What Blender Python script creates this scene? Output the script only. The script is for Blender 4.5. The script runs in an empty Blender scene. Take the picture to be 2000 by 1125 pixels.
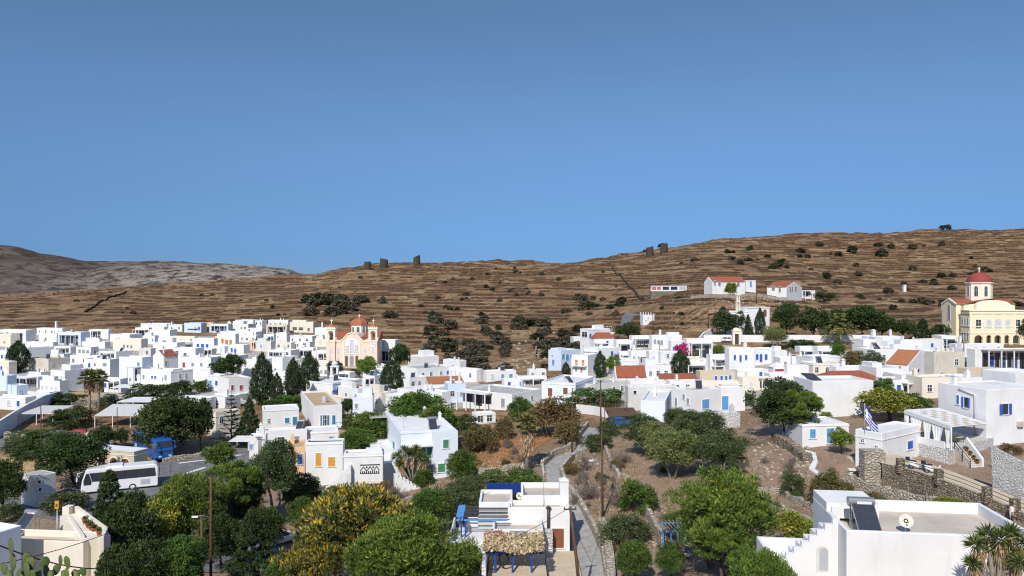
import bpy, math, random
import numpy as np
from mathutils import Vector, Matrix
PI = math.pi
R = math.radians
F = 1444.0          # focal length in pixels of the 2000 px wide photograph
CAM = 40.0          # eye height above the datum
sc = bpy.context.scene
col = sc.collection
rnd = random.Random(7)

# ------------------------------------------------------------------ terrain
KY = np.array([0.5, 10, 25, 40, 55, 80, 100, 130, 180, 230, 290, 400, 550, 750, 950, 1300.])
COLS = {
 -600: (1290, 1085, 972, 860, 780, 738, 700, 655, 620, 600, 596, 606),
    0: (1290, 1085, 972, 860, 778, 735, 692, 645, 608, 583, 577, 592),
  300: (1290, 1085, 972, 860, 777, 733, 692, 645, 602, 567, 558, 578),
  600: (1300, 1100, 997, 878, 780, 730, 691, 640, 582, 545, 537, 562),
  700: (1300, 1100, 985, 870, 780, 735, 691, 640, 572, 520, 530, 560),
  850: (1300, 1085, 962, 855, 782, 738, 695, 640, 568, 515, 528, 560),
 1100: (1290, 1070, 945, 845, 762, 712, 672, 620, 556, 512, 527, 560),
 1240: (1260, 1035, 920, 828, 746, 680, 625, 575, 535, 500, 517, 560),
 1400: (1200, 1000, 895, 808, 740, 668, 575, 542, 505, 469, 492, 545),
 1700: (1150, 970, 866, 788, 710, 666, 622, 578, 528, 455, 480, 545),
 2000: (1130, 950, 858, 777, 719, 672, 628, 575, 522, 450, 472, 545),
 2600: (1130, 950, 858, 777, 719, 672, 628, 575, 512, 445, 462, 535),
}
KX = np.array(sorted(COLS), float)
KZ = np.zeros((len(KX), len(KY)))
for i, k in enumerate(sorted(COLS)):
    KZ[i, :4] = (-1.9, -7.0, -18.0, -25.0)
    KZ[i, 4:] = (562.5 - np.array(COLS[k], float)) / F * KY[4:]

def crw(t):
    t2 = t * t; t3 = t2 * t
    return (-.5*t + t2 - .5*t3, 1 - 2.5*t2 + 1.5*t3, .5*t + 2*t2 - 1.5*t3, -.5*t2 + .5*t3)

def hash2(i, j, s):
    h = (i * 374761393 + j * 668265263 + s * 974634777) & 0x7fffffff
    h = ((h ^ (h >> 13)) * 1274126177) & 0x7fffffff
    return ((h ^ (h >> 16)) & 0xffff) / 65535.0

def vnoise(x, y, s=0):
    x = np.asarray(x, float); y = np.asarray(y, float)
    i = np.floor(x).astype(np.int64); j = np.floor(y).astype(np.int64)
    u = x - i; v = y - j
    u = u*u*(3-2*u); v = v*v*(3-2*v)
    return ((hash2(i, j, s)*(1-u) + hash2(i+1, j, s)*u)*(1-v) + (hash2(i, j+1, s)*(1-u) + hash2(i+1, j+1, s)*u)*v) - .5

def gz_raw(X, Y):
    X = np.asarray(X, float); Y = np.maximum(np.asarray(Y, float), .5)
    px = np.clip(1000 + X / np.maximum(Y, 30.) * F, KX[0], KX[-1])
    yy = np.minimum(Y, KY[-1] - 1e-3)
    i = np.clip(np.searchsorted(KX, px, 'right') - 1, 0, len(KX) - 2)
    j = np.clip(np.searchsorted(KY, yy, 'right') - 1, 0, len(KY) - 2)
    tx = (px - KX[i]) / (KX[i+1] - KX[i]); ty = (yy - KY[j]) / (KY[j+1] - KY[j])
    wx = crw(tx); wy = crw(ty)
    z = 0
    for a in range(4):
        ia = np.clip(i + a - 1, 0, len(KX) - 1)
        for b in range(4):
            jb = np.clip(j + b - 1, 0, len(KY) - 1)
            z = z + wx[a] * wy[b] * KZ[ia, jb]
    return z

STEP = 2.1
def terrain(X, Y):
    """height above the datum, and how much of a terrace wall stands at the point"""
    z = gz_raw(X, Y)
    X = np.asarray(X, float); Y = np.asarray(Y, float)
    px = 1000 + X / np.maximum(Y, 30.) * F
    lo = np.interp(px, [0, 600, 850, 1100, 1200, 1240, 1400, 1700, 2000], [400, 400, 330, 290, 255, 245, 245, 245, 260])
    m = np.clip((Y - lo) / 18, 0, 1) * np.clip((1150 - Y) / 200, 0, 1)
    big = vnoise(X/120, Y/140, 3)*6 + vnoise(X/45, Y/50, 5)*1.9 + vnoise(X/22, Y/30, 7)*.4
    z = z + m * (vnoise(X/60, Y/70, 9)*5 + vnoise(X/25, Y/22, 11)*2 + np.clip((Y-600)/150, 0, 1)*(vnoise(X/14, Y/400, 13)*2.2 + vnoise(X/45, Y/400, 14)*3 + vnoise(X/4.5, Y/400, 15)*1.5))
    tilt = .045*Y; big = big + vnoise(X/14, Y/14, 6)*.45 + tilt
    lev = (z + big) / STEP
    q = np.floor(lev); f = lev - q
    seg = vnoise(X/10 + q*17.3, Y/400 + q*3.1, 21) + vnoise(X/60 + q*5.3, Y/60, 22)*.5           # walls run in broken lengths
    on = np.clip((seg + .22) * 7, 0, 1)
    f2 = np.where(f < .66, f*.35, .231 + (f-.66)/.34*.769)
    zt = (q + f2) * STEP - big
    out = z + (zt - z) * m * on
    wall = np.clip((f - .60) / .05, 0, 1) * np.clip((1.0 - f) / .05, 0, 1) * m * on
    return out + CAM, wall

def gz(X, Y):
    return float(terrain(X, Y)[0])

def P(px, py, Y):
    return Vector(((px - 1000) / F * Y, Y, CAM - (py - 562.5) / F * Y))

def G(px, py):
    """the point of the ground that the photograph shows at a pixel"""
    lo, hi = 40.0, 760.0
    t = (px - 1000) / F
    for _ in range(34):
        m = (lo * hi) ** .5
        if gz_raw(t * m, m) < (562.5 - py) / F * m: lo = m
        else: hi = m
    return Vector((t * lo, lo, gz(t * lo, lo)))

# ------------------------------------------------------------------ objects
def tag(o, label=None, cat=None, group=None, kind=None):
    if label: o['label'] = label
    if cat: o['category'] = cat
    if group: o['group'] = group
    if kind: o['kind'] = kind
    return o

def empty(name, loc, rz=0.0, label=None, cat=None, group=None):
    o = bpy.data.objects.new(name, None); col.objects.link(o)
    o.location = loc; o.rotation_euler = (0, 0, rz); o.empty_display_size = .3
    return tag(o, label, cat, group)

def link(name, me, parent=None, loc=(0, 0, 0), rz=0.0):
    o = bpy.data.objects.new(name, me); col.objects.link(o)
    o.location = loc; o.rotation_euler = (0, 0, rz)
    if parent: o.parent = parent
    return o

class MB:
    def __init__(s): s.v = []; s.f = []; s.m = []; s.sm = []
    def add(s, vs, fs, mi=0, smooth=False):
        n = len(s.v); s.v += [tuple(v) for v in vs]
        for f in fs: s.f.append([n + i for i in f]); s.m.append(mi); s.sm.append(smooth)
        return s
    def quad(s, a, b, c, d, mi=0): return s.add((a, b, c, d), ((0, 1, 2, 3),), mi)
    def box(s, x0, y0, z0, x1, y1, z1, mi=0):
        return s.add([(x0,y0,z0),(x1,y0,z0),(x1,y1,z0),(x0,y1,z0),(x0,y0,z1),(x1,y0,z1),(x1,y1,z1),(x0,y1,z1)],
            [(0,3,2,1),(4,5,6,7),(0,1,5,4),(1,2,6,5),(2,3,7,6),(3,0,4,7)], mi)
    def prism(s, pts, y0, y1, mi=0):
        """polygon in x,z (counter-clockwise seen from -y) pulled from y0 to y1"""
        n = len(pts)
        vs = [(p[0], y0, p[1]) for p in pts] + [(p[0], y1, p[1]) for p in pts]
        fs = [tuple(range(n)), tuple(range(2*n-1, n-1, -1))] + [(i, i+n, (i+1) % n + n, (i+1) % n) for i in range(n)]
        return s.add(vs, fs, mi)
    def slab(s, pts, z0, z1, mi=0):
        n = len(pts)
        vs = [(p[0], p[1], z0) for p in pts] + [(p[0], p[1], z1) for p in pts]
        fs = [tuple(range(n-1, -1, -1)), tuple(range(n, 2*n))] + [(i, (i+1) % n, (i+1) % n + n, i+n) for i in range(n)]
        return s.add(vs, fs, mi)
    def cyl(s, c, r0, r1, z0, z1, n=12, mi=0, smooth=True, cap=True):
        vs = []
        for z, r in ((z0, r0), (z1, r1)):
            for k in range(n): a = 2*PI*k/n; vs.append((c[0]+r*math.cos(a), c[1]+r*math.sin(a), z))
        s.add(vs, [(k, (k+1) % n, (k+1) % n + n, k+n) for k in range(n)], mi, smooth)
        if cap: s.add(vs, [tuple(range(n-1, -1, -1)), tuple(range(n, 2*n))], mi)
        return s
    def lathe(s, c, prof, n=16, mi=0, smooth=True, flat8=False):
        vs = []
        off = PI/n if flat8 else 0
        for r, z in prof:
            for k in range(n): a = 2*PI*k/n + off; vs.append((c[0]+r*math.cos(a), c[1]+r*math.sin(a), z))
        fs = []
        for j in range(len(prof)-1):
            for k in range(n): fs.append((j*n+k, j*n+(k+1) % n, (j+1)*n+(k+1) % n, (j+1)*n+k))
        return s.add(vs, fs, mi, smooth)
    def tube(s, pts, r, n=6, mi=0, r1=None):
        pts = [Vector(p) for p in pts]; vs = []; fs = []
        L = len(pts)
        for i, p in enumerate(pts):
            d = (pts[min(i+1, L-1)] - pts[max(i-1, 0)]).normalized()
            a = d.cross(Vector((0, 0, 1)))
            if a.length < .05: a = d.cross(Vector((0, 1, 0)))
            a.normalize(); b = d.cross(a)
            rr = r if r1 is None else r + (r1 - r) * i / (L - 1)
            for k in range(n): t = 2*PI*k/n; vs.append(p + a*rr*math.cos(t) + b*rr*math.sin(t))
        for i in range(L-1):
            for k in range(n): fs.append((i*n+k, i*n+(k+1) % n, (i+1)*n+(k+1) % n, (i+1)*n+k))
        fs.append(tuple(range(n-1, -1, -1))); fs.append(tuple(range((L-1)*n, L*n)))
        return s.add(vs, fs, mi, n > 4)
    def ball(s, c, r, n=10, mi=0, sq=(1, 1, 1)):
        vs = []; fs = []
        for j in range(n//2+1):
            t = PI*j/(n//2)
            for k in range(n): a = 2*PI*k/n; vs.append((c[0]+r*sq[0]*math.sin(t)*math.cos(a), c[1]+r*sq[1]*math.sin(t)*math.sin(a), c[2]-r*sq[2]*math.cos(t)))
        for j in range(n//2):
            for k in range(n): fs.append((j*n+k, j*n+(k+1) % n, (j+1)*n+(k+1) % n, (j+1)*n+k))
        return s.add(vs, fs, mi, True)
    def mesh(s, name, mats):
        me = bpy.data.meshes.new(name)
        me.from_pydata(s.v, [], s.f)
        for m in (mats if isinstance(mats, (list, tuple)) else [mats]): me.materials.append(m)
        me.polygons.foreach_set('material_index', s.m)
        me.polygons.foreach_set('use_smooth', s.sm)
        me.update(); return me
    def obj(s, name, mats, parent=None, loc=(0, 0, 0), rz=0.0): return link(name, s.mesh(name, mats), parent, loc, rz)

# ------------------------------------------------------------------ materials
class NT:
    def __init__(s, name):
        s.m = bpy.data.materials.new(name); s.m.use_nodes = True
        s.t = s.m.node_tree; s.n = s.t.nodes; s.b = s.n['Principled BSDF']
        s.tc = None
    def L(s, a, b): s.t.links.new(a, b)
    def node(s, ty, **kw):
        n = s.n.new(ty)
        for k, v in kw.items(): setattr(n, k, v)
        return n
    def pos(s): return s.node('ShaderNodeNewGeometry').outputs['Position']
    def obc(s): return s.node('ShaderNodeTexCoord').outputs['Object']
    def scale(s, vec, sx, sy=None, sz=None):
        n = s.node('ShaderNodeMapping'); n.inputs['Scale'].default_value = (sx, sy or sx, sz or sx); s.L(vec, n.inputs['Vector']); return n.outputs[0]
    def noise(s, vec, sc_, det=4, rough=.55):
        n = s.node('ShaderNodeTexNoise'); n.inputs['Scale'].default_value = sc_; n.inputs['Detail'].default_value = det; n.inputs['Roughness'].default_value = rough
        s.L(vec, n.inputs['Vector']); return n.outputs['Fac']
    def ramp(s, fac, *st):
        n = s.node('ShaderNodeValToRGB'); e = n.color_ramp.elements
        while len(e) < len(st): e.new(.5)
        for k, (p, c) in enumerate(st): e[k].position = p; e[k].color = (*c, 1) if len(c) == 3 else c
        s.L(fac, n.inputs['Fac']); return n.outputs['Color']
    def mr(s, v, a, b, c=0., d=1.):
        n = s.node('ShaderNodeMapRange'); s.L(v, n.inputs[0])
        for k, q in enumerate((a, b, c, d)): n.inputs[k+1].default_value = q
        return n.outputs[0]
    def mix(s, fac, a, b, mode='MIX'):
        n = s.node('ShaderNodeMix', data_type='RGBA', blend_type=mode)
        for q, i in ((fac, 0), (a, 6), (b, 7)):
            if isinstance(q, (int, float)): n.inputs[i].default_value = q
            elif isinstance(q, tuple): n.inputs[i].default_value = (*q, 1)
            else: s.L(q, n.inputs[i])
        return n.outputs[2]
    def math(s, op, a, b=None):
        n = s.node('ShaderNodeMath', operation=op)
        for i, q in enumerate((a, b)):
            if q is None: continue
            if isinstance(q, (int, float)): n.inputs[i].default_value = q
            else: s.L(q, n.inputs[i])
        return n.outputs[0]
    def bump(s, h, strength, dist):
        n = s.node('ShaderNodeBump'); n.inputs['Strength'].default_value = strength; n.inputs['Distance'].default_value = dist
        s.L(h, n.inputs['Height']); s.L(n.outputs[0], s.b.inputs['Normal'])
    def fin(s, colr=None, rough=.8, metal=0., spec=.3):
        if colr is not None:
            if isinstance(colr, tuple): s.b.inputs['Base Color'].default_value = (*colr, 1)
            else: s.L(colr, s.b.inputs['Base Color'])
        s.b.inputs['Roughness'].default_value = rough; s.b.inputs['Metallic'].default_value = metal
        s.b.inputs['Specular IOR Level'].default_value = spec
        return s.m

def plaster(name, c, dirt=.2, stain=(.55, .47, .38)):
    t = NT(name); p = t.pos()
    a = t.mr(t.noise(p, .35, 5), .3, .75)
    st = t.mr(t.noise(t.scale(p, 1.6, 1.6, .22), 1.0, 5, .65), .56, .8)
    c1 = t.mix(a, c, tuple(v*(1-dirt*.7) for v in c))
    cc = t.mix(t.math('MULTIPLY', st, dirt*1.5), c1, tuple(v*s for v, s in zip(c, stain)))
    t.bump(t.noise(p, 6, 4), .25, .03)
    return t.fin(cc, .9, 0, .15)

def mottled(name, c1, c2, sc_=1.0, rough=.85, bump=.3, dist=.05, spec=.2, det=6):
    t = NT(name); p = t.pos()
    n = t.noise(p, sc_, det, .62)
    t.bump(t.noise(p, sc_*5, 4), bump, dist)
    return t.fin(t.mix(t.mr(n, .32, .68), c1, c2), rough, 0, spec)

def paint(name, c, rough=.55, var=.2, spec=.35, metal=0.):
    t = NT(name)
    n = t.noise(t.pos(), 1.7, 4)
    return t.fin(t.mix(t.mr(n, .3, .7), c, tuple(v*(1-var) for v in c)), rough, metal, spec)

def tiles(name, c1, c2):
    t = NT(name); o = t.obc()
    w = t.node('ShaderNodeTexWave', wave_type='BANDS', bands_direction='X'); w.inputs['Scale'].default_value = 4.5; w.inputs['Distortion'].default_value = .6
    w2 = t.node('ShaderNodeTexWave', wave_type='BANDS', bands_direction='Y'); w2.inputs['Scale'].default_value = 3.; w2.inputs['Distortion'].default_value = .8
    t.L(o, w.inputs[0]); t.L(o, w2.inputs[0])
    h = t.math('ADD', w.outputs['Fac'], t.math('MULTIPLY', w2.outputs['Fac'], .5))
    t.bump(h, .6, .05)
    cc = t.mix(t.mr(t.noise(t.pos(), 1.3, 6, .7), .3, .7), c1, c2)
    return t.fin(cc, .85, 0, .2)

def stonework(name, c1, c2, c3, sc_=2.2, flat=1.8, mortar=(.5, .45, .38), mw=.06):
    t = NT(name); p = t.scale(t.pos(), sc_, sc_, sc_*flat)
    nn = t.node('ShaderNodeTexNoise'); nn.inputs['Scale'].default_value = 1.3; t.L(p, nn.inputs['Vector'])
    pv = t.mix(.2, p, nn.outputs['Color'], 'ADD')
    v = t.node('ShaderNodeTexVoronoi'); v.inputs['Scale'].default_value = 1.0; t.L(pv, v.inputs['Vector'])
    e = t.node('ShaderNodeTexVoronoi', feature='DISTANCE_TO_EDGE'); e.inputs['Scale'].default_value = 1.0; t.L(pv, e.inputs['Vector'])
    sep = t.node('ShaderNodeSeparateColor'); t.L(v.outputs['Color'], sep.inputs[0])
    cs = t.ramp(sep.outputs[0], (0., c1), (.5, c2), (1., c3))
    ed = t.mr(e.outputs['Distance'], 0, mw)
    cc = t.mix(ed, mortar, cs)
    cc = t.mix(t.mr(t.noise(t.pos(), .8, 5), .35, .7), cc, t.mix(.6, cc, tuple(q*.6 for q in c2)))
    t.bump(t.mr(e.outputs['Distance'], 0, .25), .9, .12)
    return t.fin(cc, .92, 0, .1)

def foliage(name, c1, c2, c3=None, trans=.2, patch=2.5):
    t = NT(name)
    g = t.node('ShaderNodeNewGeometry'); oi = t.node('ShaderNodeObjectInfo')
    isl = g.outputs['Random Per Island']
    n = t.mr(t.noise(t.obc(), patch, 3), .35, .68)
    a = t.mix(n, c1, c2)
    if c3: a = t.mix(t.mr(isl, .72, .95), a, c3)
    hsv = t.node('ShaderNodeHueSaturation')
    t.L(t.mr(isl, 0, 1, .95, 1.95), hsv.inputs['Value']); t.L(a, hsv.inputs['Color'])
    t.L(t.mr(oi.outputs['Random'], 0, 1, .482, .515), hsv.inputs['Hue'])
    b = t.b; c = hsv.outputs[0]
    t.L(c, b.inputs['Base Color']); b.inputs['Roughness'].default_value = .65; b.inputs['Specular IOR Level'].default_value = .2
    tr = t.node('ShaderNodeBsdfTranslucent'); t.L(c, tr.inputs['Color'])
    mx = t.node('ShaderNodeMixShader'); mx.inputs[0].default_value = trans
    t.L(b.outputs[0], mx.inputs[1]); t.L(tr.outputs[0], mx.inputs[2]); t.L(mx.outputs[0], t.n['Material Output'].inputs['Surface'])
    return t.m

M = {}
M['W'] = plaster('white_lime_plaster', (.78, .78, .78))
M['I'] = plaster('ivory_plaster', (.78, .72, .60))
M['L'] = plaster('pale_blue_plaster', (.60, .70, .82), .1)
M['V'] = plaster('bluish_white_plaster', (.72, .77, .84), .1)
M['B'] = plaster('beige_plaster', (.62, .53, .40))
M['P'] = plaster('peach_plaster', (.78, .52, .30))
M['G'] = plaster('weathered_white_plaster', (.68, .67, .64), .3)
M['S'] = plaster('old_stone_plaster', (.64, .59, .50), .3, (.5, .4, .3))
M['yel'] = plaster('yellow_plaster', (.86, .75, .51), .1)
M['yelc'] = plaster('pale_cream_trim', (.84, .77, .61), .1)
M['och'] = plaster('peach_church_plaster', (.84, .65, .51), .12)
M['s'] = mottled('roof_screed', (.58, .51, .43), (.45, .40, .34), .5)
M['w'] = plaster('whitewashed_roof', (.76, .755, .74), .25)
M['c'] = mottled('roof_concrete', (.48, .47, .45), (.36, .355, .34), .6)
M['t'] = mottled('roof_tan', (.52, .38, .24), (.42, .31, .2), .5)
M['r'] = tiles('red_roof_tiles', (.40, .13, .072), (.28, .09, .055))
M['o'] = tiles('orange_roof_tiles', (.52, .22, .10), (.40, .15, .07))
M['crimson'] = paint('brick_red_dome', (.31, .075, .065), .85, .25, .15)
M['red_dome'] = paint('orange_red_dome', (.44, .15, .085), .85, .25, .15)
M['glass'] = paint('dark_window_glass', (.035, .042, .055), .12, .1, .6)
M['dark'] = paint('dark_opening', (.03, .03, .032), .9, .1, .1)
M['frame'] = paint('white_window_frame', (.78, .78, .78), .5, .05)
M['greyf'] = paint('grey_frame', (.45, .46, .48), .5, .1)
for k, c in dict(b=(.035, .12, .50), k=(.12, .34, .62), t=(.05, .23, .38), o=(.56, .22, .06), y=(.72, .36, .05), r=(.42, .05, .07), g=(.07, .25, .14), n=(.24, .09, .05), m=(.17, .09, .05), w=(.62, .64, .66), a=(.30, .33, .36)).items():
    M['sh_'+k] = paint({'b':'blue','k':'sky_blue','t':'teal_blue','o':'orange','y':'ochre','r':'red','g':'green','n':'rust_brown','m':'dark_brown','w':'pale_grey','a':'grey'}[k]+'_shutter_paint', c, .5)
M['asphalt'] = mottled('asphalt', (.20, .20, .205), (.13, .13, .135), .8, .9, .2, .02)
M['path'] = mottled('path_concrete', (.40, .39, .37), (.26, .255, .245), 1.1, .9, .4, .03)
M['pave'] = mottled('pale_paving', (.55, .49, .41), (.42, .37, .31), 1.0, .9, .3, .02)
M['slabtan'] = mottled('sandy_paving', (.60, .50, .36), (.50, .41, .30), .8, .9, .2, .02)
M['drystone'] = stonework('dry_stone', (.24, .19, .14), (.42, .35, .26), (.14, .11, .08), 2.6, 2.0, (.07, .055, .045), .10)
M['palestone'] = stonework('pale_dry_stone', (.45, .39, .31), (.58, .52, .43), (.33, .28, .22), 2.2, 1.7, (.2, .17, .13), .08)
M['whstone'] = stonework('whitewashed_rubble', (.72, .71, .69), (.78, .77, .76), (.62, .60, .57), 3.0, 1.6, (.62, .60, .56), .04)
M['wood'] = mottled('weathered_wood', (.15, .085, .05), (.09, .055, .035), 2.2, .85, .4, .02)
M['woodlight'] = mottled('grey_wood', (.30, .24, .18), (.2, .16, .12), 2.2, .85, .4, .02)
M['bark'] = mottled('bark', (.13, .10, .075), (.075, .055, .04), 3., .95, .8, .05)
M['palebark'] = mottled('pale_bark', (.32, .28, .23), (.2, .17, .14), 3., .95, .8, .05)
M['metal'] = paint('galvanised_metal', (.5, .51, .53), .4, .15, .5, .6)
M['dkmetal'] = paint('dark_metal', (.06, .06, .065), .5, .2, .4)
M['panel'] = paint('solar_panel', (.045, .052, .068), .18, .2, .6)
M['tank'] = paint('steel_tank', (.42, .42, .43), .35, .1, .5, .7)
M['darkstone'] = stonework('dark_old_stone', (.07, .055, .042), (.13, .105, .08), (.05, .04, .03), 1.6, 1.8, (.03, .025, .02), .10)
M['blue'] = paint('blue_paint', (.02, .06, .33), .5)
M['bluelt'] = paint('light_blue_paint', (.10, .30, .68), .5)
M['wire'] = paint('black_cable', (.025, .025, .028), .7)
M['terracotta'] = paint('terracotta', (.42, .14, .07), .8)
M['rubber'] = paint('black_rubber', (.02, .02, .022), .8)
M['carwhite'] = paint('white_car_paint', (.78, .78, .79), .25, .04, .5)
M['carblue'] = paint('blue_coach_paint', (.015, .11, .40), .3, .15, .5)
M['carsilver'] = paint('silver_car_paint', (.48, .50, .53), .3, .1, .5, .5)
M['carblack'] = paint('dark_car_paint', (.03, .035, .05), .3, .1, .5)
M['fabric'] = paint('white_fabric', (.76, .76, .76), .95, .06, .1)
M['canvas'] = paint('grey_canvas', (.56, .56, .55), .95, .12, .1)
SKY_LOW = (0.181, 0.304, 0.609, 1); SKY_HIGH = (1, 1, 1, 1)
SKY_MID = [(0.045, (0.186, 0.314, 0.604, 1)), (0.11, (0.290, 0.403, 0.578, 1)), (0.18, (0.409, 0.506, 0.638, 1)), (0.245, (0.485, 0.576, 0.661, 1)), (0.35, (0.542, 0.618, 0.647, 1))]
EXPO = 0.05
# ------------------------------------------------------------------ camera, sky, sun
cam = bpy.data.cameras.new('camera'); cam.lens = 26.0; cam.sensor_width = 36.0; cam.clip_start = .2; cam.clip_end = 9000
co = bpy.data.objects.new('camera', cam); col.objects.link(co)
co.location = (0, 0, CAM); co.rotation_euler = (PI/2, 0, 0); sc.camera = co
S_EL = R(41); S_AZ = math.atan2(-.29, -.957)         # azimuth measured from +Y towards +X
sdir = Vector((math.sin(S_AZ)*math.cos(S_EL), math.cos(S_AZ)*math.cos(S_EL), math.sin(S_EL)))
sun = bpy.data.lights.new('sun', 'SUN'); sun.energy = 4.4; sun.angle = R(.53); sun.color = (1, .945, .86)
so = bpy.data.objects.new('sun', sun); col.objects.link(so); so.location = (-60, -80, 140)
so.rotation_euler = sdir.to_track_quat('Z', 'Y').to_euler()
w = bpy.data.worlds.new('World'); sc.world = w; w.use_nodes = True
wt = w.node_tree; bg = wt.nodes['Background']
sky = wt.nodes.new('ShaderNodeTexSky'); sky.sky_type = 'NISHITA'; sky.sun_disc = False
sky.sun_elevation = S_EL; sky.sun_rotation = S_AZ; sky.air_density = 1.0; sky.dust_density = .15; sky.ozone_density = 4.0; sky.altitude = 100
tcw = wt.nodes.new('ShaderNodeTexCoord'); sepw = wt.nodes.new('ShaderNodeSeparateXYZ'); wt.links.new(tcw.outputs['Generated'], sepw.inputs[0])
rw = wt.nodes.new('ShaderNodeValToRGB')             # deep autumn blue: takes the white out of the low sky
e = rw.color_ramp.elements; e[0].position = 0.0; e[0].color = SKY_LOW; e[1].position = .55; e[1].color = SKY_HIGH
for q, c in SKY_MID: 
    k = e.new(q); k.color = c
wt.links.new(sepw.outputs['Z'], rw.inputs['Fac'])
mw = wt.nodes.new('ShaderNodeMix'); mw.data_type = 'RGBA'; mw.blend_type = 'MULTIPLY'; mw.inputs[0].default_value = 1
wt.links.new(sky.outputs[0], mw.inputs[6]); wt.links.new(rw.outputs[0], mw.inputs[7]); wt.links.new(mw.outputs[2], bg.inputs['Color'])
bg.inputs['Strength'].default_value = .14
sc.view_settings.view_transform = 'Standard'; sc.view_settings.look = 'None'; sc.view_settings.exposure = EXPO; sc.view_settings.gamma = 1
sc.render.engine = 'CYCLES'
sc.cycles.use_denoising = True; sc.cycles.denoising_prefilter = 'ACCURATE'; sc.cycles.filter_width = 1.15; sc.cycles.max_bounces = 6; sc.cycles.diffuse_bounces = 3; sc.cycles.glossy_bounces = 2; sc.cycles.transmission_bounces = 2; sc.cycles.transparent_max_bounces = 4

# ------------------------------------------------------------------ the ground
def grid_mesh(name, PX, YY, zfun, mat, attr=True):
    a, b = np.meshgrid(PX, YY)
    X = (a - 1000) / F * np.maximum(b, 30.0); Y = b
    Z, wl = zfun(X, Y)
    n, m = a.shape
    co_ = np.stack([X, Y, Z], -1).reshape(-1, 3)
    i = np.arange(n*m).reshape(n, m)
    q = np.stack([i[:-1, :-1], i[:-1, 1:], i[1:, 1:], i[1:, :-1]], -1).reshape(-1, 4)
    me = bpy.data.meshes.new(name)
    me.vertices.add(n*m); me.vertices.foreach_set('co', co_.ravel())
    me.loops.add(q.size); me.loops.foreach_set('vertex_index', q.ravel().astype(np.int32))
    me.polygons.add(len(q)); me.polygons.foreach_set('loop_start', np.arange(0, q.size, 4, dtype=np.int32)); me.polygons.foreach_set('loop_total', np.full(len(q), 4, np.int32))
    at = me.attributes.new('terrace_wall', 'FLOAT', 'POINT'); at.data.foreach_set('value', wl.ravel().astype(np.float32))
    me.materials.append(mat); me.update(); me.validate()
    me.polygons.foreach_set('use_smooth', np.ones(len(q), bool))
    return me

def ground_mat():
    t = NT('dry_hillside_earth'); p = t.pos()
    n1 = t.noise(p, .045, 6, .6); n2 = t.noise(p, .35, 6, .65); n3 = t.noise(p, 2.2, 5, .65); n4 = t.noise(t.scale(p, .07, .16, .3), 1., 6, .7)
    sep = t.node('ShaderNodeSeparateXYZ'); t.L(p, sep.inputs[0])
    base = t.ramp(t.mr(n1, .32, .68), (0., (.205, .122, .066)), (.4, (.295, .180, .098)), (.7, (.365, .245, .138)), (1., (.41, .31, .18)))
    base = t.mix(t.mr(n4, .44, .62), base, (.14, .090, .050))
    base = t.mix(t.mr(n2, .46, .66), base, (.13, .076, .038))
    base = t.mix(t.mr(n3, .55, .75), base, (.46, .33, .20))
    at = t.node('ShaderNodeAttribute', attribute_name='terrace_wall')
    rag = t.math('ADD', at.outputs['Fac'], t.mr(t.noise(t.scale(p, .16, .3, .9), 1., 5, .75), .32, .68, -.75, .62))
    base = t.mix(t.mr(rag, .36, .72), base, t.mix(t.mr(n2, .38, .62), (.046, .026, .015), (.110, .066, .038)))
    scrub = t.math('MULTIPLY', t.mr(t.noise(t.scale(p, .10, .2, .4), 1., 6, .75), .53, .62), t.mr(t.noise(p, .7, 4, .7), .4, .6))
    base = t.mix(t.math('MULTIPLY', scrub, .85), base, (.050, .040, .022))
    peb = t.mr(t.noise(p, .75, 3, .8), .68, .74)
    base = t.mix(t.math('MULTIPLY', peb, .8), base, (.58, .48, .36))
    near = t.mr(sep.outputs['Y'], 105, 150, 1, 0)
    soil = t.mix(t.mr(n2, .35, .7), (.30, .22, .16), (.20, .14, .098))
    soil = t.mix(t.mr(n3, .5, .72), soil, (.42, .33, .24))
    base = t.mix(near, base, soil)
    t.bump(t.math('ADD', n3, t.noise(p, 9, 3)), .6, .14)
    return t.fin(base, .95, 0, .08)
def hill_mat():
    t = NT('grey_rock_hill'); p = t.pos()
    n1 = t.noise(p, .006, 8, .68); n2 = t.noise(p, .035, 6, .75); n3 = t.noise(t.scale(p, .01, .01, .06), 1., 6, .7)
    sep = t.node('ShaderNodeSeparateXYZ'); t.L(p, sep.inputs[0])
    k = t.mr(t.math('ADD', sep.outputs['X'], t.mr(n1, .3, .7, -160, 160)), -1010, -720)
    a = t.mix(k, (.105, .080, .068), (.36, .32, .28))
    a = t.mix(t.mr(n1, .42, .68), a, t.mix(k, (.16, .125, .10), (.20, .16, .13)))
    a = t.mix(t.mr(n2, .47, .58), a, (.055, .044, .036))
    a = t.mix(t.mr(t.noise(t.scale(p, .02, .02, .05), 1., 7, .8), .54, .6), a, (.05, .045, .034))
    a = t.mix(t.mr(n3, .55, .75), a, (.17, .145, .125))
    t.bump(n2, .8, 6)
    return t.fin(a, .95, 0, .05)

MG = ground_mat()
py = np.concatenate([np.geomspace(.5, 44, 14), np.geomspace(45, 290, 230), np.linspace(291, 470, 190), np.linspace(471, 820, 480), np.geomspace(824, 1290, 24)])
px = np.concatenate([np.linspace(-600, -45, 30), np.arange(-40, 2041, 2.6), np.linspace(2050, 2600, 30)])
tag(link('ground', grid_mesh('ground', px, py, terrain, MG)), kind='structure')

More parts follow.
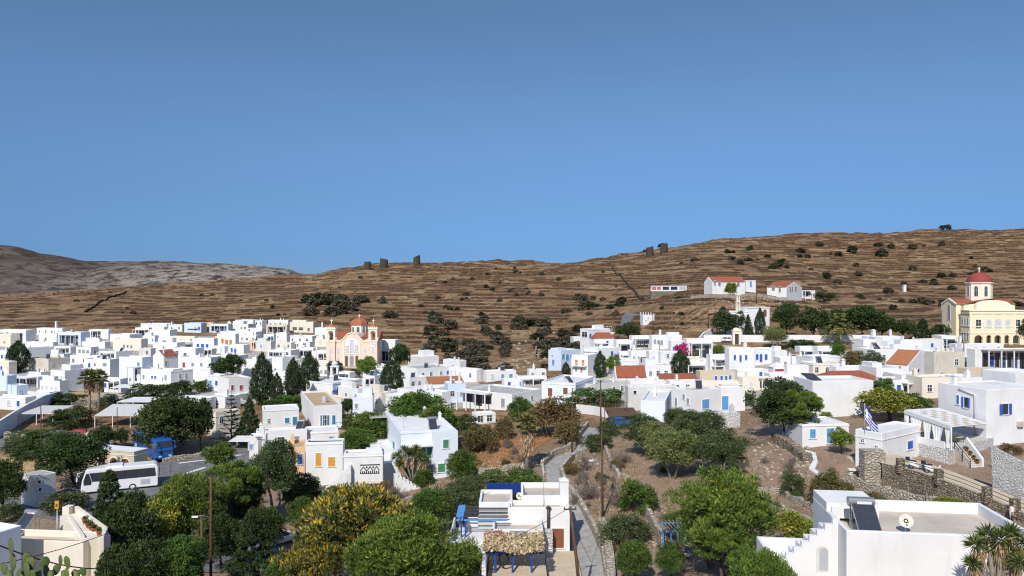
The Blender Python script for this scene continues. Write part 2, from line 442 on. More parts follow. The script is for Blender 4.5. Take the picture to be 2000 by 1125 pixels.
def far_z(X, Y):
    px = X / Y * F + 1000
    sky_ = np.interp(px, [-900, -300, -60, 0, 20, 45, 80, 130, 180, 230, 300, 360, 430, 490, 530, 560, 600, 700, 900, 1500, 3000],
                     [470, 478, 479, 480, 481, 487, 499, 506, 512, 512, 512, 513, 518, 522, 523, 528, 540, 548, 552, 556, 556])
    top = (562.5 - sky_) / F * 1900
    r = np.clip((Y - 1150) / 750, 0, 1); r = r*r*(3-2*r)
    z = -30 + (top + 30) * r
    z = z + vnoise(X/160, Y/160, 31)*26*r*(1-r)*2.5 + vnoise(X/50, Y/60, 32)*9*r + vnoise(X/18, Y/22, 33)*3.2*r
    return z - np.clip(Y-1900, 0, 9e9)*.12 + CAM, z*0
tag(link('hills', grid_mesh('hills', np.linspace(-900, 3000, 620), np.concatenate([np.linspace(1150, 1960, 150), [2200, 2800]]), far_z, hill_mat())), kind='structure')

# sea-level plain to the horizon behind everything
mb = MB(); mb.slab([(9000*math.cos(k*PI/24), 9000*math.sin(k*PI/24)) for k in range(48)], -60, -58)
tag(mb.obj('plain', MG), kind='structure')

def drape(name, rows, mat, lift=.07, kind='structure', n=6):
    """a sheet lying on the ground; rows = pairs of ground pixels (left edge, right edge)"""
    A = [G(*a) for a, b in rows]; B = [G(*b) for a, b in rows]
    vs = []; fs = []; cnt = 0
    for i in range(len(rows)-1):
        seg = max(2, int(max((A[i+1]-A[i]).length, (B[i+1]-B[i]).length) / 1.0))
        for s in range(seg + (i == len(rows)-2)):
            f = s / seg; a = A[i].lerp(A[i+1], f); b = B[i].lerp(B[i+1], f)
            for k in range(n+1):
                q = a.lerp(b, k/n); vs.append((q.x, q.y, gz(q.x, q.y) + lift))
            cnt += 1
    for r in range(cnt-1):
        for k in range(n): fs.append((r*(n+1)+k, r*(n+1)+k+1, (r+1)*(n+1)+k+1, (r+1)*(n+1)+k))
    mb = MB(); mb.add(vs, fs, 0, True)
    return tag(mb.obj(name, mat), kind=kind)

drape('road', [((-60, 985), (130, 1020)), ((120, 960), (230, 1000)), ((250, 925), (400, 980)), ((290, 900), (480, 940)), ((365, 893), (500, 905)), ((440, 868), (520, 880)), ((470, 850), (525, 856))], M['asphalt'], .08, n=14)
drape('street', [((380, 1120), (560, 1120)), ((420, 1040), (560, 1060)), ((425, 975), (500, 985)), ((420, 935), (475, 940))], M['asphalt'], .12, n=8)
drape('upper_road', [((0, 845), (0, 875)), ((120, 840), (120, 866)), ((230, 866), (200, 880)), ((290, 905), (240, 920))], M['asphalt'], .10)
drape('path', [((1112, 1180), (1185, 1180)), ((1118, 1090), (1182, 1090)), ((1116, 1040), (1165, 1040)), ((1105, 980), (1137, 980)), ((1070, 945), (1100, 945)), ((1062, 915), (1092, 915)), ((1085, 893), (1118, 895)), ((1125, 878), (1150, 880)), ((1138, 850), (1172, 852)), ((1150, 835), (1172, 838))], M['path'])
drape('hill_road', [((1203, 640), (1222, 640)), ((1212, 625), (1230, 625)), ((1215, 611), (1237, 613)), ((1222, 604), (1262, 605))], M['asphalt'], .25)
dg = mottled('rust_dry_grass', (.42, .20, .085), (.27, .14, .065), .9, .95, .8, .1)
dg2 = mottled('straw_grass', (.52, .38, .20), (.36, .25, .13), .8, .95, .8, .1)
drape('rust_grass_plot', [((905, 915), (1010, 912)), ((900, 890), (1030, 890)), ((915, 868), (1060, 868)), ((960, 850), (1090, 850))], dg)
drape('straw_plot', [((0, 925), (110, 935)), ((0, 900), (100, 915)), ((10, 885), (85, 893))], dg2)
drape('straw_bank', [((140, 792), (180, 797)), ((130, 772), (190, 776)), ((145, 764), (200, 765))], dg2)
bs = mottled('brown_soil', (.33, .235, .165), (.235, .165, .115), .6, .95, .7, .1)
drape('soil_plot', [((1215, 1010), (1330, 1012)), ((1200, 960), (1330, 965)), ((1192, 905), (1300, 925)), ((1230, 885), (1280, 890))], bs)
drape('soil_field', [((1460, 985), (1520, 990)), ((1440, 930), (1540, 940)), ((1440, 880), (1510, 890)), ((1410, 850), (1470, 855))], bs)
drape('garden_soil', [((1570, 945), (1600, 965)), ((1590, 900), (1690, 940)), ((1590, 880), (1670, 890))], bs)
drape('road_marking', [((322, 941), (330, 942)), ((360, 926), (367, 927)), ((398, 914), (404, 915))], M['frame'], .14, n=2)
drape('road_marking', [((345, 906), (352, 907)), ((420, 897), (425, 898)), ((470, 889), (474, 890))], M['frame'], .14, n=2)
# ------------------------------------------------------------------ houses
WIN_CACHE = {}
def win_parts(w, h, st):
    """frame mesh and inner meshes (name, mesh) of an opening, facing -y, centred on the wall plane"""
    w = max(.35, round(w*5)/5); h = max(.4, round(h*5)/5); key = (w, h, st)
    if key in WIN_CACHE: return WIN_CACHE[key]
    arch = 'A' in st; k = st.replace('A', '').replace('D', '')
    door = 'D' in st
    t = .1
    fr = MB(); inner = []
    if arch:
        def arc(ww, hh, n=8):
            r = ww/2; return [(-r, -hh/2), (r, -hh/2)] + [(r*math.cos(PI*i/n), hh/2 - r + r*math.sin(PI*i/n)) for i in range(n+1)]
        o = arc(w + 2*t, h + 2*t); i_ = arc(w, h); n = len(o)
        vs = [(a, -.07, b) for a, b in o] + [(a, -.07, b) for a, b in i_] + [(a, .06, b) for a, b in o] + [(a, .06, b) for a, b in i_]
        fs = []
        for q in range(n):
            q2 = (q+1) % n
            fs += [(q, q2, n+q2, n+q), (q, 2*n+q, 2*n+q2, q2), (n+q, n+q2, 3*n+q2, 3*n+q)]
        fr.add(vs, fs)
    else:
        fr.box(-w/2-t, -.07, -h/2, -w/2, .06, h/2); fr.box(w/2, -.07, -h/2, w/2+t, .06, h/2)
        fr.box(-w/2-t, -.07, h/2, w/2+t, .06, h/2+t); fr.box(-w/2-t-.05, -.12, -h/2-t, w/2+t+.05, .06, -h/2)
    def panel(y0, y1, pad=.0):
        m = MB()
        if arch:
            r = w/2; m.prism([(-r, -h/2), (r, -h/2)] + [(r*math.cos(PI*i/8), h/2 - r + r*math.sin(PI*i/8)) for i in range(9)], y0, y1)
        else: m.box(-w/2, y0, -h/2, w/2, y1, h/2)
        return m
    if k in ('d', 'x', 'q'):
        inner.append(('pane', panel(-.012, .05).mesh('pane', M['glass'] if k != 'x' else M['dark'])))
        if k == 'd':
            fr.box(-.03, -.04, -h/2, .03, -.014, h/2 - (w/4 if arch else 0)); fr.box(-w/2, -.04, -.03 + h*.12, w/2, -.0142, .03 + h*.12)
    else:
        m = panel(-.035, .05)
        m.box(-.02, -.055, -h/2+.05, .02, -.0352, h/2-.05-(w/3 if arch else 0))
        for s in (-1, 1):
            for zz in (-h*.3, h*.12): m.box(s*w*.25-w*.14, -.05, zz-h*.1, s*w*.25+w*.14, -.0353, zz+h*.1)
        inner.append(('door_leaf' if door else 'shutter', m.mesh('shutter', M['sh_'+k])))
    if k == 'q':   # open shutters either side
        for s in (-1, 1):
            m = MB(); x0 = s*(w/2+.06); x1 = s*(w*.95+.06); m.box(min(x0, x1), -.13, -h/2, max(x0, x1), -.08, h/2); inner.append(('shutter', m.mesh('shutter', M['sh_b'])))
    r = (fr.mesh('window_frame', M['frame'] if k != 'g' else M['frame']), inner, door)
    WIN_CACHE[key] = r
    return r

def put_win(root, face, x, z, w, h, st, wd, dp):
    fm, inner, door = win_parts(w, h, st)
    if face == 'R': loc = (x, -dp/2, z); rz = 0
    else: loc = (-wd/2, -x, z); rz = -PI/2
    o = link('door' if door else 'window', fm, root, loc, rz)
    for n, m in inner: link(n, m, o)
    return o

class House: pass
HOUSES = []
def house(label, l, cx, r, top, base, th=75, wall='W', roof='w', wins='', Y=None, par=.38, rk='flat', rise=None, name='white_house', cat='house', d=None, w_=None, extra='', group=None, up=0.0, ext=2.5):
    if Y is None: C = G(cx, base); Y = C.y
    else: C = P(cx, base, Y)
    tl, tr = (l-1000)/F, (r-1000)/F; ct, st = math.cos(R(th)), math.sin(R(th))
    W = (tr*Y - C.x) / (ct - tr*st) if abs(ct - tr*st) > .05 else 6
    D = (C.x - tl*Y) / (st + tl*ct) if abs(st + tl*ct) > .05 else 6
    if w_: W = w_
    if d: D = d
    W = min(max(W, 2.6), 34); D = min(max(D, 2.6), 22)
    H = (base - top) / F * Y
    u = Vector((ct, st, 0)); v = Vector((-st, ct, 0))
    o = C + u*W/2 + v*D/2
    zb = C.z
    root = empty(name, (o.x, o.y, zb), R(th), label, cat, group)
    X = W/2; Q = D/2; t = min(.28, W*.06)
    wm = M[wall]; rm = M[{'s':'s','w':'w','c':'c','t':'t','r':'r','o':'o'}[roof]]
    hh = House(); hh.root = root; hh.C = C; hh.W = W; hh.D = D; hh.H = H; hh.Y = Y; hh.u = u; hh.v = v; hh.th = R(th); hh.zb = zb; hh.label = label
    jj = random.Random(int(abs(cx*7+top*13)))
    if rk == 'flat':
        m = MB(); b = -ext; p = H - par
        ov = [(-X, -Q), (X, -Q), (X, Q), (-X, Q)]; iv = [(-X+t, -Q+t), (X-t, -Q+t), (X-t, Q-t), (-X+t, Q-t)]
        vs = [(a, c, b) for a, c in ov] + [(a, c, H) for a, c in ov] + [(a, c, H) for a, c in iv] + [(a, c, p-.05) for a, c in iv]
        fs = []
        for k in range(4):
            k2 = (k+1) % 4
            fs += [(k, k2, 4+k2, 4+k), (4+k, 4+k2, 8+k2, 8+k), (8+k, 8+k2, 12+k2, 12+k)]
        m.add(vs, fs)
        wo = m.obj('wall', wm, root)
        if Y < 130:
            bv = wo.modifiers.new('bevel', 'BEVEL'); bv.width = .06; bv.segments = 2; bv.limit_method = 'ANGLE'
        m = MB(); m.box(-X+t-.01, -Q+t-.01, p-.2, X-t+.01, Q-t+.01, p); m.obj('roof', rm, root)
    else:
        rise = rise or 1.4; oh = .18
        m = MB(); m.box(-X, -Q, -ext, X, Q, H)
        f = MB()
        if rk == 'gx':      # ridge along x
            for s in (-1, 1): m.add([(s*X, -Q, H), (s*X, Q, H), (s*X, 0, H+rise), (s*(X-.2), -Q, H), (s*(X-.2), Q, H), (s*(X-.2), 0, H+rise)], [(0,1,2), (3,4,5), (0,3,5,2), (1,4,5,2)])
            for s in (-1, 1): f.add([(-X+.22, s*(Q+oh), H-.02), (X-.22, s*(Q+oh), H-.02), (X-.22, 0, H+rise-.06), (-X+.22, 0, H+rise-.06), (-X+.22, s*(Q+oh), H+.12), (X-.22, s*(Q+oh), H+.12), (X-.22, 0, H+rise+.1), (-X+.22, 0, H+rise+.1)], [(0,1,2,3), (4,5,6,7), (0,1,5,4), (1,2,6,5), (0,3,7,4)])
        elif rk == 'gy':
            for s in (-1, 1): m.add([(-X, s*Q, H), (X, s*Q, H), (0, s*Q, H+rise), (-X, s*(Q-.2), H), (X, s*(Q-.2), H), (0, s*(Q-.2), H+rise)], [(0,1,2), (3,4,5), (0,3,5,2), (1,4,5,2)])
            for s in (-1, 1): f.add([(s*(X+oh), -Q+.22, H-.02), (s*(X+oh), Q-.22, H-.02), (0, Q-.22, H+rise-.06), (0, -Q+.22, H+rise-.06), (s*(X+oh), -Q+.22, H+.12), (s*(X+oh), Q-.22, H+.12), (0, Q-.22, H+rise+.1), (0, -Q+.22, H+rise+.1)], [(0,1,2,3), (4,5,6,7), (0,1,5,4), (1,2,6,5), (0,3,7,4)])
        elif rk == 'hip':
            g = min(X, Q)*.95; e = .2
            rx = X-g if X > Q else 0.02; ry = Q-g if Q > X else .02
            vs = [(-X-e, -Q-e, H), (X+e, -Q-e, H), (X+e, Q+e, H), (-X-e, Q+e, H), (-rx, -ry, H+rise), (rx, -ry, H+rise), (rx, ry, H+rise), (-rx, ry, H+rise)]
            f.add(vs, [(0,1,5,4), (1,2,6,5), (2,3,7,6), (3,0,4,7), (4,5,6,7), (3,2,1,0)])
        elif rk == 'shed':  # rises away from the viewer
            m.add([(-X, -Q, H), (-X, Q, H), (-X, Q, H+rise), (X, -Q, H), (X, Q, H), (X, Q, H+rise)], [(0,1,2), (3,4,5), (1,4,5,2)])
            f.add([(-X-oh, -Q-oh, H+.02), (X+oh, -Q-oh, H+.02), (X+oh, Q+oh, H+rise+.05), (-X-oh, Q+oh, H+rise+.05), (-X-oh, -Q-oh, H+.14), (X+oh, -Q-oh, H+.14), (X+oh, Q+oh, H+rise+.17), (-X-oh, Q+oh, H+rise+.17)], [(0,1,2,3), (4,5,6,7), (0,1,5,4), (1,2,6,5), (2,3,7,6), (3,0,4,7)])
        m.obj('wall', wm, root); f.obj('roof', rm, root)
    if wins == '' and Y > 120 and rk == 'flat': wins = 1 + int(max(W, D)/5.5 + jj.random())
    if isinstance(wins, int):
        fw, face = (W, 'R') if (r-cx) > (cx-l) else (D, 'L')
        for k in range(wins):
            fx = (-.5 + (k+.5+jj.uniform(-.15, .15))/wins)*fw; low = H < 4.6
            s_ = jj.choice(['d', 'd', 'a', 'b', 'w', 'dA', 'd', 'k', 'aA', 'w'])
            put_win(root, face, fx, (H*.5 if low else H*jj.choice((.3, .68))), jj.uniform(.7, 1.0), 1.2, s_, W, D)
    elif wins and wins != '-':
        for it in wins.split(';'):
            q = it.split(); face, wx, wy, ww, wh, s_ = q[0], float(q[1]), float(q[2]), float(q[3]), float(q[4]), q[5]
            dirv = Vector(((wx-1000)/F, 1, -(wy-562.5)/F)); o0 = Vector((0, 0, CAM))
            ax, nrm = (u, -v) if face == 'R' else (v, -u)
            den = dirv.dot(nrm)
            if abs(den) < 1e-4: continue
            tt = (C - o0).dot(nrm) / den; pt = o0 + dirv*tt
            s = (pt - C).dot(ax); z = pt.z - zb
            fs_ = abs(F*(ax.x*pt.y - pt.x*ax.y)/pt.y**2)
            mw_ = min(ww/max(fs_, 1), 3.5); mh_ = wh/F*pt.y
            lim = W if face == 'R' else D
            s = min(max(s, mw_/2+.15), max(lim-mw_/2-.15, mw_/2+.15))
            put_win(root, face, s - lim/2, z, mw_, mh_, s_, W, D)
    if extra == '' and rk == 'flat' and Y > 135:
        fc = 'R' if (r-cx) > (cx-l) else 'L'
        extra = jj.choice(['', '', '', 'can %s .1 .9 .78 1.6' % fc, 'can %s .4 .95 .8 1.8' % fc, 'cor .4', 'up .45 .95 .35 .95 %.1f' % jj.uniform(1.2, 2.2), 'up .05 .5 .3 .9 %.1f' % jj.uniform(1., 2.), 'ch .2 .4 1.2 .5;ch .75 .3 .9 .4', 'bal %s .2 .8 .42 1 frame' % fc if H > 5 else 'cor .35'])
    if extra:
        for it in extra.split(';'):
            q = it.split() or ['']; k = q[0]
            if k == 'ch':           # chimney: fraction across, fraction deep, height, size
                fx, fy, ch, cs = (float(a) for a in q[1:5]); m = MB(); x = (fx-.5)*(W-.8); y = (fy-.5)*(D-.8); z0 = H - par - .1
                m.box(x-cs/2, y-cs/2, z0, x+cs/2, y+cs/2, z0+ch); m.box(x-cs*.65, y-cs*.65, z0+ch+.002, x+cs*.65, y+cs*.65, z0+ch+.1)
                m.box(x-cs*.3, y-cs*.3, z0+ch+.102, x+cs*.3, y+cs*.3, z0+ch+.35); m.obj('chimney', M['W'], root)
            elif k == 'can':        # canopy on posts: face, fraction from, to, height fraction, depth
                face = q[1]; f0, f1, fz, dd = (float(a) for a in q[2:6]); lim = W if face == 'R' else D
                a, b = (f0-.5)*lim, (f1-.5)*lim; z = H*fz
                m = MB(); m.box(a, -dd, z, b, -.003, z+.16); c_ = m.mesh('canopy', M['w'] if len(q) < 7 else M[q[6]])
                pm = MB(); pm.box(-.11, -.11, -1.2, .11, .11, z-.002); pm_ = pm.mesh('post', M['W'])
                tr_ = (lambda x, y: ((x, y-Q, 0), 0)) if face == 'R' else (lambda x, y: ((y-X, -x, 0), -PI/2))
                loc, rz = tr_(0, 0); link('canopy', c_, root, loc, rz)
                npo = max(2, int((b-a)/2.6)+1)
                for xx in [a+.15+(b-a-.3)*i/(npo-1) for i in range(npo)]:
                    loc, rz = tr_(xx, -dd+.15); link('post', pm_, root, loc, rz)
                m = MB()
                for i in range(npo-1): m.box(a+.35+(b-a-.3)*i/(npo-1), -.04, .15 if i % 2 else .8, a-.05+(b-a-.3)*(i+1)/(npo-1), -.004, z-.6)
                loc, rz = tr_(0, 0); link('porch_opening', m.mesh('porch_opening', M['glass']), root, loc, rz)
            elif k == 'up':         # roof-top room: x0 x1 y0 y1 fractions, height
                a, b, c_, e_, hh_ = (float(x) for x in q[1:6]); z0 = H-par-.1; m = MB()
                m.box(-X+a*W+.02, -Q+c_*D+.02, z0, -X+b*W-.02, -Q+e_*D-.02, z0+hh_); m.obj('roof_room', wm, root)
            elif k == 'base':       # a stone or painted plinth band
                m = MB(); m.box(-X-.04, -Q-.04, -ext, X+.04, Q+.04, float(q[1])); m.obj('plinth', M[q[2]], root)
            elif k == 'cor':        # string course under the parapet
                m = MB(); z0 = H - float(q[1]); m.box(-X-.07, -Q-.07, z0, X+.07, Q+.07, z0+.1); m.obj('cornice', M['W'], root)
            elif k == 'bal':        # balcony: face from to heightfraction depth
                face = q[1]; f0, f1, fz, dd = (float(a) for a in q[2:6]); lim = W if face == 'R' else D
                a, b = (f0-.5)*lim, (f1-.5)*lim; z = H*fz; m = MB()
                m.box(a, -dd, z, b, -.003, z+.14); sl = m.mesh('balcony', M['W']); m = MB()
                m.box(a, -dd, z+1.0, b, -dd+.05, z+1.06)
                n = max(3, int((b-a)/.22))
                for i in range(n+1): xx = a+.02+(b-a-.04)*i/n; m.box(xx-.015, -dd+.01, z+.14, xx+.015, -dd+.04, z+1.0)
                loc, rz = ((0, -Q, 0), 0) if face == 'R' else ((-X, 0, 0), -PI/2)
                bo = link('balcony', sl, root, loc, rz); link('railing', m.mesh('railing', M['sh_t'] if len(q) < 7 else M[q[6]]), bo)
    elif rk == 'flat' and 2 < Y and jj.random() < .5:
        m = MB(); x = (jj.random()-.5)*(W-1); y = (jj.random()*.8-.3)*(D-1); z0 = H-par-.1; c_ = jj.uniform(.22, .36); h_ = jj.uniform(.9, 1.7)
        m.box(x-c_, y-c_, z0, x+c_, y+c_, z0+h_); m.box(x-c_*.5, y-c_*.5, z0+h_+.002, x+c_*.5, y+c_*.5, z0+h_+.35); m.obj('chimney', wm, root)
    HOUSES.append(hh)
    return hh
H = house
# ---- far left quarter of the village, back row against the brown hill, from the left
H('big white house at the left end of the back row, its right side in shade', -10, 51, 70, 645, 670, 70, wins='L 38 660 3 4 d', name='flat_roofed_house')
H('small ivory house below the white house at the left photo edge, one dark window', -8, 21, 38, 653, 678, 60, 'I', wins='L 4 668 3 4 d', name='ivory_house')
H('white back row house behind the tall white chimney at far left', 72, 122, 130, 641, 655, 75, extra='ch .45 .3 3.6 .9', name='flat_roofed_house')
H('pale blue back row house with one window and a grey blue shaded side', 112, 158, 176, 649, 675, 70, 'L', 's', 'L 120 664 4 5 a', name='pale_blue_house')
H('low white house joined to the left of the pale blue back row house', 76, 111, 116, 651, 673, 75, wins='L 97 662 3 5 d')
H('white house with a dark veranda just right of the pale blue back row house', 174, 212, 218, 644, 662, 78, extra='can L .1 .6 .85 2')
H('long white house behind a low one with two blind walls, right of the veranda house', 215, 254, 277, 653, 669, 72, wins=0)
H('cream house with three dark windows in a row in the second row at far left', 221, 276, 289, 662, 685, 76, 'I', 's', 'L 240 677 3 6 d; L 247 676 3 6 d;L 254 676 3 6 d'.replace('; ', ';'), name='cream_house')
H('cream roofed house over a dark porch in the back row left of centre village', 264, 291, 296, 640, 657, 75, 'I', extra='can L .05 .95 .75 2.2')
H('white house at the top of the back row with two small dark windows', 275, 326, 342, 632, 648, 78, wins='L 302 647 3 3 d;L 313 646 3 3 d')
H('white house with one dark window below the top of the back row', 292, 332, 346, 644, 661, 76, wins='L 318 656 3 4 d')
H('plain long white house with a pale roof above the red roofed house', 299, 346, 362, 669, 688, 76, wins=1)
H('low white wall of a house behind the round dark tree at left', 50, 104, 108, 668, 682, 78, wins=0)
H('grey shaded side of a house right of the round dark tree at left', 48, 55, 105, 680, 702, 62, 'W', 'c', wins=0)
H('little white house with two arched windows below the pale blue house', 106, 138, 148, 677, 691, 74, wins='L 112 686 5 5 aA;L 124 686 5 5 aA')
H('white house with three round fanlights over its windows, below the pale blue house', 149, 178, 193, 678, 695, 74, roof='s', wins='L 155 686 6 7 aA;L 163 686 6 7 aA;L 171 686 6 7 aA;R 185 687 4 6 aA')
H('low white house with water jars on its roof behind the fanlight house', 160, 205, 216, 668, 681, 74, wins=0)
H('white house with a small roof room above the stone patched house', 95, 125, 140, 691, 709, 74, roof='s', extra='up .1 .5 .4 .9 1.8')
H('blank white house between fanlight house and grey stepped house', 137, 190, 196, 695, 715, 76)
H('house with a bare stone patch on its front and two dark side windows', 57, 95, 135, 701, 727, 64, 'S', 's', 'R 103 712 4 4 d;R 116 709 4 4 d', name='stone_fronted_house')
H('low white house in front of the stone patched house', 101, 148, 162, 712, 725, 74, roof='w', wins=0)
H('white house with a double solar panel on its roof left of the red roof', 193, 227, 260, 687, 703, 66, roof='w')
H('tall white house with a blue arched window behind the pair of fan palms', 164, 215, 233, 702, 742, 74, roof='s', wins='L 174 711 7 7 a;L 193 712 4 7 aA;L 204 714 4 9 bA')
H('bluish white house with a bright blue shutter above a pergola, left of the red gable', 233, 278, 299, 698, 750, 72, 'V', 'w', 'L 240 710 5 7 k;L 241 734 4 5 b;L 256 741 4 7 a', extra='can L .62 .98 .62 2.6 canvas')
H('white house under a bright red gabled roof in the left village', 298, 320, 348, 697, 725, 62, 'W', 'r', 'R 325 710 4 10 d', rk='gx', rise=2.0, extra='ch .15 .2 2.2 .5')
H('white two storey house with blue flower boxes just below the red gable', 268, 338, 356, 722, 752, 76, wins='L 286 739 5 8 a;L 302 737 4 6 b;L 308 737 4 6 b;L 325 738 4 9 aD')
H('grey sided stepped house with three arched windows left of the fan palms', 99, 127, 172, 724, 764, 66, 'W', 'c', 'L 105 737 4 9 wA;L 112 738 5 9 wA;L 120 737 5 9 wA', par=.3)
H('low white house with a row of four pink shuttered doors', 78, 117, 130, 744, 770, 74, 'W', 'w', 'L 85 758 4 8 w;L 94 758 4 8 w;L 103 759 4 9 wD;L 112 759 4 8 w')
H('small white house at the foot of the row of stepped white houses at left', 54, 97, 112, 766, 791, 74, 'W', 'w', 'L 62 778 4 4 d;L 67 782 4 8 wD')
H('flat canopy roofed white house with a deep dark porch near left photo edge', 28, 74, 100, 736, 757, 70, extra='can L .08 .96 .92 3')
H('blank white house between the porch house and the grey stepped house', 56, 80, 101, 727, 744, 70, roof='s')
H('pale blue house cut by the left photo edge with one shuttered window', -12, 15, 24, 734, 764, 74, 'L', 'w', 'L 8 746 5 7 a', name='pale_blue_house')
H('low pale blue parapet house beside the pale blue edge house', 15, 33, 56, 753, 775, 60, 'L', 'w', 'R 40 765 3 4 d', name='pale_blue_house')
H('bluish white house at the left photo edge behind the round dark tree', -12, 24, 30, 685, 722, 75, 'V')
H('low rounded white house at the left photo edge above the shaded street wall', -15, 50, 62, 776, 802, 74, roof='w')
# ---- second part of the left village
H('white house in the back row left of the pale blue pair', 318, 356, 362, 634, 648, 77)
H('pale blue back row house with two deep blue doors and a chimney', 360, 393, 404, 631, 650, 74, 'L', 'w', 'L 364 641 4 7 bD;L 371 642 4 6 b', name='pale_blue_house')
H('peach sliver of a house between the two pale blue back row houses', 400, 416, 419, 630, 647, 76, 'P', name='peach_house')
H('pale blue back row house with three blue openings beside the tiny belfry', 409, 446, 452, 633, 650, 76, 'L', 'w', 'L 417 643 3 5 b;L 427 641 5 7 bD;L 433 641 5 7 bD', name='pale_blue_house')
H('white house at the skyline of the village with a dark shaded right side', 459, 495, 508, 625, 641, 74, wins=0)
H('white house with two dark windows just right of the tiny belfry', 451, 485, 500, 633, 648, 74, roof='s', wins='L 457 640 3 4 d;L 464 640 3 4 d')
H('narrow white house with stairs at the skyline of the village', 498, 512, 521, 626, 644, 66)
H('white skyline house above the wide beige house left of the orange church', 524, 563, 568, 625, 641, 78)
H('wide beige house in the back row left of the orange church', 520, 561, 566, 634, 652, 78, 'B', 's', name='beige_house')
H('cream house with a wooden slatted upper front and dark windows near the orange church', 566, 612, 620, 629, 650, 77, 'I', 's', 'L 575 643 4 6 d;L 590 642 8 5 d;L 602 642 8 5 d')
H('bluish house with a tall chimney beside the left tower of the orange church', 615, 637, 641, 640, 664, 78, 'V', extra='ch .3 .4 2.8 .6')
H('small white house on the far side of the cream terrace house', 316, 340, 344, 646, 658, 76)
H('long cream house with a low blank front in the middle of the left village', 331, 380, 384, 657, 670, 77, 'I', 's', name='cream_house')
H('white house with a bright blue door between two blue windows', 377, 418, 422, 661, 685, 77, 'W', 's', 'L 390 675 5 7 b;L 399 677 6 10 bD;L 408 675 5 7 b')
H('white house with three orange shuttered windows', 424, 460, 466, 652, 678, 77, 'W', 's', 'L 433 668 5 9 o;L 441 668 6 9 o;L 449 666 5 9 o', extra='base .3 B')
H('peach fronted lean-to left of the house with orange shutters', 418, 430, 432, 660, 674, 77, 'P', 's', name='peach_house')
H('long low white house behind the house with orange shutters', 430, 500, 512, 648, 661, 77, roof='s')
H('white house with a pale screed roof in front of the low long one', 466, 500, 508, 655, 669, 76, roof='s')
H('white house with two blue doors beside a shaded brown side wall', 440, 476, 488, 674, 691, 72, 'W', 'w', 'L 456 685 4 9 bD;L 463 684 4 8 bD')
H('orange peach house with a brown shaded side', 487, 503, 516, 665, 685, 62, 'P', 's', 'L 496 672 4 6 o;R 509 674 3 5 d', name='peach_house')
H('white house with a small high window behind the peach house', 483, 512, 516, 641, 657, 76, wins='L 508 645 3 3 d')
H('white house with a tall blue shuttered window right of the peach house', 515, 535, 539, 653, 674, 74, 'V', 'w', 'L 522 660 5 8 k')
H('plain white tall house with one tiny window left of the church trees', 539, 560, 563, 650, 676, 74, wins='L 556 658 2 3 d')
H('white house with a brick coloured terrace left of the orange church', 561, 610, 622, 656, 672, 75, roof='t')
H('white house with a small solar panel on its roof left of the orange church', 570, 605, 614, 668, 682, 75)
H('long white house with a broad flat roof above the cypresses', 521, 568, 585, 684, 703, 73, roof='w')
H('white house with a dark awning below the left church tower', 583, 612, 622, 680, 700, 70, wins='L 600 672 5 4 d')
H('long white roofed house with a grey side left of the blue door house', 318, 336, 376, 671, 687, 60, roof='w')
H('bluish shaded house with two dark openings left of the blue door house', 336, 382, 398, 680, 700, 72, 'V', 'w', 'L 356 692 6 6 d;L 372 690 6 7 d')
H('wide white two storey house with one red shutter among grey windows', 348, 412, 432, 698, 742, 74, 'W', 'w', 'L 366 711 4 6 a;L 383 712 4 6 a;L 400 714 5 9 r;L 399 734 3 3 d')
H('white house half hidden behind the pair of dark bushy trees', 408, 462, 485, 695, 732, 72, roof='s', wins='L 415 714 4 7 a')
H('white two storey house with one grey window left of the tall cypress', 472, 512, 532, 702, 740, 70, 'W', 's', 'L 481 716 5 8 a')
H('white house with a shaded right side and pergola between the cypresses', 524, 552, 582, 698, 738, 60, 'W', 's', 'L 538 724 4 9 d')
H('low ivory roofed house with two dark side windows and a corner door', 316, 334, 377, 725, 753, 58, 'W', 's', 'L 326 738 4 10 aD;R 352 735 4 9 d;R 364 734 4 9 d')
H('white house with two red shutters beside a small balcony', 425, 447, 491, 740, 784, 42, 'W', 's', 'R 454 757 5 10 r;R 471 758 6 11 r', extra='bal R .35 .85 .3 1.2 frame')
H('low white building under grey canvas sheets below the hedge', 345, 405, 422, 778, 802, 72, 'W', 'c')
H('low white workshop roof in front of the red shuttered house', 390, 440, 470, 776, 800, 66, 'W', 'w', extra='ch .5 .2 1.6 .5')
H('ivory house with a brown ledge behind the tall ladder branched conifer', 402, 422, 468, 805, 856, 50, 'I', 's', extra='cor .9')
# ---- round the orange church and the middle of the village
H('white house with a dark porch just right of the orange church', 737, 772, 780, 664, 709, 74, 'W', 'w', extra='can L .2 .8 .55 2.2')
H('small white chapel body with a bell tower behind the blue awning', 660, 683, 694, 727, 748, 66, 'W', 'w', name='chapel')
H('grey roofed low house right of the church steps', 709, 750, 762, 719, 738, 74, 'W', 'c')
H('white house with a rose pergola and a red door below the church', 709, 732, 748, 734, 760, 68, 'W', 'w', extra='can L .25 .95 .8 2')
H('wide white roof terrace house left of the blue awning', 598, 650, 706, 748, 778, 58, 'W', 'c')
H('small house with a red shed roof beside the blue awning', 664, 667, 704, 765, 776, 6, 'W', 'r', rk='shed', rise=1.0)
H('white house with one grey window and an outside staircase, left of the umbrella pines', 687, 689, 728, 776, 818, 8, 'V', 'w', 'R 696 793 5 9 a', d=6)
H('low white roofed house with clutter on its roof right of the staircase house', 720, 738, 776, 766, 792, 50, 'W', 'w')
H('white house with a blue window backed by the gully bushes', 797, 815, 857, 697, 720, 30, 'W', 'w', 'R 846 715 5 5 b')
H('white house with a round terrace front in the middle of the village', 781, 815, 884, 720, 745, 38, 'W', 'c')
H('low white house with three dark solar collectors behind its parapet', 784, 800, 838, 738, 762, 40, 'W', 'w')
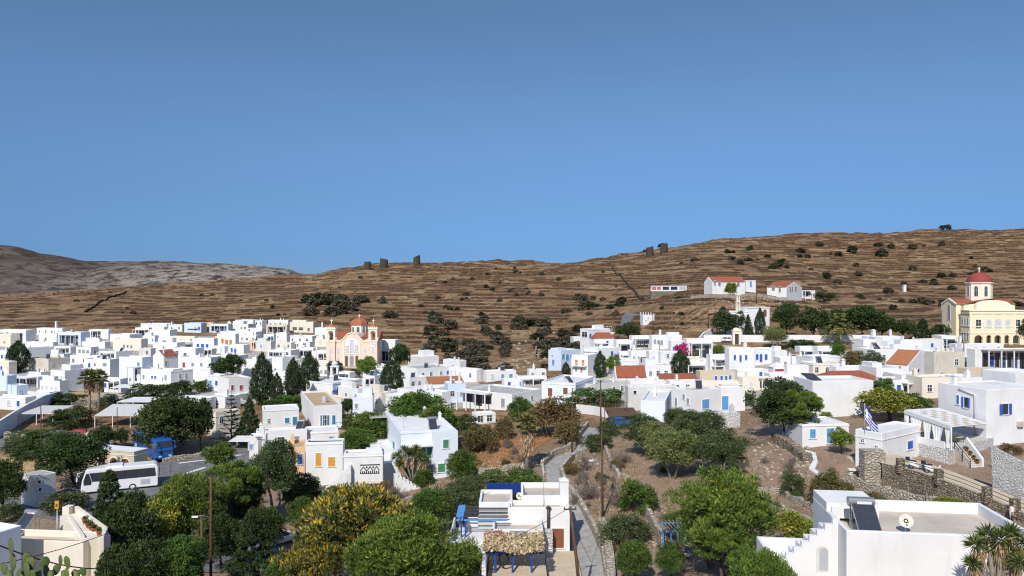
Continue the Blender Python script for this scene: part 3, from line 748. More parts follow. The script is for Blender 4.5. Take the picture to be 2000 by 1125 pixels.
H('house with a long low red tiled strip of roof', 833, 838, 906, 750, 772, 12, 'W', 'o', rk='shed', rise=.9)
H('low white house in front of the long red strip roof', 776, 815, 868, 763, 784, 50, 'W', 'w')
H('pale blue house wall with two tall thin chimneys in mid village', 868, 875, 910, 750, 788, 14, 'L', 'w', extra='ch .1 .1 2.2 .4;ch .7 .1 2.4 .4', name='pale_blue_house')
H('large white house with a glazed pergola front left of the brown bush', 904, 1000, 1058, 770, 802, 52, 'W', 'c', 'L 920 779 7 16 a;R 1009 783 5 8 d;R 1039 777 4 7 d', extra='can L .02 .62 .9 2.6;ch .06 .5 1.5 .5')
H('white garage with a pergola roof below the glazed pergola house', 922, 930, 968, 808, 829, 20, 'W', 'c')
H('white house on the gully edge behind the glazed pergola house', 944, 950, 1008, 725, 747, 16, 'W', 'w')
H('white box house left of the pale blue house on the gully edge', 1030, 1033, 1067, 722, 742, 10, 'W', 'w')
H('low white house with a leaning dark solar collector on its left end', 980, 985, 1026, 741, 760, 14, 'W', 'w')
H('broad white roof between gully houses and the rust shuttered house', 1006, 1010, 1068, 736, 756, 12, 'W', 'c')
H('white house with two rust brown shutters behind the brown bush', 1058, 1124, 1162, 748, 790, 66, 'V', 'w', 'L 1077 762 8 12 n;L 1107 768 8 16 n', extra='cor .55')
H('long low house with a grey slab roof right of the green hedge', 1125, 1162, 1228, 751, 780, 40, 'G', 'c')
H('tall blank weathered white house wall right of the utility poles', 1224, 1227, 1322, 754, 804, 6, 'G', 'w', 'R 1240 766 6 7 x')
H('plain white cube with a blue shutter low on its front beside the carport', 1251, 1299, 1314, 784, 824, 74, 'V', 'w', 'L 1282 818 9 8 b')
H('white house with one pale blue front shutter and slit windows at its left', 1314, 1349, 1408, 763, 820, 28, 'W', 's', 'L 1319 779 4 12 a;L 1327 773 4 8 a;L 1342 790 5 18 a;R 1378 789 13 17 k')
H('white house with a tall blue double door behind the pale blue shutter house', 1405, 1407, 1455, 757, 806, 6, 'W', 'w', 'R 1416 787 12 26 kD')
H('whitewashed stone outhouse with one dark hatch beside the curved stone steps', 1378, 1384, 1446, 808, 842, 8, 'whstone', 'w', 'R 1412 827 6 6 x', name='stone_outhouse')
# ---- right-hand village below the hillside
H('pale blue house with arched blue windows and a round window at the gully', 1071, 1096, 1132, 685, 724, 44, 'L', 'w', 'L 1086 708 5 10 k;R 1100 696 5 11 kA;R 1108 698 6 13 kA;R 1116 695 5 9 kA;L 1088 695 3 3 d', name='pale_blue_house')
H('white house with two orange shuttered balcony doors', 1116, 1148, 1170, 694, 734, 58, 'W', 'w', 'L 1125 708 5 12 oD;L 1138 709 5 12 oD;L 1128 722 4 8 o;L 1138 722 4 7 d', extra='bal L .1 .95 .45 1.1 frame')
H('tall white house with a dark corner veranda at the top of the right village', 1133, 1150, 1192, 643, 694, 32, 'W', 'w', 'L 1141 653 10 10 d;R 1152 656 4 9 b', extra='cor .4;up .5 .9 .5 .9 1.6')
H('white house with a red hipped roof and a dark glazed porch', 1154, 1160, 1200, 661, 694, 16, 'W', 'r', 'R 1186 670 4 8 b', rk='hip', rise=1.8, extra='can R .02 .62 .7 2')
H('white house with blue shutters and a canopied porch under the red hipped roof', 1139, 1168, 1212, 681, 718, 36, 'W', 'w', 'R 1172 688 5 7 b;R 1195 690 5 8 b', extra='can L .05 .95 .8 1.8')
H('white house with a shady porch right of the red hipped roof', 1199, 1204, 1234, 664, 692, 12, 'W', 'w', extra='can R .1 .8 .72 1.8')
H('white house with a row of four small arched windows', 1230, 1234, 1272, 656, 684, 10, 'W', 'w', 'R 1238 669 4 8 aA;R 1247 669 4 7 aA;R 1254 669 4 7 aA;R 1262 669 4 7 aA')
H('long white house with three arched windows and two roof chimneys', 1269, 1273, 1332, 655, 684, 8, 'W', 'w', 'R 1279 667 5 9 aA;R 1286 668 5 9 aA;R 1292 669 5 10 aA', extra='ch .3 .5 1.8 .6;up .55 .95 .4 .9 1.3')
H('low white house with a blue door between two blue windows, beside the yellow green tree', 1207, 1210, 1234, 687, 719, 8, 'W', 'w', 'R 1215 704 4 8 b;R 1221 705 5 15 bD;R 1227 705 4 7 b')
H('white house with a canopied window and an outside stair right of the yellow green tree', 1229, 1233, 1282, 686, 724, 8, 'W', 's', 'R 1238 699 3 7 a', extra='can R .25 .7 .72 1.6')
H('white stair tower house behind the thin utility pole', 1264, 1268, 1294, 686, 728, 8, 'W', 'w')
H('white house with a red door left of the bougainvillea tree', 1286, 1290, 1328, 687, 730, 8, 'W', 'w', 'R 1304 695 5 8 d;R 1301 717 4 9 rD', extra='can R .05 .4 .35 1.4')
H('white house with a blue pergola under the magenta bougainvillea', 1308, 1311, 1342, 666, 694, 8, 'W', 'w', 'R 1318 681 9 8 b')
H('white house with two bluish arched windows right of the bougainvillea', 1337, 1341, 1392, 662, 702, 8, 'W', 'w', 'R 1363 677 6 11 wA;R 1372 677 5 11 wA')
H('house with a red tiled roof between white gable edges', 1198, 1203, 1264, 738, 752, 8, 'W', 'r', rk='gx', rise=2.7)
H('low house with a flat red tiled strip roof behind the beige house', 1288, 1292, 1362, 742, 758, 6, 'W', 'r', rk='shed', rise=1.0)
H('broad white roof in front of the red roof with white gable edges', 1160, 1166, 1228, 743, 764, 10, 'W', 'w')
H('wide pale roofed house right of the grey slab roof', 1226, 1230, 1304, 745, 768, 8, 'W', 's')
H('tan roofed house behind the pale blue shutter house', 1304, 1308, 1384, 744, 770, 8, 'W', 't', extra='ch .2 .5 1.4 .5')
H('beige house with four blue shuttered windows in a row', 1362, 1367, 1436, 725, 752, 8, 'B', 's', 'R 1398 739 5 10 b;R 1409 739 5 10 b;R 1418 739 5 10 b;R 1426 737 4 9 b', name='beige_house')
H('long curved roofed beige house below the row of blue shutters', 1366, 1370, 1452, 746, 772, 8, 'I', 's')
H('white house with a canopied balcony left of the three blue shutters', 1383, 1387, 1426, 693, 726, 8, 'W', 'w', extra='can R .1 .9 .72 1.6;bal R .05 .95 .3 1.3 frame')
H('white house with three blue shutters upstairs and a blue porch below', 1419, 1424, 1474, 680, 738, 8, 'W', 'w', 'R 1435 698 5 9 b;R 1446 700 5 12 bD;R 1457 698 5 9 b;R 1440 724 9 7 b;R 1458 724 9 6 b')
H('white house with three tall arched deep blue doors', 1471, 1475, 1512, 680, 714, 8, 'W', 's', 'R 1476 697 5 12 bA;R 1486 699 6 16 bA;R 1496 697 6 12 bA')
H('white house with one arched blue window left of the brown door', 1509, 1513, 1544, 686, 712, 8, 'W', 'w', 'R 1523 703 5 9 bA')
H('brown stone house front with a wide rust coloured door', 1541, 1544, 1562, 687, 710, 8, 'drystone', 's', 'R 1553 699 12 13 nD', name='stone_house')
H('white house with a light blue door under the left of two porches', 1558, 1562, 1596, 677, 708, 8, 'W', 'w', 'R 1580 692 8 10 k', extra='can R .05 .8 .72 1.8')
H('white house with grey windows under the right of two porches', 1594, 1597, 1630, 677, 708, 8, 'W', 'w', 'R 1609 693 5 9 a;R 1618 693 4 9 a', extra='can R .02 .98 .72 1.8')
H('little white gabled house with a rose red lower front', 1507, 1511, 1540, 718, 732, 8, 'W', 'w', 'R 1522 723 18 5 r', rk='gy', rise=1.0)
H('long low white house below the brown stone front', 1498, 1503, 1588, 730, 754, 8, 'W', 'w')
H('white wall house with a grey awning left of the big dark conifer', 1446, 1450, 1512, 738, 766, 8, 'I', 'c', extra='can R .5 .99 .9 1.6 c')
H('low white row behind the house of four blue shutters', 1436, 1440, 1500, 722, 742, 8, 'W', 'w')
H('very big blank white wall house behind the blue door cottage', 1583, 1587, 1706, 744, 818, 4, 'W', 'w', '-', d=7)
H('long red hip roofed house behind the big blank white wall', 1608, 1612, 1724, 742, 760, 4, 'W', 'r', rk='hip', rise=1.5, d=6)
H('long white house with a white dome chimney behind the red hip roof', 1628, 1632, 1734, 716, 742, 6, 'W', 'w', extra='ch .15 .2 1.8 .7;ch .6 .3 1.2 .5')
H('lavender white house with three brown openings below the pines', 1690, 1694, 1760, 657, 690, 8, 'V', 'w', 'R 1713 672 5 9 n;R 1730 672 3 5 d;R 1743 676 4 9 n', extra='ch .2 .2 2 .9;ch .75 .2 2 .5')
H('low white house right of the lavender white house', 1754, 1758, 1800, 664, 694, 8, 'W', 's')
H('white house with an arched brown door and one blue window', 1786, 1797, 1838, 663, 694, 20, 'W', 's', 'L 1791 671 6 14 nA;R 1820 674 5 8 b')
H('white house with a small blue window beside the tiled gable', 1742, 1746, 1802, 682, 708, 8, 'V', 'w', 'R 1761 690 4 8 b')
H('blank white house above the orange tiled gable', 1800, 1804, 1832, 684, 712, 8, 'W', 'w')
H('white pedimented house with an orange tiled roof and wine red doors', 1728, 1775, 1820, 713, 742, 42, 'W', 'o', 'L 1745 716 5 4 aA;L 1761 724 4 12 rA;L 1768 724 4 12 rA;R 1783 726 5 13 rA;R 1793 727 5 14 rA', rk='gy', rise=2.6, extra='base .4 I')
H('tall pale stone house side behind the big blue shutter house', 1818, 1824, 1884, 688, 752, 12, 'S', 'w', name='stone_house')
H('white house with two dark green shutters beside the wooden pole', 1876, 1881, 1918, 680, 722, 8, 'W', 'w', 'R 1899 708 9 17 g;R 1885 706 4 16 g')
H('white house with three tall blue doors under a grey slab canopy', 1898, 1904, 2016, 682, 730, 6, 'W', 'w', 'R 1937 707 9 24 bD;R 1958 709 12 25 bD;R 1981 710 10 22 bD', extra='can R .1 .99 .96 2.4 c')
H('low white house in front of the yellow church steps', 1860, 1866, 1960, 672, 692, 8, 'W', 'w', extra='ch .1 .1 2.4 .6')
H('beige house with a dark arch below the house of three blue doors', 1886, 1890, 1960, 720, 754, 8, 'B', 's', 'R 1905 742 16 12 xA', name='beige_house')
# ---- hillside
H('long white schoolhouse with a red gabled roof alone on the hillside', 1375, 1391, 1455, 543, 567, 13, 'W', 'r', 'R 1396 553 4 9 a;R 1405 554 4 8 d;R 1442 555 4 8 d', rk='gx', rise=2.2, ext=1.5)
H('white annex with one blue door joined to the schoolhouse', 1454, 1457, 1476, 543, 565, 12, 'W', 'w', 'R 1466 555 4 11 k')
H('white bungalow with a red roof right of the schoolhouse on the hillside', 1498, 1536, 1566, 557, 582, 50, 'W', 'r', 'L 1511 565 4 11 d;L 1522 563 3 8 d;L 1525 563 3 8 d;R 1543 564 3 8 d;R 1547 564 3 8 d;R 1554 564 3 8 d', rk='gy', rise=2.4, ext=2)
H('low white porch wing at the right end of the hillside bungalow', 1563, 1566, 1592, 560, 575, 16, 'W', 'w', extra='can R .05 .6 .9 2')
H('roofless stone ruin beside the hillside lane', 1174, 1177, 1200, 633, 648, 10, 'I', 's', 'R 1184 641 5 6 x;R 1192 642 5 8 x', name='stone_ruin')
# ------------------------------------------------------------------ the lanes and the small houses between the named ones
M['lane'] = mottled('whitewashed_lane', (.50, .46, .40), (.36, .32, .27), .5, .9, .2, .02)
drape('village_lanes', [((-40, 785), (125, 790)), ((-40, 740), (480, 790)), ((-40, 700), (625, 775)), ((-40, 660), (640, 700)), ((-40, 650), (640, 660))], M['lane'], .05, n=30)
drape('village_lanes', [((600, 800), (720, 815)), ((600, 775), (880, 800)), ((640, 740), (1000, 790)), ((740, 712), (930, 745))], M['lane'], .05, n=20)
drape('village_lanes', [((930, 800), (1130, 790)), ((940, 750), (1140, 750))], M['lane'], .06, n=16)
drape('village_lanes', [((1130, 800), (1460, 800)), ((1110, 745), (1720, 760)), ((1130, 715), (1880, 750)), ((1140, 690), (1890, 700)), ((1200, 672), (1360, 672))], M['lane'], .07, n=40)
LMK = [(320, 690, 'red gabled roof'), (687, 690, 'orange church'), (500, 675, 'orange peach house'), (443, 665, 'house with three orange shutters'), (398, 672, 'blue door between two blue windows'), (140, 660, 'pale blue house with grey side'), (163, 686, 'house of three fanlights'), (36, 700, 'round dark tree at left'), (185, 770, 'pair of fan palms'), (512, 740, 'tallest broad cypress'), (604, 725, 'cypress by the church wall'), (445, 720, 'pair of dark bushy trees'), (140, 745, 'grey stepped house'), (80, 712, 'stone patched house'), (458, 762, 'two red shutters'), (400, 715, 'single red shutter'), (380, 640, 'left pale blue back row house'), (448, 638, 'tiny belfry'), (540, 645, 'wide beige back row house'), (250, 675, 'cream house of three windows'), (100, 757, 'pink shuttered doors'), (452, 810, 'ladder branched conifer'), (350, 740, 'low ivory roofed house'), (195, 653, 'back row veranda house'), (204, 697, 'double solar panel'), (654, 730, 'little bell tower'), (666, 772, 'bright blue awning'), (800, 800, 'umbrella pines'), (835, 735, 'round terrace front'), (865, 745, 'long red roof strip'), (885, 770, 'pale blue house with chimneys'), (960, 785, 'glazed pergola house'), (1090, 768, 'two rust brown shutters'), (1135, 715, 'orange shuttered balcony doors'), (1180, 660, 'red hipped roof'), (1250, 670, 'row of four arched windows'), (1331, 678, 'magenta bougainvillea'), (1230, 735, 'red roof with white gable edges'), (1415, 738, 'beige house of four blue shutters'), (1447, 705, 'house of three blue shutters'), (1490, 695, 'three arched blue doors'), (1552, 698, 'brown stone house front'), (1595, 690, 'pair of porches'), (1668, 745, 'long red hip roof'), (1775, 720, 'orange tiled gable'), (1725, 672, 'lavender white house'), (1812, 675, 'arched brown door house'), (1850, 720, 'tall pale stone house side'), (1438, 655, 'cemetery gate'), (280, 645, 'cream roofed back row house'), (590, 640, 'cream house with slatted front'), (55, 660, 'big back row house at the left end'), (345, 675, 'long plain white house'), (1290, 780, 'plain white cube'), (1370, 780, 'pale blue front shutter'), (1172, 710, 'dark slim cypress'), (550, 715, 'slim low cypress'), (755, 690, 'dark porch by the church'), (15, 750, 'pale blue house at the photo edge')]
used_l = set()
def fill_label(px, py, k):
    adj = ['plain white', 'low white', 'small white', 'little white', 'narrow white', 'square white'][k % 6]
    for d, x, y, n in sorted(((px-a)**2*.5+(py-b)**2*2, a, b, n) for a, b, n in LMK):
        dx, dy = px-x, py-y
        rel = ('right of' if dx > 0 else 'left of') if abs(dx) > abs(dy)*1.6 else ('in front of' if dy > 0 else 'behind')
        if (n, rel) in used_l: continue
        used_l.add((n, rel)); return '%s house just %s the %s' % (adj, rel, n)
COV = np.zeros((130, 500), bool)       # cells of 4 px of the picture that a named house already fills, rows from y = 600
def cover(l, r, t, b): COV[max(0, int((t-600)/4)):max(0, int(math.ceil((b-600)/4))), max(0, int(l/4)):max(0, int(math.ceil(r/4)))] = True
PLAN = []
for h in HOUSES:
    cs = [h.C, h.C+h.u*h.W, h.C+h.v*h.D, h.C+h.u*h.W+h.v*h.D]; xs = [1000+c.x/c.y*F for c in cs]; tops = [562.5-(h.zb+h.H-CAM)/c.y*F for c in cs]
    cover(min(xs), max(xs), min(tops), 562.5-(h.zb-CAM)/h.Y*F); PLAN.append((h.C+h.u*h.W/2+h.v*h.D/2, math.hypot(h.W, h.D)/2))
for px_, t_, b_, w_ in ((36, 666, 727, 42), (300, 744, 786, 80), (445, 690, 748, 70), (512, 690, 792, 46), (590, 690, 784, 70), (655, 600, 735, 40), (690, 600, 740, 110), (765, 703, 770, 46), (780, 670, 726, 42), (716, 696, 742, 42), (1172, 686, 738, 26), (1198, 694, 732, 32), (1329, 664, 738, 40), (1660, 664, 722, 100), (1226, 630, 668, 54), (185, 722, 822, 64), (330, 770, 900, 140), (1160, 752, 800, 96), (1078, 762, 852, 110), (1446, 756, 792, 54), (1532, 738, 862, 132)): cover(px_-w_/2, px_+w_/2, t_, b_)
fr_ = random.Random(5); nfill = 0
ZONES = [((0, 642), (650, 766), 74, 46), ((640, 935), (716, 812), 46, 32), ((935, 1130), (738, 800), 30, 12), ((1125, 1890), (668, 776), 8, 56)]
for (x0, x1), (y0, y1), th_, mx in ZONES:
    got = 0; cand = [(x, y) for y in range(y0+6, y1, 5) for x in range(x0+6, x1, 8)]; fr_.shuffle(cand); cand.sort(key=lambda c: -round(c[1]/25))
    for px_, py_ in cand:
        if got >= mx: break
        if x0 == 0 and py_ > 752-max(0, px_-120)*.0 and px_ > 230 and px_ < 420: continue
        if x0 == 640 and px_ < 735 and py_ < 750: continue
        if x0 == 1125 and py_ > 750 and px_ > 1450 and px_ < 1740: continue
        if (x0 == 640 and px_ > 850 and py_ > 765) or (x0 == 935 and py_ > 772): continue
        if x0 == 1125 and py_ < 690 and 1380 < px_ < 1680: continue
        if COV[int((py_-600)/4), int(px_/4)]: continue
        C_ = G(px_, py_+fr_.uniform(3, 7)); k_ = F/C_.y; w2 = fr_.uniform(4.2, 8.0); dp = fr_.uniform(4, 6.5); hh_ = fr_.uniform(2.8, 4.4)
        q_ = Vector((C_.x, C_.y+dp/2, C_.z)); rad = math.hypot(w2, dp)/2
        if any((Vector((a.x-q_.x, a.y-q_.y, 0))).length < (r_+rad)*.60 for a, r_ in PLAN): continue
        bp = 562.5-(C_.z-CAM)/C_.y*F
        t2 = th_+fr_.uniform(-6, 6); mr_ = fr_.choice((.75, .8)) if th_ > 45 else .1
        l_, r_ = px_-w2*k_/2, px_+w2*k_/2; cx_ = l_+(r_-l_)*mr_
        lb = fill_label(px_, py_, nfill)
        if not lb: continue
        house(lb, l_, cx_, r_, bp-hh_*k_, bp, t2, fr_.choice('WWWWWIVWG'), fr_.choice('wwwwsscc'), fr_.choice((1, 2, 2, 3)), d=dp if th_ < 45 else None)
        h = HOUSES[-1]; PLAN.append((q_, rad)); cover(l_, r_, bp-hh_*k_-4, bp); got += 1; nfill += 1
print('fill houses', nfill)
# ------------------------------------------------------------------ plants
LF = {}
LF['dark'] = foliage('dark_green_leaves', (.026, .044, .014), (.055, .080, .024))
LF['green'] = foliage('mid_green_leaves', (.040, .075, .016), (.085, .135, .028))
LF['bright'] = foliage('bright_green_leaves', (.075, .13, .02), (.15, .20, .035))
LF['pine'] = foliage('pine_needles', (.042, .086, .018), (.095, .150, .028), (.14, .15, .03))
LF['lightpine'] = foliage('yellow_green_needles', (.080, .13, .018), (.15, .19, .028), (.17, .17, .03))
LF['cyp'] = foliage('cypress_scales', (.022, .040, .018), (.046, .068, .026))
LF['olive'] = foliage('olive_leaves', (.090, .108, .034), (.16, .175, .058), (.20, .20, .09))
LF['olived'] = foliage('dark_olive_leaves', (.036, .058, .022), (.070, .098, .036), (.11, .125, .055))
LF['gold'] = foliage('golden_shoots', (.30, .22, .022), (.44, .325, .032), (.14, .15, .024))
LF['citrus'] = foliage('yellowing_leaves', (.11, .14, .02), (.26, .24, .035), (.30, .22, .04))
LF['brown'] = foliage('browning_leaves', (.105, .075, .032), (.17, .12, .045), (.12, .12, .045))
LF['dry'] = foliage('dry_leaves', (.20, .145, .085), (.32, .24, .15))
LF['grey'] = foliage('grey_scrub_leaves', (.062, .056, .038), (.105, .090, .062), (.085, .08, .045))
LF['deep'] = foliage('dull_scrub_leaves', (.026, .032, .016), (.055, .060, .030))
LF['straw'] = foliage('straw_bracts', (.36, .27, .17), (.46, .36, .24))
LF['red'] = foliage('reddish_leaves', (.10, .070, .030), (.16, .09, .035), (.09, .11, .03))
LF['palm'] = foliage('palm_leaflets', (.06, .085, .025), (.14, .16, .05), (.24, .20, .08))
LF['skirt'] = foliage('dead_palm_leaves', (.26, .18, .10), (.38, .28, .17))
LF['yucca'] = foliage('yucca_blades', (.030, .055, .018), (.085, .115, .035), (.17, .18, .05))
LF['pink'] = foliage('magenta_bracts', (.40, .03, .16), (.52, .06, .24))
LF['cactus'] = mottled('cactus_skin', (.075, .12, .045), (.16, .17, .06), 2.5, .6, .3, .03)
LF['twig'] = mottled('dry_twigs', (.23, .19, .16), (.15, .12, .10), 4, .95, .2, .02)

def leaves_mesh(name, pts, dirs, L, Wd, mats, mi, seed, tri=False):
    """one rhombic leaf per point; dirs = leaf axis"""
    g = np.random.default_rng(seed); n = len(pts)
    d = dirs / np.maximum(np.linalg.norm(dirs, axis=1, keepdims=True), 1e-6)
    r = g.normal(size=(n, 3)); s = np.cross(d, r); s /= np.maximum(np.linalg.norm(s, axis=1, keepdims=True), 1e-6)
    k = g.uniform(.65, 1.35, (n, 1)); L_ = L*k; W_ = Wd*k
    nn = np.cross(d, s)
    v = np.stack([pts - d*L_*.5, pts + s*W_*.5 + nn*W_*.12, pts + d*L_*.5, pts - s*W_*.5 + nn*W_*.12], 1).reshape(-1, 3)
    me = bpy.data.meshes.new(name)
    me.vertices.add(4*n); me.vertices.foreach_set('co', v.ravel())
    me.loops.add(4*n); me.loops.foreach_set('vertex_index', np.arange(4*n, dtype=np.int32))
    me.polygons.add(n); me.polygons.foreach_set('loop_start', np.arange(0, 4*n, 4, dtype=np.int32)); me.polygons.foreach_set('loop_total', np.full(n, 4, np.int32))
    for m in mats: me.materials.append(m)
    me.polygons.foreach_set('material_index', np.asarray(mi, np.int32)); me.update()
    return me

def clumps(kind, g):
    """clump centres and radii in a box one unit wide and tall"""
    C = []
    def dirv():
        v = g.normal(size=3); return v/np.linalg.norm(v)
    if kind in ('round', 'olive', 'citrus', 'big'):
        nc = dict(round=50, olive=60, citrus=40, big=95)[kind]
        z0 = {'round': .56, 'olive': .58, 'citrus': .56, 'big': .55}[kind]
        lob = [(dirv(), g.uniform(-.12, .34)) for _ in range(9)]
        for _ in range(nc):
            d = dirv()
            if d[2] < -.55: d[2] *= -.6
            f = g.uniform(.66, .9) * (.84 + sum(a*max(0, d @ l)**3 for l, a in lob))
            r = g.uniform(.085, .17) if kind != 'big' else g.uniform(.05, .105)
            C.append((d[0]*.42*f/.85, d[1]*.42*f/.85, z0 + d[2]*.37*f/.85, r))
        for _ in range(nc//5): d = dirv()*.22; C.append((d[0], d[1], z0+d[2], .2))
    elif kind == 'pine':
        for _ in range(46):
            a = g.uniform(0, 2*PI); q = g.uniform(0, 1)**.6; z = .62 + .30*math.sqrt(max(0, 1-q*q)) + g.uniform(-.10, .05)
            C.append((.42*q*math.cos(a), .42*q*math.sin(a), z, g.uniform(.07, .125)))
        for _ in range(14):
            a = g.uniform(0, 2*PI); q = g.uniform(.5, 1); C.append((.40*q*math.cos(a), .40*q*math.sin(a), g.uniform(.42, .62), g.uniform(.06, .10)))
    elif kind == 'umbrella':
        for _ in range(60):
            a = g.uniform(0, 2*PI); q = g.uniform(0, 1)**.55; z = .50 + .38*math.sqrt(max(0, 1-q*q)) + g.uniform(-.06, .04)
            C.append((.43*q*math.cos(a), .43*q*math.sin(a), z, g.uniform(.08, .125)))
        for _ in range(16):
            a = g.uniform(0, 2*PI); q = g.uniform(.6, 1); C.append((.42*q*math.cos(a), .42*q*math.sin(a), g.uniform(.28, .5), g.uniform(.08, .12)))
    elif kind == 'cypress':
        for k in range(90):
            t = (k+.5)/90; rr = .40*min(1, (t+.06)*4)*(1-max(0, (t-.45)/.56)**1.7)
            a = k*2.4 + g.uniform(-.4, .4); C.append((rr*math.cos(a)*g.uniform(.7, 1.1), rr*math.sin(a)*g.uniform(.7, 1.1), .04+t*.92, g.uniform(.09, .15)*(1 if t < .8 else .6)))
    elif kind == 'conifer':
        for k in range(95):
            t = (k+.5)/95; rr = .46*(1-t)**.75
            a = k*2.4; q = g.uniform(.55, 1.05); C.append((rr*q*math.cos(a), rr*q*math.sin(a), .08+t*.9-.05*q, g.uniform(.06, .11)*(1.15-t*.6)))
    elif kind == 'shrub':
        for _ in range(34):
            d = dirv(); d[2] = abs(d[2]); f = g.uniform(.6, .95)
            C.append((d[0]*.42*f, d[1]*.42*f, .12+d[2]*.72*f, g.uniform(.12, .2)))
    elif kind == 'hedge':
        for _ in range(60):
            x = g.uniform(-.46, .46); y = g.uniform(-.42, .42); C.append((x, y, g.uniform(.10, .82)*(1-abs(y)*.5), g.uniform(.10, .17)))
    return np.array(C)

def crown_mesh(name, kind, seed, n, L, Wd, mats, tipfrac=None, up=.25, zsq=1.0, spread=.5, out=1.0):
    g = np.random.default_rng(seed); C = clumps(kind, g)
    wgt = C[:, 3]**2; idx = g.choice(len(C), n, p=wgt/wgt.sum())
    d = g.normal(size=(n, 3)); d /= np.linalg.norm(d, axis=1, keepdims=True)
    d[:, 2] = np.where(d[:, 2] < -.5, -d[:, 2], d[:, 2])
    rr = C[idx, 3:4] * g.uniform(.3, 1.06, (n, 1))**.6
    off = d * rr; off[:, 2] *= zsq
    p = C[idx, :3] + off
    dirs = d*out + g.normal(size=(n, 3))*spread; dirs[:, 2] += up
    if tipfrac is not None: mi = ((rr[:, 0]/C[idx, 3] > .72) & (d[:, 2] > -.15) & (g.random(n) < tipfrac)).astype(int)
    else: mi = np.zeros(n, int)
    return leaves_mesh(name, p, dirs, L, Wd, mats, mi, seed+1)

def trunk_mesh(kind, seed, mat):
    g = random.Random(seed); m = MB()
    def limb(a, b, r0, r1, wob=.03):
        a = Vector(a); b = Vector(b); pts = [a.lerp(b, t/4) + Vector((g.uniform(-wob, wob), g.uniform(-wob, wob), 0))*(0 < t < 4) for t in range(5)]
        m.tube(pts, r0, 6, 0, r1); return pts
    if kind in ('cypress', 'conifer'):
        limb((0, 0, -.05), (0, 0, .9), .035, .006, .004)
    elif kind in ('pine', 'umbrella'):
        limb((0, 0, -.06), (.02, .01, .5), .032, .02)
        for k in range(8): a = k*.8+g.uniform(0, .5); z = g.uniform(.3, .5); q = g.uniform(.22, .38); limb((.015, .01, z), (q*math.cos(a), q*math.sin(a), g.uniform(.62, .75)), .014, .004)
    elif kind in ('olive',):
        for k in range(3): a = k*2.1+g.uniform(0, 1); limb((.03*math.cos(a), .03*math.sin(a), -.06), (.18*math.cos(a), .18*math.sin(a), .5), .028, .012)
    elif kind in ('shrub', 'hedge'):
        for k in range(6): a = k*1.05; limb((.05*math.cos(a), .05*math.sin(a), -.08), (.28*math.cos(a), .28*math.sin(a), .6), .014, .004)
    else:
        limb((0, 0, -.06), (.01, 0, .42), .036, .022)
        for k in range(7): a = k*.9+g.uniform(0, .4); q = g.uniform(.15, .32); limb((.01, 0, g.uniform(.22, .42)), (q*math.cos(a), q*math.sin(a), g.uniform(.5, .75)), .016, .005)
    return m.mesh('trunk', mat)

def dry_mesh(seed, n, twig, leafmat=None, nl=0):
    """a bare bush: many thin twigs; a few dead leaves"""
    g = random.Random(seed); m = MB(); ends = []
    for k in range(n):
        a = g.uniform(0, 2*PI); t = g.uniform(.1, 1.25); q = .48
        e = Vector((q*math.sin(t)*math.cos(a), q*math.sin(t)*math.sin(a), .95*math.cos(t)*g.uniform(.6, 1)+.05))*g.uniform(.7, 1.05)
        b = e*.35 + Vector((g.uniform(-.05, .05), g.uniform(-.05, .05), .05))
        m.tube([(0, 0, -.02), b, e*.7+Vector((g.uniform(-.06, .06), g.uniform(-.06, .06), 0)), e], .010, 3, 0, .003)
        for j in range(4):
            s = b.lerp(e, g.uniform(.2, .9)); f = s + Vector((g.uniform(-.14, .14), g.uniform(-.14, .14), g.uniform(-.02, .16))); m.tube([s, f], .004, 3, 0, .002); ends.append(f)
    return m.mesh('twigs', twig), ends

CR = {}
def lib(key, kind, seeds, n, L, Wd, mats, bark='bark', **kw):
    CR[key] = [(crown_mesh('crown', kind, 50+s*7, n, L, Wd, mats, **kw), trunk_mesh(kind, s, M[bark])) for s in range(seeds)]
near, mid, far = 1, 2, 3
lib('round_near', 'big', 2, 15000, .032, .020, [LF['dark']], up=.1)
lib('round_mid', 'round', 3, 5200, .055, .034, [LF['dark']], up=.1)
lib('green_near', 'big', 2, 15000, .032, .019, [LF['green']], up=.15)
lib('green_mid', 'round', 2, 5200, .052, .032, [LF['green']], up=.1)
lib('bright_mid', 'round', 2, 5500, .052, .032, [LF['bright']], up=.15)
lib('bright_near', 'big', 1, 13000, .034, .022, [LF['bright'], LF['citrus']], tipfrac=.35)
lib('pine_near', 'pine', 2, 26000, .040, .0085, [LF['pine'], LF['lightpine']], tipfrac=.5, up=.75, zsq=.7, spread=.45)
lib('pine_mid', 'pine', 2, 8000, .055, .018, [LF['pine']], up=.6, zsq=.7)
lib('bigpine', 'big', 2, 30000, .038, .009, [LF['pine'], LF['lightpine']], tipfrac=.45, up=.6, spread=.5)
lib('umbrella', 'umbrella', 3, 12000, .036, .018, [LF['green'], LF['bright']], tipfrac=.25, up=.5, zsq=.75)
lib('grove', 'big', 3, 15000, .032, .018, [LF['green'], LF['bright']], tipfrac=.3, up=.4)
lib('cypress', 'cypress', 3, 6500, .055, .026, [LF['cyp']], up=.9, spread=.4)
lib('conifer_near', 'conifer', 2, 14000, .048, .014, [LF['cyp'], LF['dark']], tipfrac=.5, up=-.1, zsq=.55, spread=.4)
lib('conifer_mid', 'conifer', 2, 5500, .06, .024, [LF['cyp'], LF['dark']], tipfrac=.4, up=-.05, zsq=.6)
lib('gold', 'big', 2, 22000, .040, .013, [LF['olived'], LF['gold']], tipfrac=.56, up=.75, spread=.35)
lib('olive_near', 'olive', 2, 24000, .034, .014, [LF['olive']], 'palebark', spread=.8)
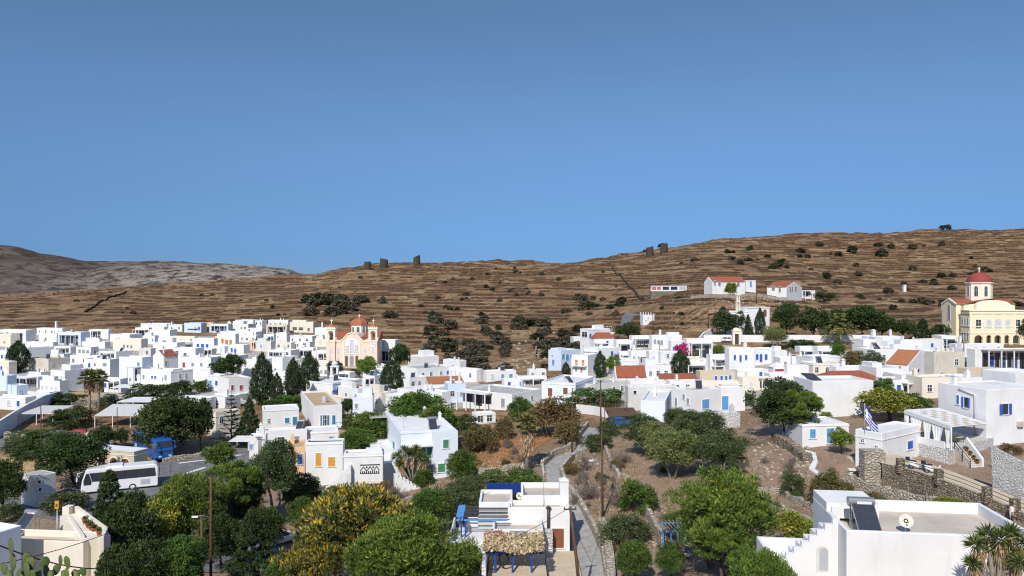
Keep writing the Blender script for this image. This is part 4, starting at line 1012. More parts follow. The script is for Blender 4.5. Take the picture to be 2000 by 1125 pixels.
lib('olived_near', 'olive', 2, 24000, .034, .014, [LF['olived']], 'palebark', spread=.8)
lib('citrus', 'citrus', 2, 6000, .045, .027, [LF['citrus'], LF['green']], tipfrac=.3)
lib('shrub_green', 'shrub', 2, 5200, .055, .030, [LF['green']])
lib('shrub_bright', 'shrub', 2, 7000, .045, .026, [LF['bright'], LF['citrus']], tipfrac=.4)
lib('shrub_dark', 'shrub', 2, 4500, .06, .034, [LF['dark']])
lib('shrub_brown', 'shrub', 2, 5200, .050, .024, [LF['brown']], spread=.8)
lib('shrub_red', 'shrub', 2, 6000, .050, .022, [LF['red'], LF['olived']], tipfrac=.4, spread=.8)
lib('shrub_olive', 'shrub', 2, 6000, .050, .020, [LF['olived']], spread=.8)
lib('shrub_grey', 'shrub', 2, 900, .13, .075, [LF['grey']], spread=.8)
lib('shrub_deep', 'shrub', 2, 900, .13, .075, [LF['deep']], spread=.8)
lib('hedge_green', 'hedge', 2, 7000, .050, .028, [LF['green']])
lib('hedge_dark', 'hedge', 2, 7000, .050, .028, [LF['dark']])
lib('pink', 'shrub', 1, 2500, .07, .05, [LF['pink'], LF['green']], tipfrac=.15)
TW = [dry_mesh(s, 60, LF['twig'])[0] for s in range(3)]

cnt = {}
def tree(label, kind, px, base, top, wpx, name=None, cat='tree', group=None, Y=None, one=False, sink=.0, rz=None):
    C = G(px, base) if Y is None else P(px, base, Y)
    h = (base-top)/F*C.y; wd = wpx/F*C.y*1.06
    k = cnt.get(kind, 0); cnt[kind] = k+1
    var = CR[kind][k % len(CR[kind])]
    nm = name or {'round': 'leafy_tree', 'green': 'leafy_tree', 'bright': 'leafy_tree', 'pine': 'pine_tree', 'bigpine': 'pine_tree', 'umbrella': 'umbrella_pine', 'cypress': 'cypress_tree', 'conifer': 'conifer_tree', 'grove': 'umbrella_pine', 'gold': 'golden_cypress', 'olive': 'olive_tree', 'olived': 'olive_tree', 'citrus': 'citrus_tree', 'shrub': 'shrub', 'hedge': 'hedge', 'pink': 'bougainvillea'}[kind.split('_')[0]]
    a = rnd.uniform(0, 6.28) if rz is None else rz
    if cat == 'tree' and nm in ('shrub', 'hedge', 'bougainvillea'): cat = 'hedge' if nm == 'hedge' else 'shrub'
    z = C.z - sink*h
    if one:
        o = link(nm, var[0], None, (C.x, C.y, z), a); o.scale = (wd, wd, h); tag(o, label, cat, group); return o
    root = empty(nm, (C.x, C.y, z), a, label, cat, group)
    for n_, me in (('crown', var[0]), ('trunk' if nm not in ('shrub', 'hedge') else 'stems', var[1])):
        o = link(n_, me, root); o.scale = (wd, wd, h)
    return root

def dry_bush(label, px, base, top, wpx, group=None, Y=None):
    C = G(px, base); k = cnt.get('dry', 0); cnt['dry'] = k+1
    o = link('dry_bush', TW[k % 3], None, C - Vector((0, 0, .05)), rnd.uniform(0, 6)); wd = wpx/F*C.y; o.scale = (wd, wd, (base-top)/F*C.y)
    return tag(o, label, 'bush', group)

T = tree
# ---- left
T('broad dark tree with a rounded crown beside the pale blue edge houses', 'cypress', 36, 727, 666, 42, name='dark_tree')
T('very broad dark carob tree spreading above the blue coach', 'round_near', 332, 880, 742, 150, sink=.17, name='carob_tree')
T('dark tree leaning against the right side of the big carob tree', 'round_mid', 392, 880, 778, 52)
T('hedge of dark bushes below the white two storey house with blue flower boxes', 'hedge_dark', 295, 786, 744, 80)
T('round dark bush left of the low ivory roofed house', 'shrub_dark', 352, 772, 738, 48)
T('small dark bush in front of the low ivory roofed house', 'shrub_green', 393, 766, 738, 40)
T('dark bushy tree, left one of the pair before the grey windowed white house', 'round_mid', 432, 748, 700, 44)
T('taller dark bushy tree, right one of the pair before the grey windowed white house', 'round_mid', 457, 744, 690, 44)
T('tallest broad dark cypress in the left village', 'cypress', 512, 792, 690, 46)
T('slim low cypress tucked right of the tallest broad cypress', 'cypress', 541, 794, 728, 26)
T('dark cypress left of the double topped cypress by the church', 'cypress', 573, 784, 700, 38)
T('dark cypress standing nearest the left wall of the orange church', 'cypress', 604, 770, 688, 42)
T('low green bushes at the foot of the cypresses', 'hedge_green', 565, 800, 768, 70)
T('dark drooping conifer right of the ladder branched conifer', 'conifer_mid', 487, 865, 772, 56)
T('wide green clipped bush beside the blue awning terrace', 'shrub_green', 575, 800, 776, 30)
T('tree with two thin trunks and a broad dark crown behind the white coach', 'round_near', 140, 952, 846, 142)
T('light green bush at left behind the straw coloured plot', 'shrub_olive', 35, 892, 848, 55)
T('dark rounded bush in front of the light green bush at far left', 'shrub_dark', 62, 897, 856, 62)
T('feathery grey green tree behind the bus shelter', 'olived_near', 122, 905, 846, 70)
T('dark tree cut by the left photo edge beside the white kiosk', 'round_near', 6, 1012, 892, 88)
T('white flowering oleander bush under the dark tree at the left edge', 'shrub_olive', 18, 1020, 975, 50)
T('tall dark cypress like tree in front of the white coach', 'conifer_near', 214, 1085, 912, 120, name='dark_tree')
T('dark dense tree right of the flat roofed house with flower pots', 'round_near', 245, 1150, 968, 120)
T('very dark low tree hiding the corner of the pot staircase house', 'round_near', 205, 1180, 1050, 130)
T('low olive green bush between kiosk and white coach', 'shrub_olive', 128, 1000, 952, 88)
T('yellow green pine beside the two wooden poles, left of the street', 'bigpine', 365, 1090, 916, 150)
T('thin yellowing poplar like tree on the verge below the pine', 'citrus', 312, 1108, 970, 100, name='yellowing_tree')
T('pine with flat crown shading the parked cars', 'pine_near', 452, 1040, 905, 130)
T('second flat crowned pine leaning towards the car park', 'pine_near', 405, 1060, 935, 90)
T('big dark layered conifer at the bottom of the street', 'conifer_near', 492, 1165, 985, 120)
T('grey green tall tree in front of the house with yellow doors', 'olived_near', 537, 1000, 862, 92, name='leafy_tree')
T('dark creeper covered arbour beside the yellow door house', 'hedge_dark', 586, 975, 918, 78)
T('small fresh green tree at the edge of the car park', 'green_mid', 428, 925, 864, 66)
T('dark low shrubs behind the parked cars', 'hedge_dark', 470, 1010, 968, 60)
T('huge golden tipped cypress hedge left of centre', 'gold', 690, 1165, 938, 250)
T('smaller golden tipped cypress at the front of the huge one', 'gold', 610, 1190, 1040, 130)
T('big rounded green pine at the bottom edge left of the blue pergola house', 'bigpine', 790, 1215, 1000, 250)
T('dark green dense tree between the golden cypress and the blue pergola', 'green_near', 842, 1045, 950, 98)
T('grey green fluffy shrub left of the blue corrugated roof', 'olived_near', 905, 1035, 936, 100, name='shrub', cat='shrub')
T('bright rounded tree right of the green shuttered house', 'green_near', 902, 958, 876, 74)
T('dry leaved shrub in front of the green shuttered house terrace', 'shrub_brown', 745, 975, 934, 66)
T('wide green bush just behind the blue corrugated roof', 'hedge_green', 1005, 962, 912, 118)
T('low green pine hiding the left corner of the pergola terrace', 'bigpine', 905, 1160, 1055, 100)
T('dark green tree filling the gap between coach and yellow green pine', 'round_near', 258, 1085, 955, 84)
T('mid green tree at the bottom edge beside the poles', 'green_near', 350, 1180, 1040, 110)
T('dark bushy tree behind the big layered conifer', 'round_near', 520, 1090, 985, 84)
T('round dark bush left of the restaurant terrace steps', 'round_mid', 198, 880, 832, 46, name='bush', cat='bush')
T('round dark bush right of the restaurant terrace steps', 'round_mid', 236, 876, 836, 32, name='bush', cat='bush')
T('hedge of dark bushes left of the canopied restaurant', 'hedge_dark', 138, 835, 790, 74)
T('olive green bushes on the bank under the fan palms', 'shrub_olive', 215, 800, 765, 54)
T('low bushes between the grey stepped house and the bank', 'hedge_dark', 128, 792, 764, 60)
T('dark bushes along the upper road corner at far left', 'hedge_green', 60, 862, 836, 70)
T('green tree between the ochre door house and the golden cypress', 'green_near', 592, 1050, 968, 66)
T('dry brown hedge at the foot of the ornament house', 'shrub_brown', 705, 985, 945, 76)
T('green shrub at the foot of the branching yucca', 'shrub_green', 828, 950, 908, 44)
T('dark evergreen filling the verge right of the foreground poles', 'round_near', 432, 1120, 1000, 90)
T('dark green tree over the parked cars behind the flat crowned pine', 'round_near', 480, 1030, 925, 80)
T('dense dark shrub at the bottom edge left of the golden cypress', 'green_near', 555, 1180, 1080, 90)
T('dark tree at the bottom edge between ivory house and yellowing tree', 'round_near', 285, 1190, 1050, 120)
T('mid green shrub in front of the ornament house base', 'green_near', 650, 1010, 948, 60)
T('leafy bush on the garden terrace beside the big blue shutter house', 'shrub_brown', 1975, 890, 862, 44, Y=84)
T('dark bushy tree hiding the foot of the ivory pot staircase house', 'round_near', 226, 1250, 1054, 96, Y=57)
# ---- middle
T('umbrella pine, left low one of the pine grove', 'grove', 722, 884, 800, 112)
T('umbrella pine, tallest crown of the pine grove', 'grove', 812, 872, 762, 140)
T('umbrella pine at the right end of the pine grove', 'grove', 856, 880, 785, 96)
T('umbrella pine low at the front of the grove behind the green shuttered house', 'grove', 697, 905, 832, 84)
T('broad dark cypress below the right church tower', 'cypress', 765, 770, 703, 46)
T('dark tree beside the street lamps right of the church', 'round_mid', 780, 726, 670, 42)
T('bright tree in front of the right church tower', 'bright_mid', 716, 742, 696, 42)
T('dark tree at the left foot of the church front', 'round_mid', 655, 735, 705, 34)
T('grey green bushes left of the small bell tower chapel', 'shrub_olive', 694, 738, 716, 26)
T('dense dark bushes under the right end of the pine grove', 'hedge_dark', 905, 838, 808, 60)
T('low dark tree by the red shed roof', 'round_mid', 704, 782, 756, 44)
T('small dark tree below the staircase house', 'round_mid', 678, 815, 778, 32)
T('big browning fig tree in front of the rust shuttered house', 'shrub_brown', 1078, 852, 762, 110, name='fig_tree', cat='tree')
T('smaller browning bush right of the big browning fig tree', 'shrub_brown', 1112, 868, 808, 66)
T('green bush left of the big browning fig tree', 'shrub_green', 1018, 822, 768, 54)
T('grey brown bush on the rust coloured plot', 'shrub_red', 935, 882, 822, 84)
T('dry bush beside the palm on the rust coloured plot', 'shrub_brown', 985, 858, 806, 50)
T('long dense green hedge behind the railing wall', 'hedge_green', 1160, 796, 752, 96)
T('low grey brush around the bend of the path', 'shrub_olive', 1190, 850, 815, 50)
T('agave clump of grey leaves right of the path', 'shrub_olive', 1168, 880, 840, 66)
T('big olive tree with pale trunks in the middle of the brown plot', 'olive_near', 1314, 934, 838, 112)
T('dark olive tree at the right end of the olive row', 'olived_near', 1408, 938, 842, 108)
T('olive tree behind and between the two front olives', 'olived_near', 1362, 886, 802, 104)
T('olive tree nearest the carport at the left of the row', 'olived_near', 1262, 888, 812, 92)
T('pale olive tree behind the left front olive', 'olive_near', 1284, 900, 826, 74)
T('olive tree furthest back beside the pale blue shutter house', 'olived_near', 1328, 850, 798, 66)
T('large bright pine with a leaning trunk in the right foreground', 'bigpine', 1418, 1125, 912, 212)
T('low bough of pine needles under the large bright pine', 'pine_near', 1410, 1150, 1020, 120)
T('yellow green pine at the bottom edge left of the white stairs', 'bigpine', 1492, 1250, 1066, 150, Y=43.5)
T('dark green shrub mixed with dead twigs in front of the brown plot', 'shrub_green', 1246, 1002, 928, 86)
T('olive brown bush left of the stone steps', 'shrub_olive', 1222, 1065, 992, 100)
T('low green bush at the bottom edge beside the garden wall', 'green_near', 1238, 1150, 1050, 80, name='shrub')
T('round dark green citrus bush below the blue arbour', 'green_near', 1310, 1138, 1056, 62)
T('green bush behind the blue arbour', 'green_near', 1328, 1052, 998, 80)
T('orange flecked citrus bush left of the white stairs', 'citrus', 1550, 1078, 1000, 105)
T('red and green leaved bush between the field plots', 'shrub_olive', 1548, 972, 912, 54)
T('reddish brown bush in front of the garden soil', 'shrub_red', 1616, 990, 905, 82)
T('tall dark pine left of the big blank white wall', 'round_near', 1532, 862, 738, 132, name='pine_tree')
T('lighter green pine in front of the tall dark pine', 'pine_near', 1562, 868, 762, 88)
T('round bush in front of the four blue shutter beige house', 'shrub_green', 1446, 792, 756, 54)
T('little round tree by the blue cottage door', 'bright_mid', 1643, 888, 836, 46)
T('wide yellow green citrus tree behind the flag', 'citrus', 1738, 822, 762, 120)
T('greener tree behind the wide yellow green citrus tree', 'green_mid', 1780, 816, 768, 70)
T('green tree beside the red hip roof behind the flag house', 'green_mid', 1722, 790, 738, 48)
T('bright rounded shrub below the stone retaining wall', 'bright_near', 1855, 1020, 970, 92)
T('low scrub hedge along the lower garden wall', 'hedge_dark', 1755, 1015, 975, 110)
T('ivy bush against the dry slope left of the bottom white house', 'shrub_red', 1700, 1000, 955, 80)
T('round small bush at the foot of the big blank wall', 'shrub_bright', 1612, 828, 800, 30)
# ---- cemetery and upper right
T('dark dense pine at the left of the cemetery gate', 'round_mid', 1416, 662, 606, 54, name='pine_tree')
T('dark dense pine touching the cemetery gate', 'round_mid', 1444, 655, 608, 34, name='pine_tree')
T('dark cypress right of the cemetery gate', 'conifer_mid', 1461, 662, 612, 26, name='cypress_tree')
T('slim dark tree in front of the hillside chapel', 'cypress', 1484, 665, 602, 22)
T('tall dark pine right of the hillside chapel', 'round_mid', 1536, 664, 590, 58, name='pine_tree')
T('second dark pine in the row behind the cemetery wall', 'round_mid', 1588, 666, 600, 62, name='pine_tree')
T('dark pine behind the date palm', 'round_mid', 1630, 660, 604, 50, name='pine_tree')
T('broad dark pine right of the date palm', 'round_mid', 1682, 664, 594, 84, name='pine_tree')
T('dark pine at the right end of the cemetery row', 'round_mid', 1722, 664, 612, 50, name='pine_tree')
T('lower dark tree right of the cemetery pines', 'round_mid', 1762, 666, 624, 50)
T('pointed dark tree left of the yellow church', 'conifer_mid', 1802, 668, 620, 50)
T('dark tree against the left wall of the yellow church', 'round_mid', 1838, 672, 632, 36)
T('dark tree cut by the right photo edge before the yellow church', 'round_mid', 1996, 672, 622, 40)
T('grey olive tree in front of the cemetery wall', 'olive_near', 1514, 682, 638, 46)
T('low dry scrub along the foot of the cemetery wall', 'hedge_dark', 1565, 682, 660, 60)
T('yellow green shrub above the three blue shutter house', 'shrub_bright', 1402, 690, 670, 40)
T('dark green tree at the left of the brown garden trees', 'green_mid', 1637, 712, 664, 28)
T('brownish garden tree above the long white house', 'shrub_brown', 1668, 722, 676, 56, name='garden_tree', cat='tree')
T('olive coloured garden tree right of the brownish one', 'shrub_olive', 1706, 722, 678, 42, name='garden_tree', cat='tree')
T('dark slim cypress in front of the blue shutter porch house', 'cypress', 1172, 738, 686, 26)
T('yellow green round tree beside the dark slim cypress', 'bright_mid', 1198, 732, 694, 32)
T('tiny round cypress before the orange shuttered house', 'cypress', 1105, 734, 707, 16)
T('dark green tree under the bougainvillea', 'cypress', 1329, 738, 684, 40, name='leafy_tree')
T('magenta bougainvillea spilling over the blue pergola', 'pink', 1331, 708, 662, 36)
T('dull red bougainvillea right of the magenta one', 'shrub_red', 1355, 702, 680, 22, name='bougainvillea')
T('round dark tree behind the red hipped roof', 'round_mid', 1226, 668, 630, 54)
T('low grey shrub below the canopied window house', 'shrub_olive', 1241, 722, 708, 24)
T('dark tree in front of the schoolhouse', 'shrub_bright', 1428, 570, 542, 30, name='leafy_tree', cat='tree')
T('dark bush right of the hillside bungalow', 'round_mid', 1603, 584, 564, 26, name='bush', cat='bush')
T('dark bush at the right of the bungalow bush', 'round_mid', 1620, 585, 569, 22, name='bush', cat='bush')
T('dark ridge top bush alone on the skyline at right', 'shrub_deep', 1846, 452, 439, 24, name='bush', cat='bush')
T('oak like dark bush on the upper right terraces', 'shrub_deep', 1722, 498, 480, 26, name='bush', cat='bush')
T('dark bush on the terraces right of the oak like bush', 'shrub_deep', 1664, 492, 474, 22, name='bush', cat='bush')
# dry bushes and brush in the front plots
for i, (px, b, t, w_, lb) in enumerate([(1142, 920, 880, 60, 'bare grey bush beside the bend of the path'), (1150, 975, 915, 80, 'dead bush between path and tall pole'), (1205, 990, 935, 60, 'bare silvery bush left of the green shrub'), (1262, 1000, 930, 60, 'bare silvery twigs right of the green shrub'), (1215, 905, 868, 70, 'wiry grey brush at the foot of the olives'), (1385, 1110, 1010, 60, 'dead grey tree under the large bright pine'), (770, 980, 940, 90, 'bare brown bush before the green shuttered house'), (1020, 905, 868, 50, 'dead bush beside the skirted palm'), (500, 985, 950, 50, 'dry brush pile beside the creeper arbour'), (1545, 925, 880, 50, 'dead branches on the rubble slope'), (1800, 965, 925, 40, 'bare twig bush at the foot of the stone corner'), (300, 1090, 990, 90, 'leafless whip stems by the yellowing tree')]):
    dry_bush(lb, px, b, t, w_)
gb_ = random.Random(31)
for (x0, x1), (y0, y1), n in (((1110, 1200), (905, 1010), 16), ((1195, 1300), (900, 1010), 9), ((900, 1050), (860, 912), 10), ((1430, 1560), (870, 990), 8), ((1600, 1820), (950, 1000), 8), ((745, 950), (945, 990), 7), ((1190, 1330), (1010, 1090), 8)):
    for _ in range(n):
        px_, py_ = gb_.uniform(x0, x1), gb_.uniform(y0, y1); s_ = gb_.uniform(16, 40)
        if gb_.random() < .6: dry_bush('leafless grey brown brush growing on the dry garden plots', px_, py_, py_-s_*.8, s_, 'dry brush on the plots')
        else: T('small olive brown bush growing on the dry garden plots', gb_.choice(('shrub_brown', 'shrub_olive')), px_, py_, py_-s_*.65, s_, name='low_bush', cat='bush', group='low bushes on the plots', one=True, sink=.06)
# scrub scattered over the hillside and the gully: one bush per object
g_ = random.Random(11); k_ = 0
areas = [((600, 770), (585, 622), 24, 20, 34), ((830, 1075), (625, 726), 105, 16, 36), ((800, 1060), (560, 625), 20, 8, 18), ((1075, 1135), (640, 690), 12, 18, 34), ((1105, 1215), (570, 612), 16, 14, 26),
         ((60, 560), (560, 632), 14, 6, 13), ((640, 1240), (520, 575), 20, 5, 13), ((1260, 1980), (470, 530), 26, 7, 20), ((1620, 1990), (530, 610), 24, 10, 24), ((1290, 1420), (575, 640), 8, 8, 18), ((1440, 1700), (480, 545), 14, 10, 24)]
for ai, ((x0, x1), (y0, y1), n, s0, s1) in enumerate(areas):
    for _ in range(n):
        px_, py_ = g_.uniform(x0, x1), g_.uniform(y0, y1); s_ = g_.uniform(s0, s1)
        if ai == 1 and px_ > 985 and py_ > 640 and abs(px_-1020) < 28: continue
        dk = g_.random() < (.22 if ai in (1, 3) else .35)
        kind = 'shrub_deep' if dk else 'shrub_grey'
        lab = ('dark green scrub bush growing on the terraced brown hillside or in its gully' if dk else 'grey brown scrub bush growing on the terraced brown hillside or in its gully')
        T(lab, kind, px_, py_, py_ - s_*g_.uniform(.55, .8), s_, name='scrub_bush', cat='bush', group='scrub bushes on the hillside', one=True, sink=.08)
# ------------------------------------------------------------------ palms, yuccas, cactus, ladder conifer
def fan_palm(label, px, base, top, wpx, skirt=.3, trunk_w=.3, name='fan_palm', Y=None, seed=1):
    C = G(px, base); h = (base-top)/F*C.y; wd = wpx/F*C.y; g = np.random.default_rng(seed)
    root = empty(name, C, 0, label, 'palm tree')
    zc = h - wd*.42
    m = MB(); m.tube([(0, 0, -.3), (.05, 0, zc*.5), (0, 0, zc)], trunk_w, 8, 0, trunk_w*.7); m.obj('trunk', M['palebark'], root)
    P_, D_, mi = [], [], []
    fm = MB()
    for k in range(46):
        a = k*2.4; t = g.uniform(.15, 1.9); r = wd*.30*g.uniform(.8, 1.1)
        d = np.array([math.sin(t)*math.cos(a), math.sin(t)*math.sin(a), math.cos(t)])
        c = np.array([0, 0, zc]) + d*r
        fm.tube([(0, 0, zc), tuple(c)], .02, 3, 0)
        n = 26; s = np.cross(d, [0, 0, 1.]); s /= np.linalg.norm(s)+1e-6
        for j in range(n):
            b = (j/(n-1)-.5)*2.6; v = d*math.cos(b) + s*math.sin(b) + np.array([0, 0, -.25]); P_.append(c + v*wd*.10); D_.append(v); mi.append(0)
    n0 = len(P_)
    o = link('fronds', leaves_mesh('fronds', np.array(P_), np.array(D_), wd*.24, wd*.034, [LF['palm']], mi, seed), root)
    o2 = fm.obj('frond_stalks', LF['palm'], root)
    if skirt > 0:
        n = 900; z = zc - g.uniform(0, 1, n)*skirt*h; a = g.uniform(0, 2*PI, n); r = trunk_w*1.2 + wd*.13*g.uniform(.3, 1, n)
        pts = np.stack([r*np.cos(a), r*np.sin(a), z], 1); dr = np.stack([np.cos(a)*.25, np.sin(a)*.25, -np.ones(n)], 1)
        link('dead_leaf_skirt', leaves_mesh('dead_leaf_skirt', pts, dr, wd*.2, wd*.035, [LF['skirt']], np.zeros(n, int), seed+3), root)
    return root
fan_palm('left fan palm of the pair at the foot of the stepped houses', 175, 822, 722, 46, .22, .3, seed=2)
fan_palm('fan palm behind and right of the left one at the foot of the stepped houses', 193, 808, 722, 40, .3, .3, seed=3)
fan_palm('fan palm with a long skirt of dead leaves standing by the path', 1029, 922, 808, 52, .5, .38, seed=4)

def date_palm(label, px, base, top, wpx):
    C = G(px, base); h = (base-top)/F*C.y; wd = wpx/F*C.y; g = np.random.default_rng(8)
    root = empty('date_palm', C, 0, label, 'palm tree'); zc = h*.55
    m = MB(); m.tube([(0, 0, -.3), (0, 0, zc)], .45, 8, 0, .38); m.obj('trunk', M['bark'], root)
    P_, D_ = [], []
    for k in range(54):
        a = k*2.4; el = g.uniform(-.1, 1.45); L = wd*.52*g.uniform(.85, 1.1)
        for j in range(26):
            t = (j+1)/26; z = zc + L*t*math.sin(el)*1.0 - L*.75*t*t*math.cos(el); rr = L*t*math.cos(el*.9)
            c = np.array([rr*math.cos(a), rr*math.sin(a), z]); fw = np.array([math.cos(a), math.sin(a), math.sin(el)-1.2*t])
            s = np.array([-math.sin(a), math.cos(a), 0])
            for q in (-1, 1): v = s*q + fw*.7 + np.array([0, 0, .15]); P_.append(c + v*L*.08); D_.append(v)
    link('fronds', leaves_mesh('fronds', np.array(P_), np.array(D_), wd*.12, wd*.026, [LF['palm']], np.zeros(len(P_), int), 5), root)
    return root
date_palm('date palm with long arching fronds before the cemetery pines', 1637, 672, 610, 58)

def yucca(label, px, base, heads, Y=None, name='yucca', bl=.7, bw=.055, mat='yucca', dead=True, seed=1):
    """heads: list of (px, py, radius px) of leaf rosettes"""
    C = G(px, base) if Y is None else P(px, base, Y); g = np.random.default_rng(seed)
    root = empty(name, C, 0, label, 'yucca'); tm = MB(); P_, D_ = [], []; S_, E_ = [], []
    for i, (hx, hy, hr) in enumerate(heads):
        yy = C.y + g.uniform(-.8, .8); q = P(hx, hy, yy) - C; r = hr/F*C.y
        tm.tube([(g.uniform(-.3, .3), g.uniform(-.2, .2), -.3), (q.x*.55, q.y*.5, q.z*.5), tuple(q - Vector((0, 0, r*.3)))], .16, 6, 0, .10)
        n = 110
        for k in range(n):
            a = k*2.4; t = math.acos(1 - 1.5*(k+.5)/n); d = np.array([math.sin(t)*math.cos(a), math.sin(t)*math.sin(a), math.cos(t)])
            P_.append(np.array(q) + d*r*.55); D_.append(d + g.normal(size=3)*.08)
        if dead:
            n = 90; a = g.uniform(0, 2*PI, n); z = g.uniform(0, 1, n)
            for k in range(n):
                S_.append(np.array([q.x*(1-.3*z[k]) + math.cos(a[k])*.22, q.y + math.sin(a[k])*.22, q.z - r*.4 - z[k]*r*1.3])); E_.append(np.array([math.cos(a[k])*.35, math.sin(a[k])*.35, -1]))
        R_ = r
    tm.obj('trunk', M['palebark'], root)
    link('leaf_rosettes', leaves_mesh('leaf_rosettes', np.array(P_), np.array(D_), R_*1.0, bw, [LF[mat]], np.zeros(len(P_), int), seed), root)
    if S_: link('dead_leaves', leaves_mesh('dead_leaves', np.array(S_), np.array(E_), R_*.8, bw*1.1, [LF['skirt']], np.zeros(len(S_), int), seed+2), root)
    return root
yucca('branching yucca with shaggy dead leaves before the green shuttered house', 806, 948, [(775, 893, 15), (790, 882, 16), (806, 888, 15), (822, 890, 15), (783, 905, 14), (832, 900, 13), (812, 878, 13)], seed=4, bw=.11)
yucca('big spiky yucca in the bottom right corner before the white house wall', 1945, 1190, [(1905, 1062, 24), (1930, 1044, 26), (1955, 1052, 28), (1975, 1040, 24), (1940, 1072, 26), (1970, 1078, 28), (1992, 1062, 26), (1900, 1100, 20), (1990, 1100, 24)], Y=40, seed=6, bw=.075)

def ladder_conifer(label, px, base, top, wpx):
    C = G(px, base); h = (base-top)/F*C.y; wd = wpx/F*C.y; g = np.random.default_rng(5)
    root = empty('ladder_conifer', C, .3, label, 'tree'); m = MB(); m.tube([(0, 0, -.2), (0, 0, h)], .13, 6, 0, .02); m.obj('trunk', M['bark'], root)
    P_, D_ = [], []; b = MB()
    for k in range(11):
        z = h*(.12 + .85*k/11); L = wd*.5*(1-(k/11))**.75
        for j in range(5):
            a = j*2*PI/5 + k*.5
            e = Vector((L*math.cos(a), L*math.sin(a), z + L*.18)); b.tube([(0, 0, z), (e.x*.6, e.y*.6, z+L*.02), e], .035, 4, 0, .012)
            for q in range(46):
                t = .15 + .85*q/46; c = np.array([e.x*t, e.y*t, z + L*.18*t*t]); s = np.array([-math.sin(a), math.cos(a), .4])*(1 if q % 2 else -1)
                P_.append(c + s*.10); D_.append(s + np.array([math.cos(a), math.sin(a), .3])*.6)
    b.obj('branches', M['bark'], root)
    link('needles', leaves_mesh('needles', np.array(P_), np.array(D_), .34, .11, [LF['cyp']], np.zeros(len(P_), int), 3), root)
ladder_conifer('slender conifer with tiers of level branches like a ladder', 452, 866, 762, 52)

def prickly_pear():
    Y = 13.0; C = P(70, 1290, Y); g = random.Random(4)
    root = empty('prickly_pear', (C.x, C.y, gz(C.x, C.y)), 0, 'prickly pear cactus with green pads in the bottom left corner', 'cactus')
    o = Vector((C.x, C.y, gz(C.x, C.y)))
    def pad(c, w_, h_, rz, tilt, mb):
        vs = []; n = 14; rows = ((-.5, .12), (-.36, .30), (-.1, .46), (.2, .5), (.4, .34), (.5, .1))
        mtx = Matrix.Translation(c) @ Matrix.Rotation(rz, 4, 'Z') @ Matrix.Rotation(tilt, 4, 'Y')
        for t, r in rows:
            for k in range(n): a = 2*PI*k/n; vs.append(mtx @ Vector((r*w_*math.cos(a), r*.16*w_*2*math.sin(a)*.5, (t+.5)*h_)))
        fs = [(j*n+k, j*n+(k+1) % n, (j+1)*n+(k+1) % n, (j+1)*n+k) for j in range(len(rows)-1) for k in range(n)] + [tuple(range(len(rows)*n-1, (len(rows)-1)*n-1, -1))]
        mb.add(vs, fs, 0, True)
    pads = [(26, 1098, 26, 34), (22, 1068, 22, 32), (50, 1090, 16, 26), (62, 1100, 18, 26), (54, 1115, 24, 34), (84, 1100, 18, 28), (92, 1118, 22, 30), (108, 1112, 14, 22), (118, 1095, 16, 24), (134, 1098, 13, 26), (128, 1122, 20, 28), (10, 1110, 14, 26), (40, 1122, 24, 30), (70, 1124, 22, 28), (150, 1122, 18, 22), (165, 1116, 12, 18)]
    for px_, py_, w_, h_ in pads:
        mb = MB(); yy = Y + g.uniform(-.5, .5); c = P(px_, py_ + h_/2, yy) - o
        pad(c, w_/F*Y, h_/F*Y, g.uniform(-.7, .7), g.uniform(-.3, .3), mb); mb.obj('pad', LF['cactus'], root)
    st = MB()
    for px_ in (20, 45, 75, 100, 125, 150):
        a = P(px_, 1115, Y) - o; st.tube([(a.x, a.y, 0 - .2), (a.x*.98, a.y, a.z*.6), tuple(a)], .09, 7, 0, .05)
    st.obj('stems', LF['cactus'], root)
prickly_pear()
# ------------------------------------------------------------------ dry grass, weeds and loose stones on the open plots
def scatter(name, polys, mats, L, Wd, seed, kind='stuff', up=1.2):
    g = np.random.default_rng(seed); P_, D_ = [], []
    for (x0, x1, y0, y1, n) in polys:
        k = 0
        while k < n:
            a, b = g.uniform(x0, x1), g.uniform(y0, y1)
            if 1040 < a < 1190 and b > 830 and abs(a - np.interp(b, [835, 850, 880, 893, 915, 945, 980, 1040, 1090, 1180], [1161, 1155, 1138, 1102, 1077, 1085, 1121, 1141, 1150, 1149])) < 30: continue
            c = G(a, b); m = int(g.integers(3, 9)); k += m
            o = g.normal(size=(m, 2))*.22
            for q in o: P_.append((c.x+q[0], c.y+q[1], gz(c.x+q[0], c.y+q[1]) + L*.35)); D_.append((g.normal()*.5, g.normal()*.5, up))
    return tag(link(name, leaves_mesh(name, np.array(P_), np.array(D_), L, Wd, mats, np.array([int(g.integers(0, len(mats))) for _ in P_]), seed)), kind=kind)
scatter('dry_grass', [(895, 1060, 850, 915, 2600), (1190, 1320, 890, 1010, 1100), (1120, 1250, 890, 1020, 1700), (1440, 1600, 860, 1000, 900), (1590, 1830, 890, 1010, 900), (0, 120, 880, 940, 600), (130, 230, 762, 800, 500), (740, 960, 930, 990, 800), (1200, 1420, 1000, 1110, 1200), (550, 700, 940, 1010, 500), (260, 420, 1000, 1110, 700), (1380, 1480, 815, 870, 500)], [LF['dry'], LF['brown'], LF['skirt']], .42, .07, 5)
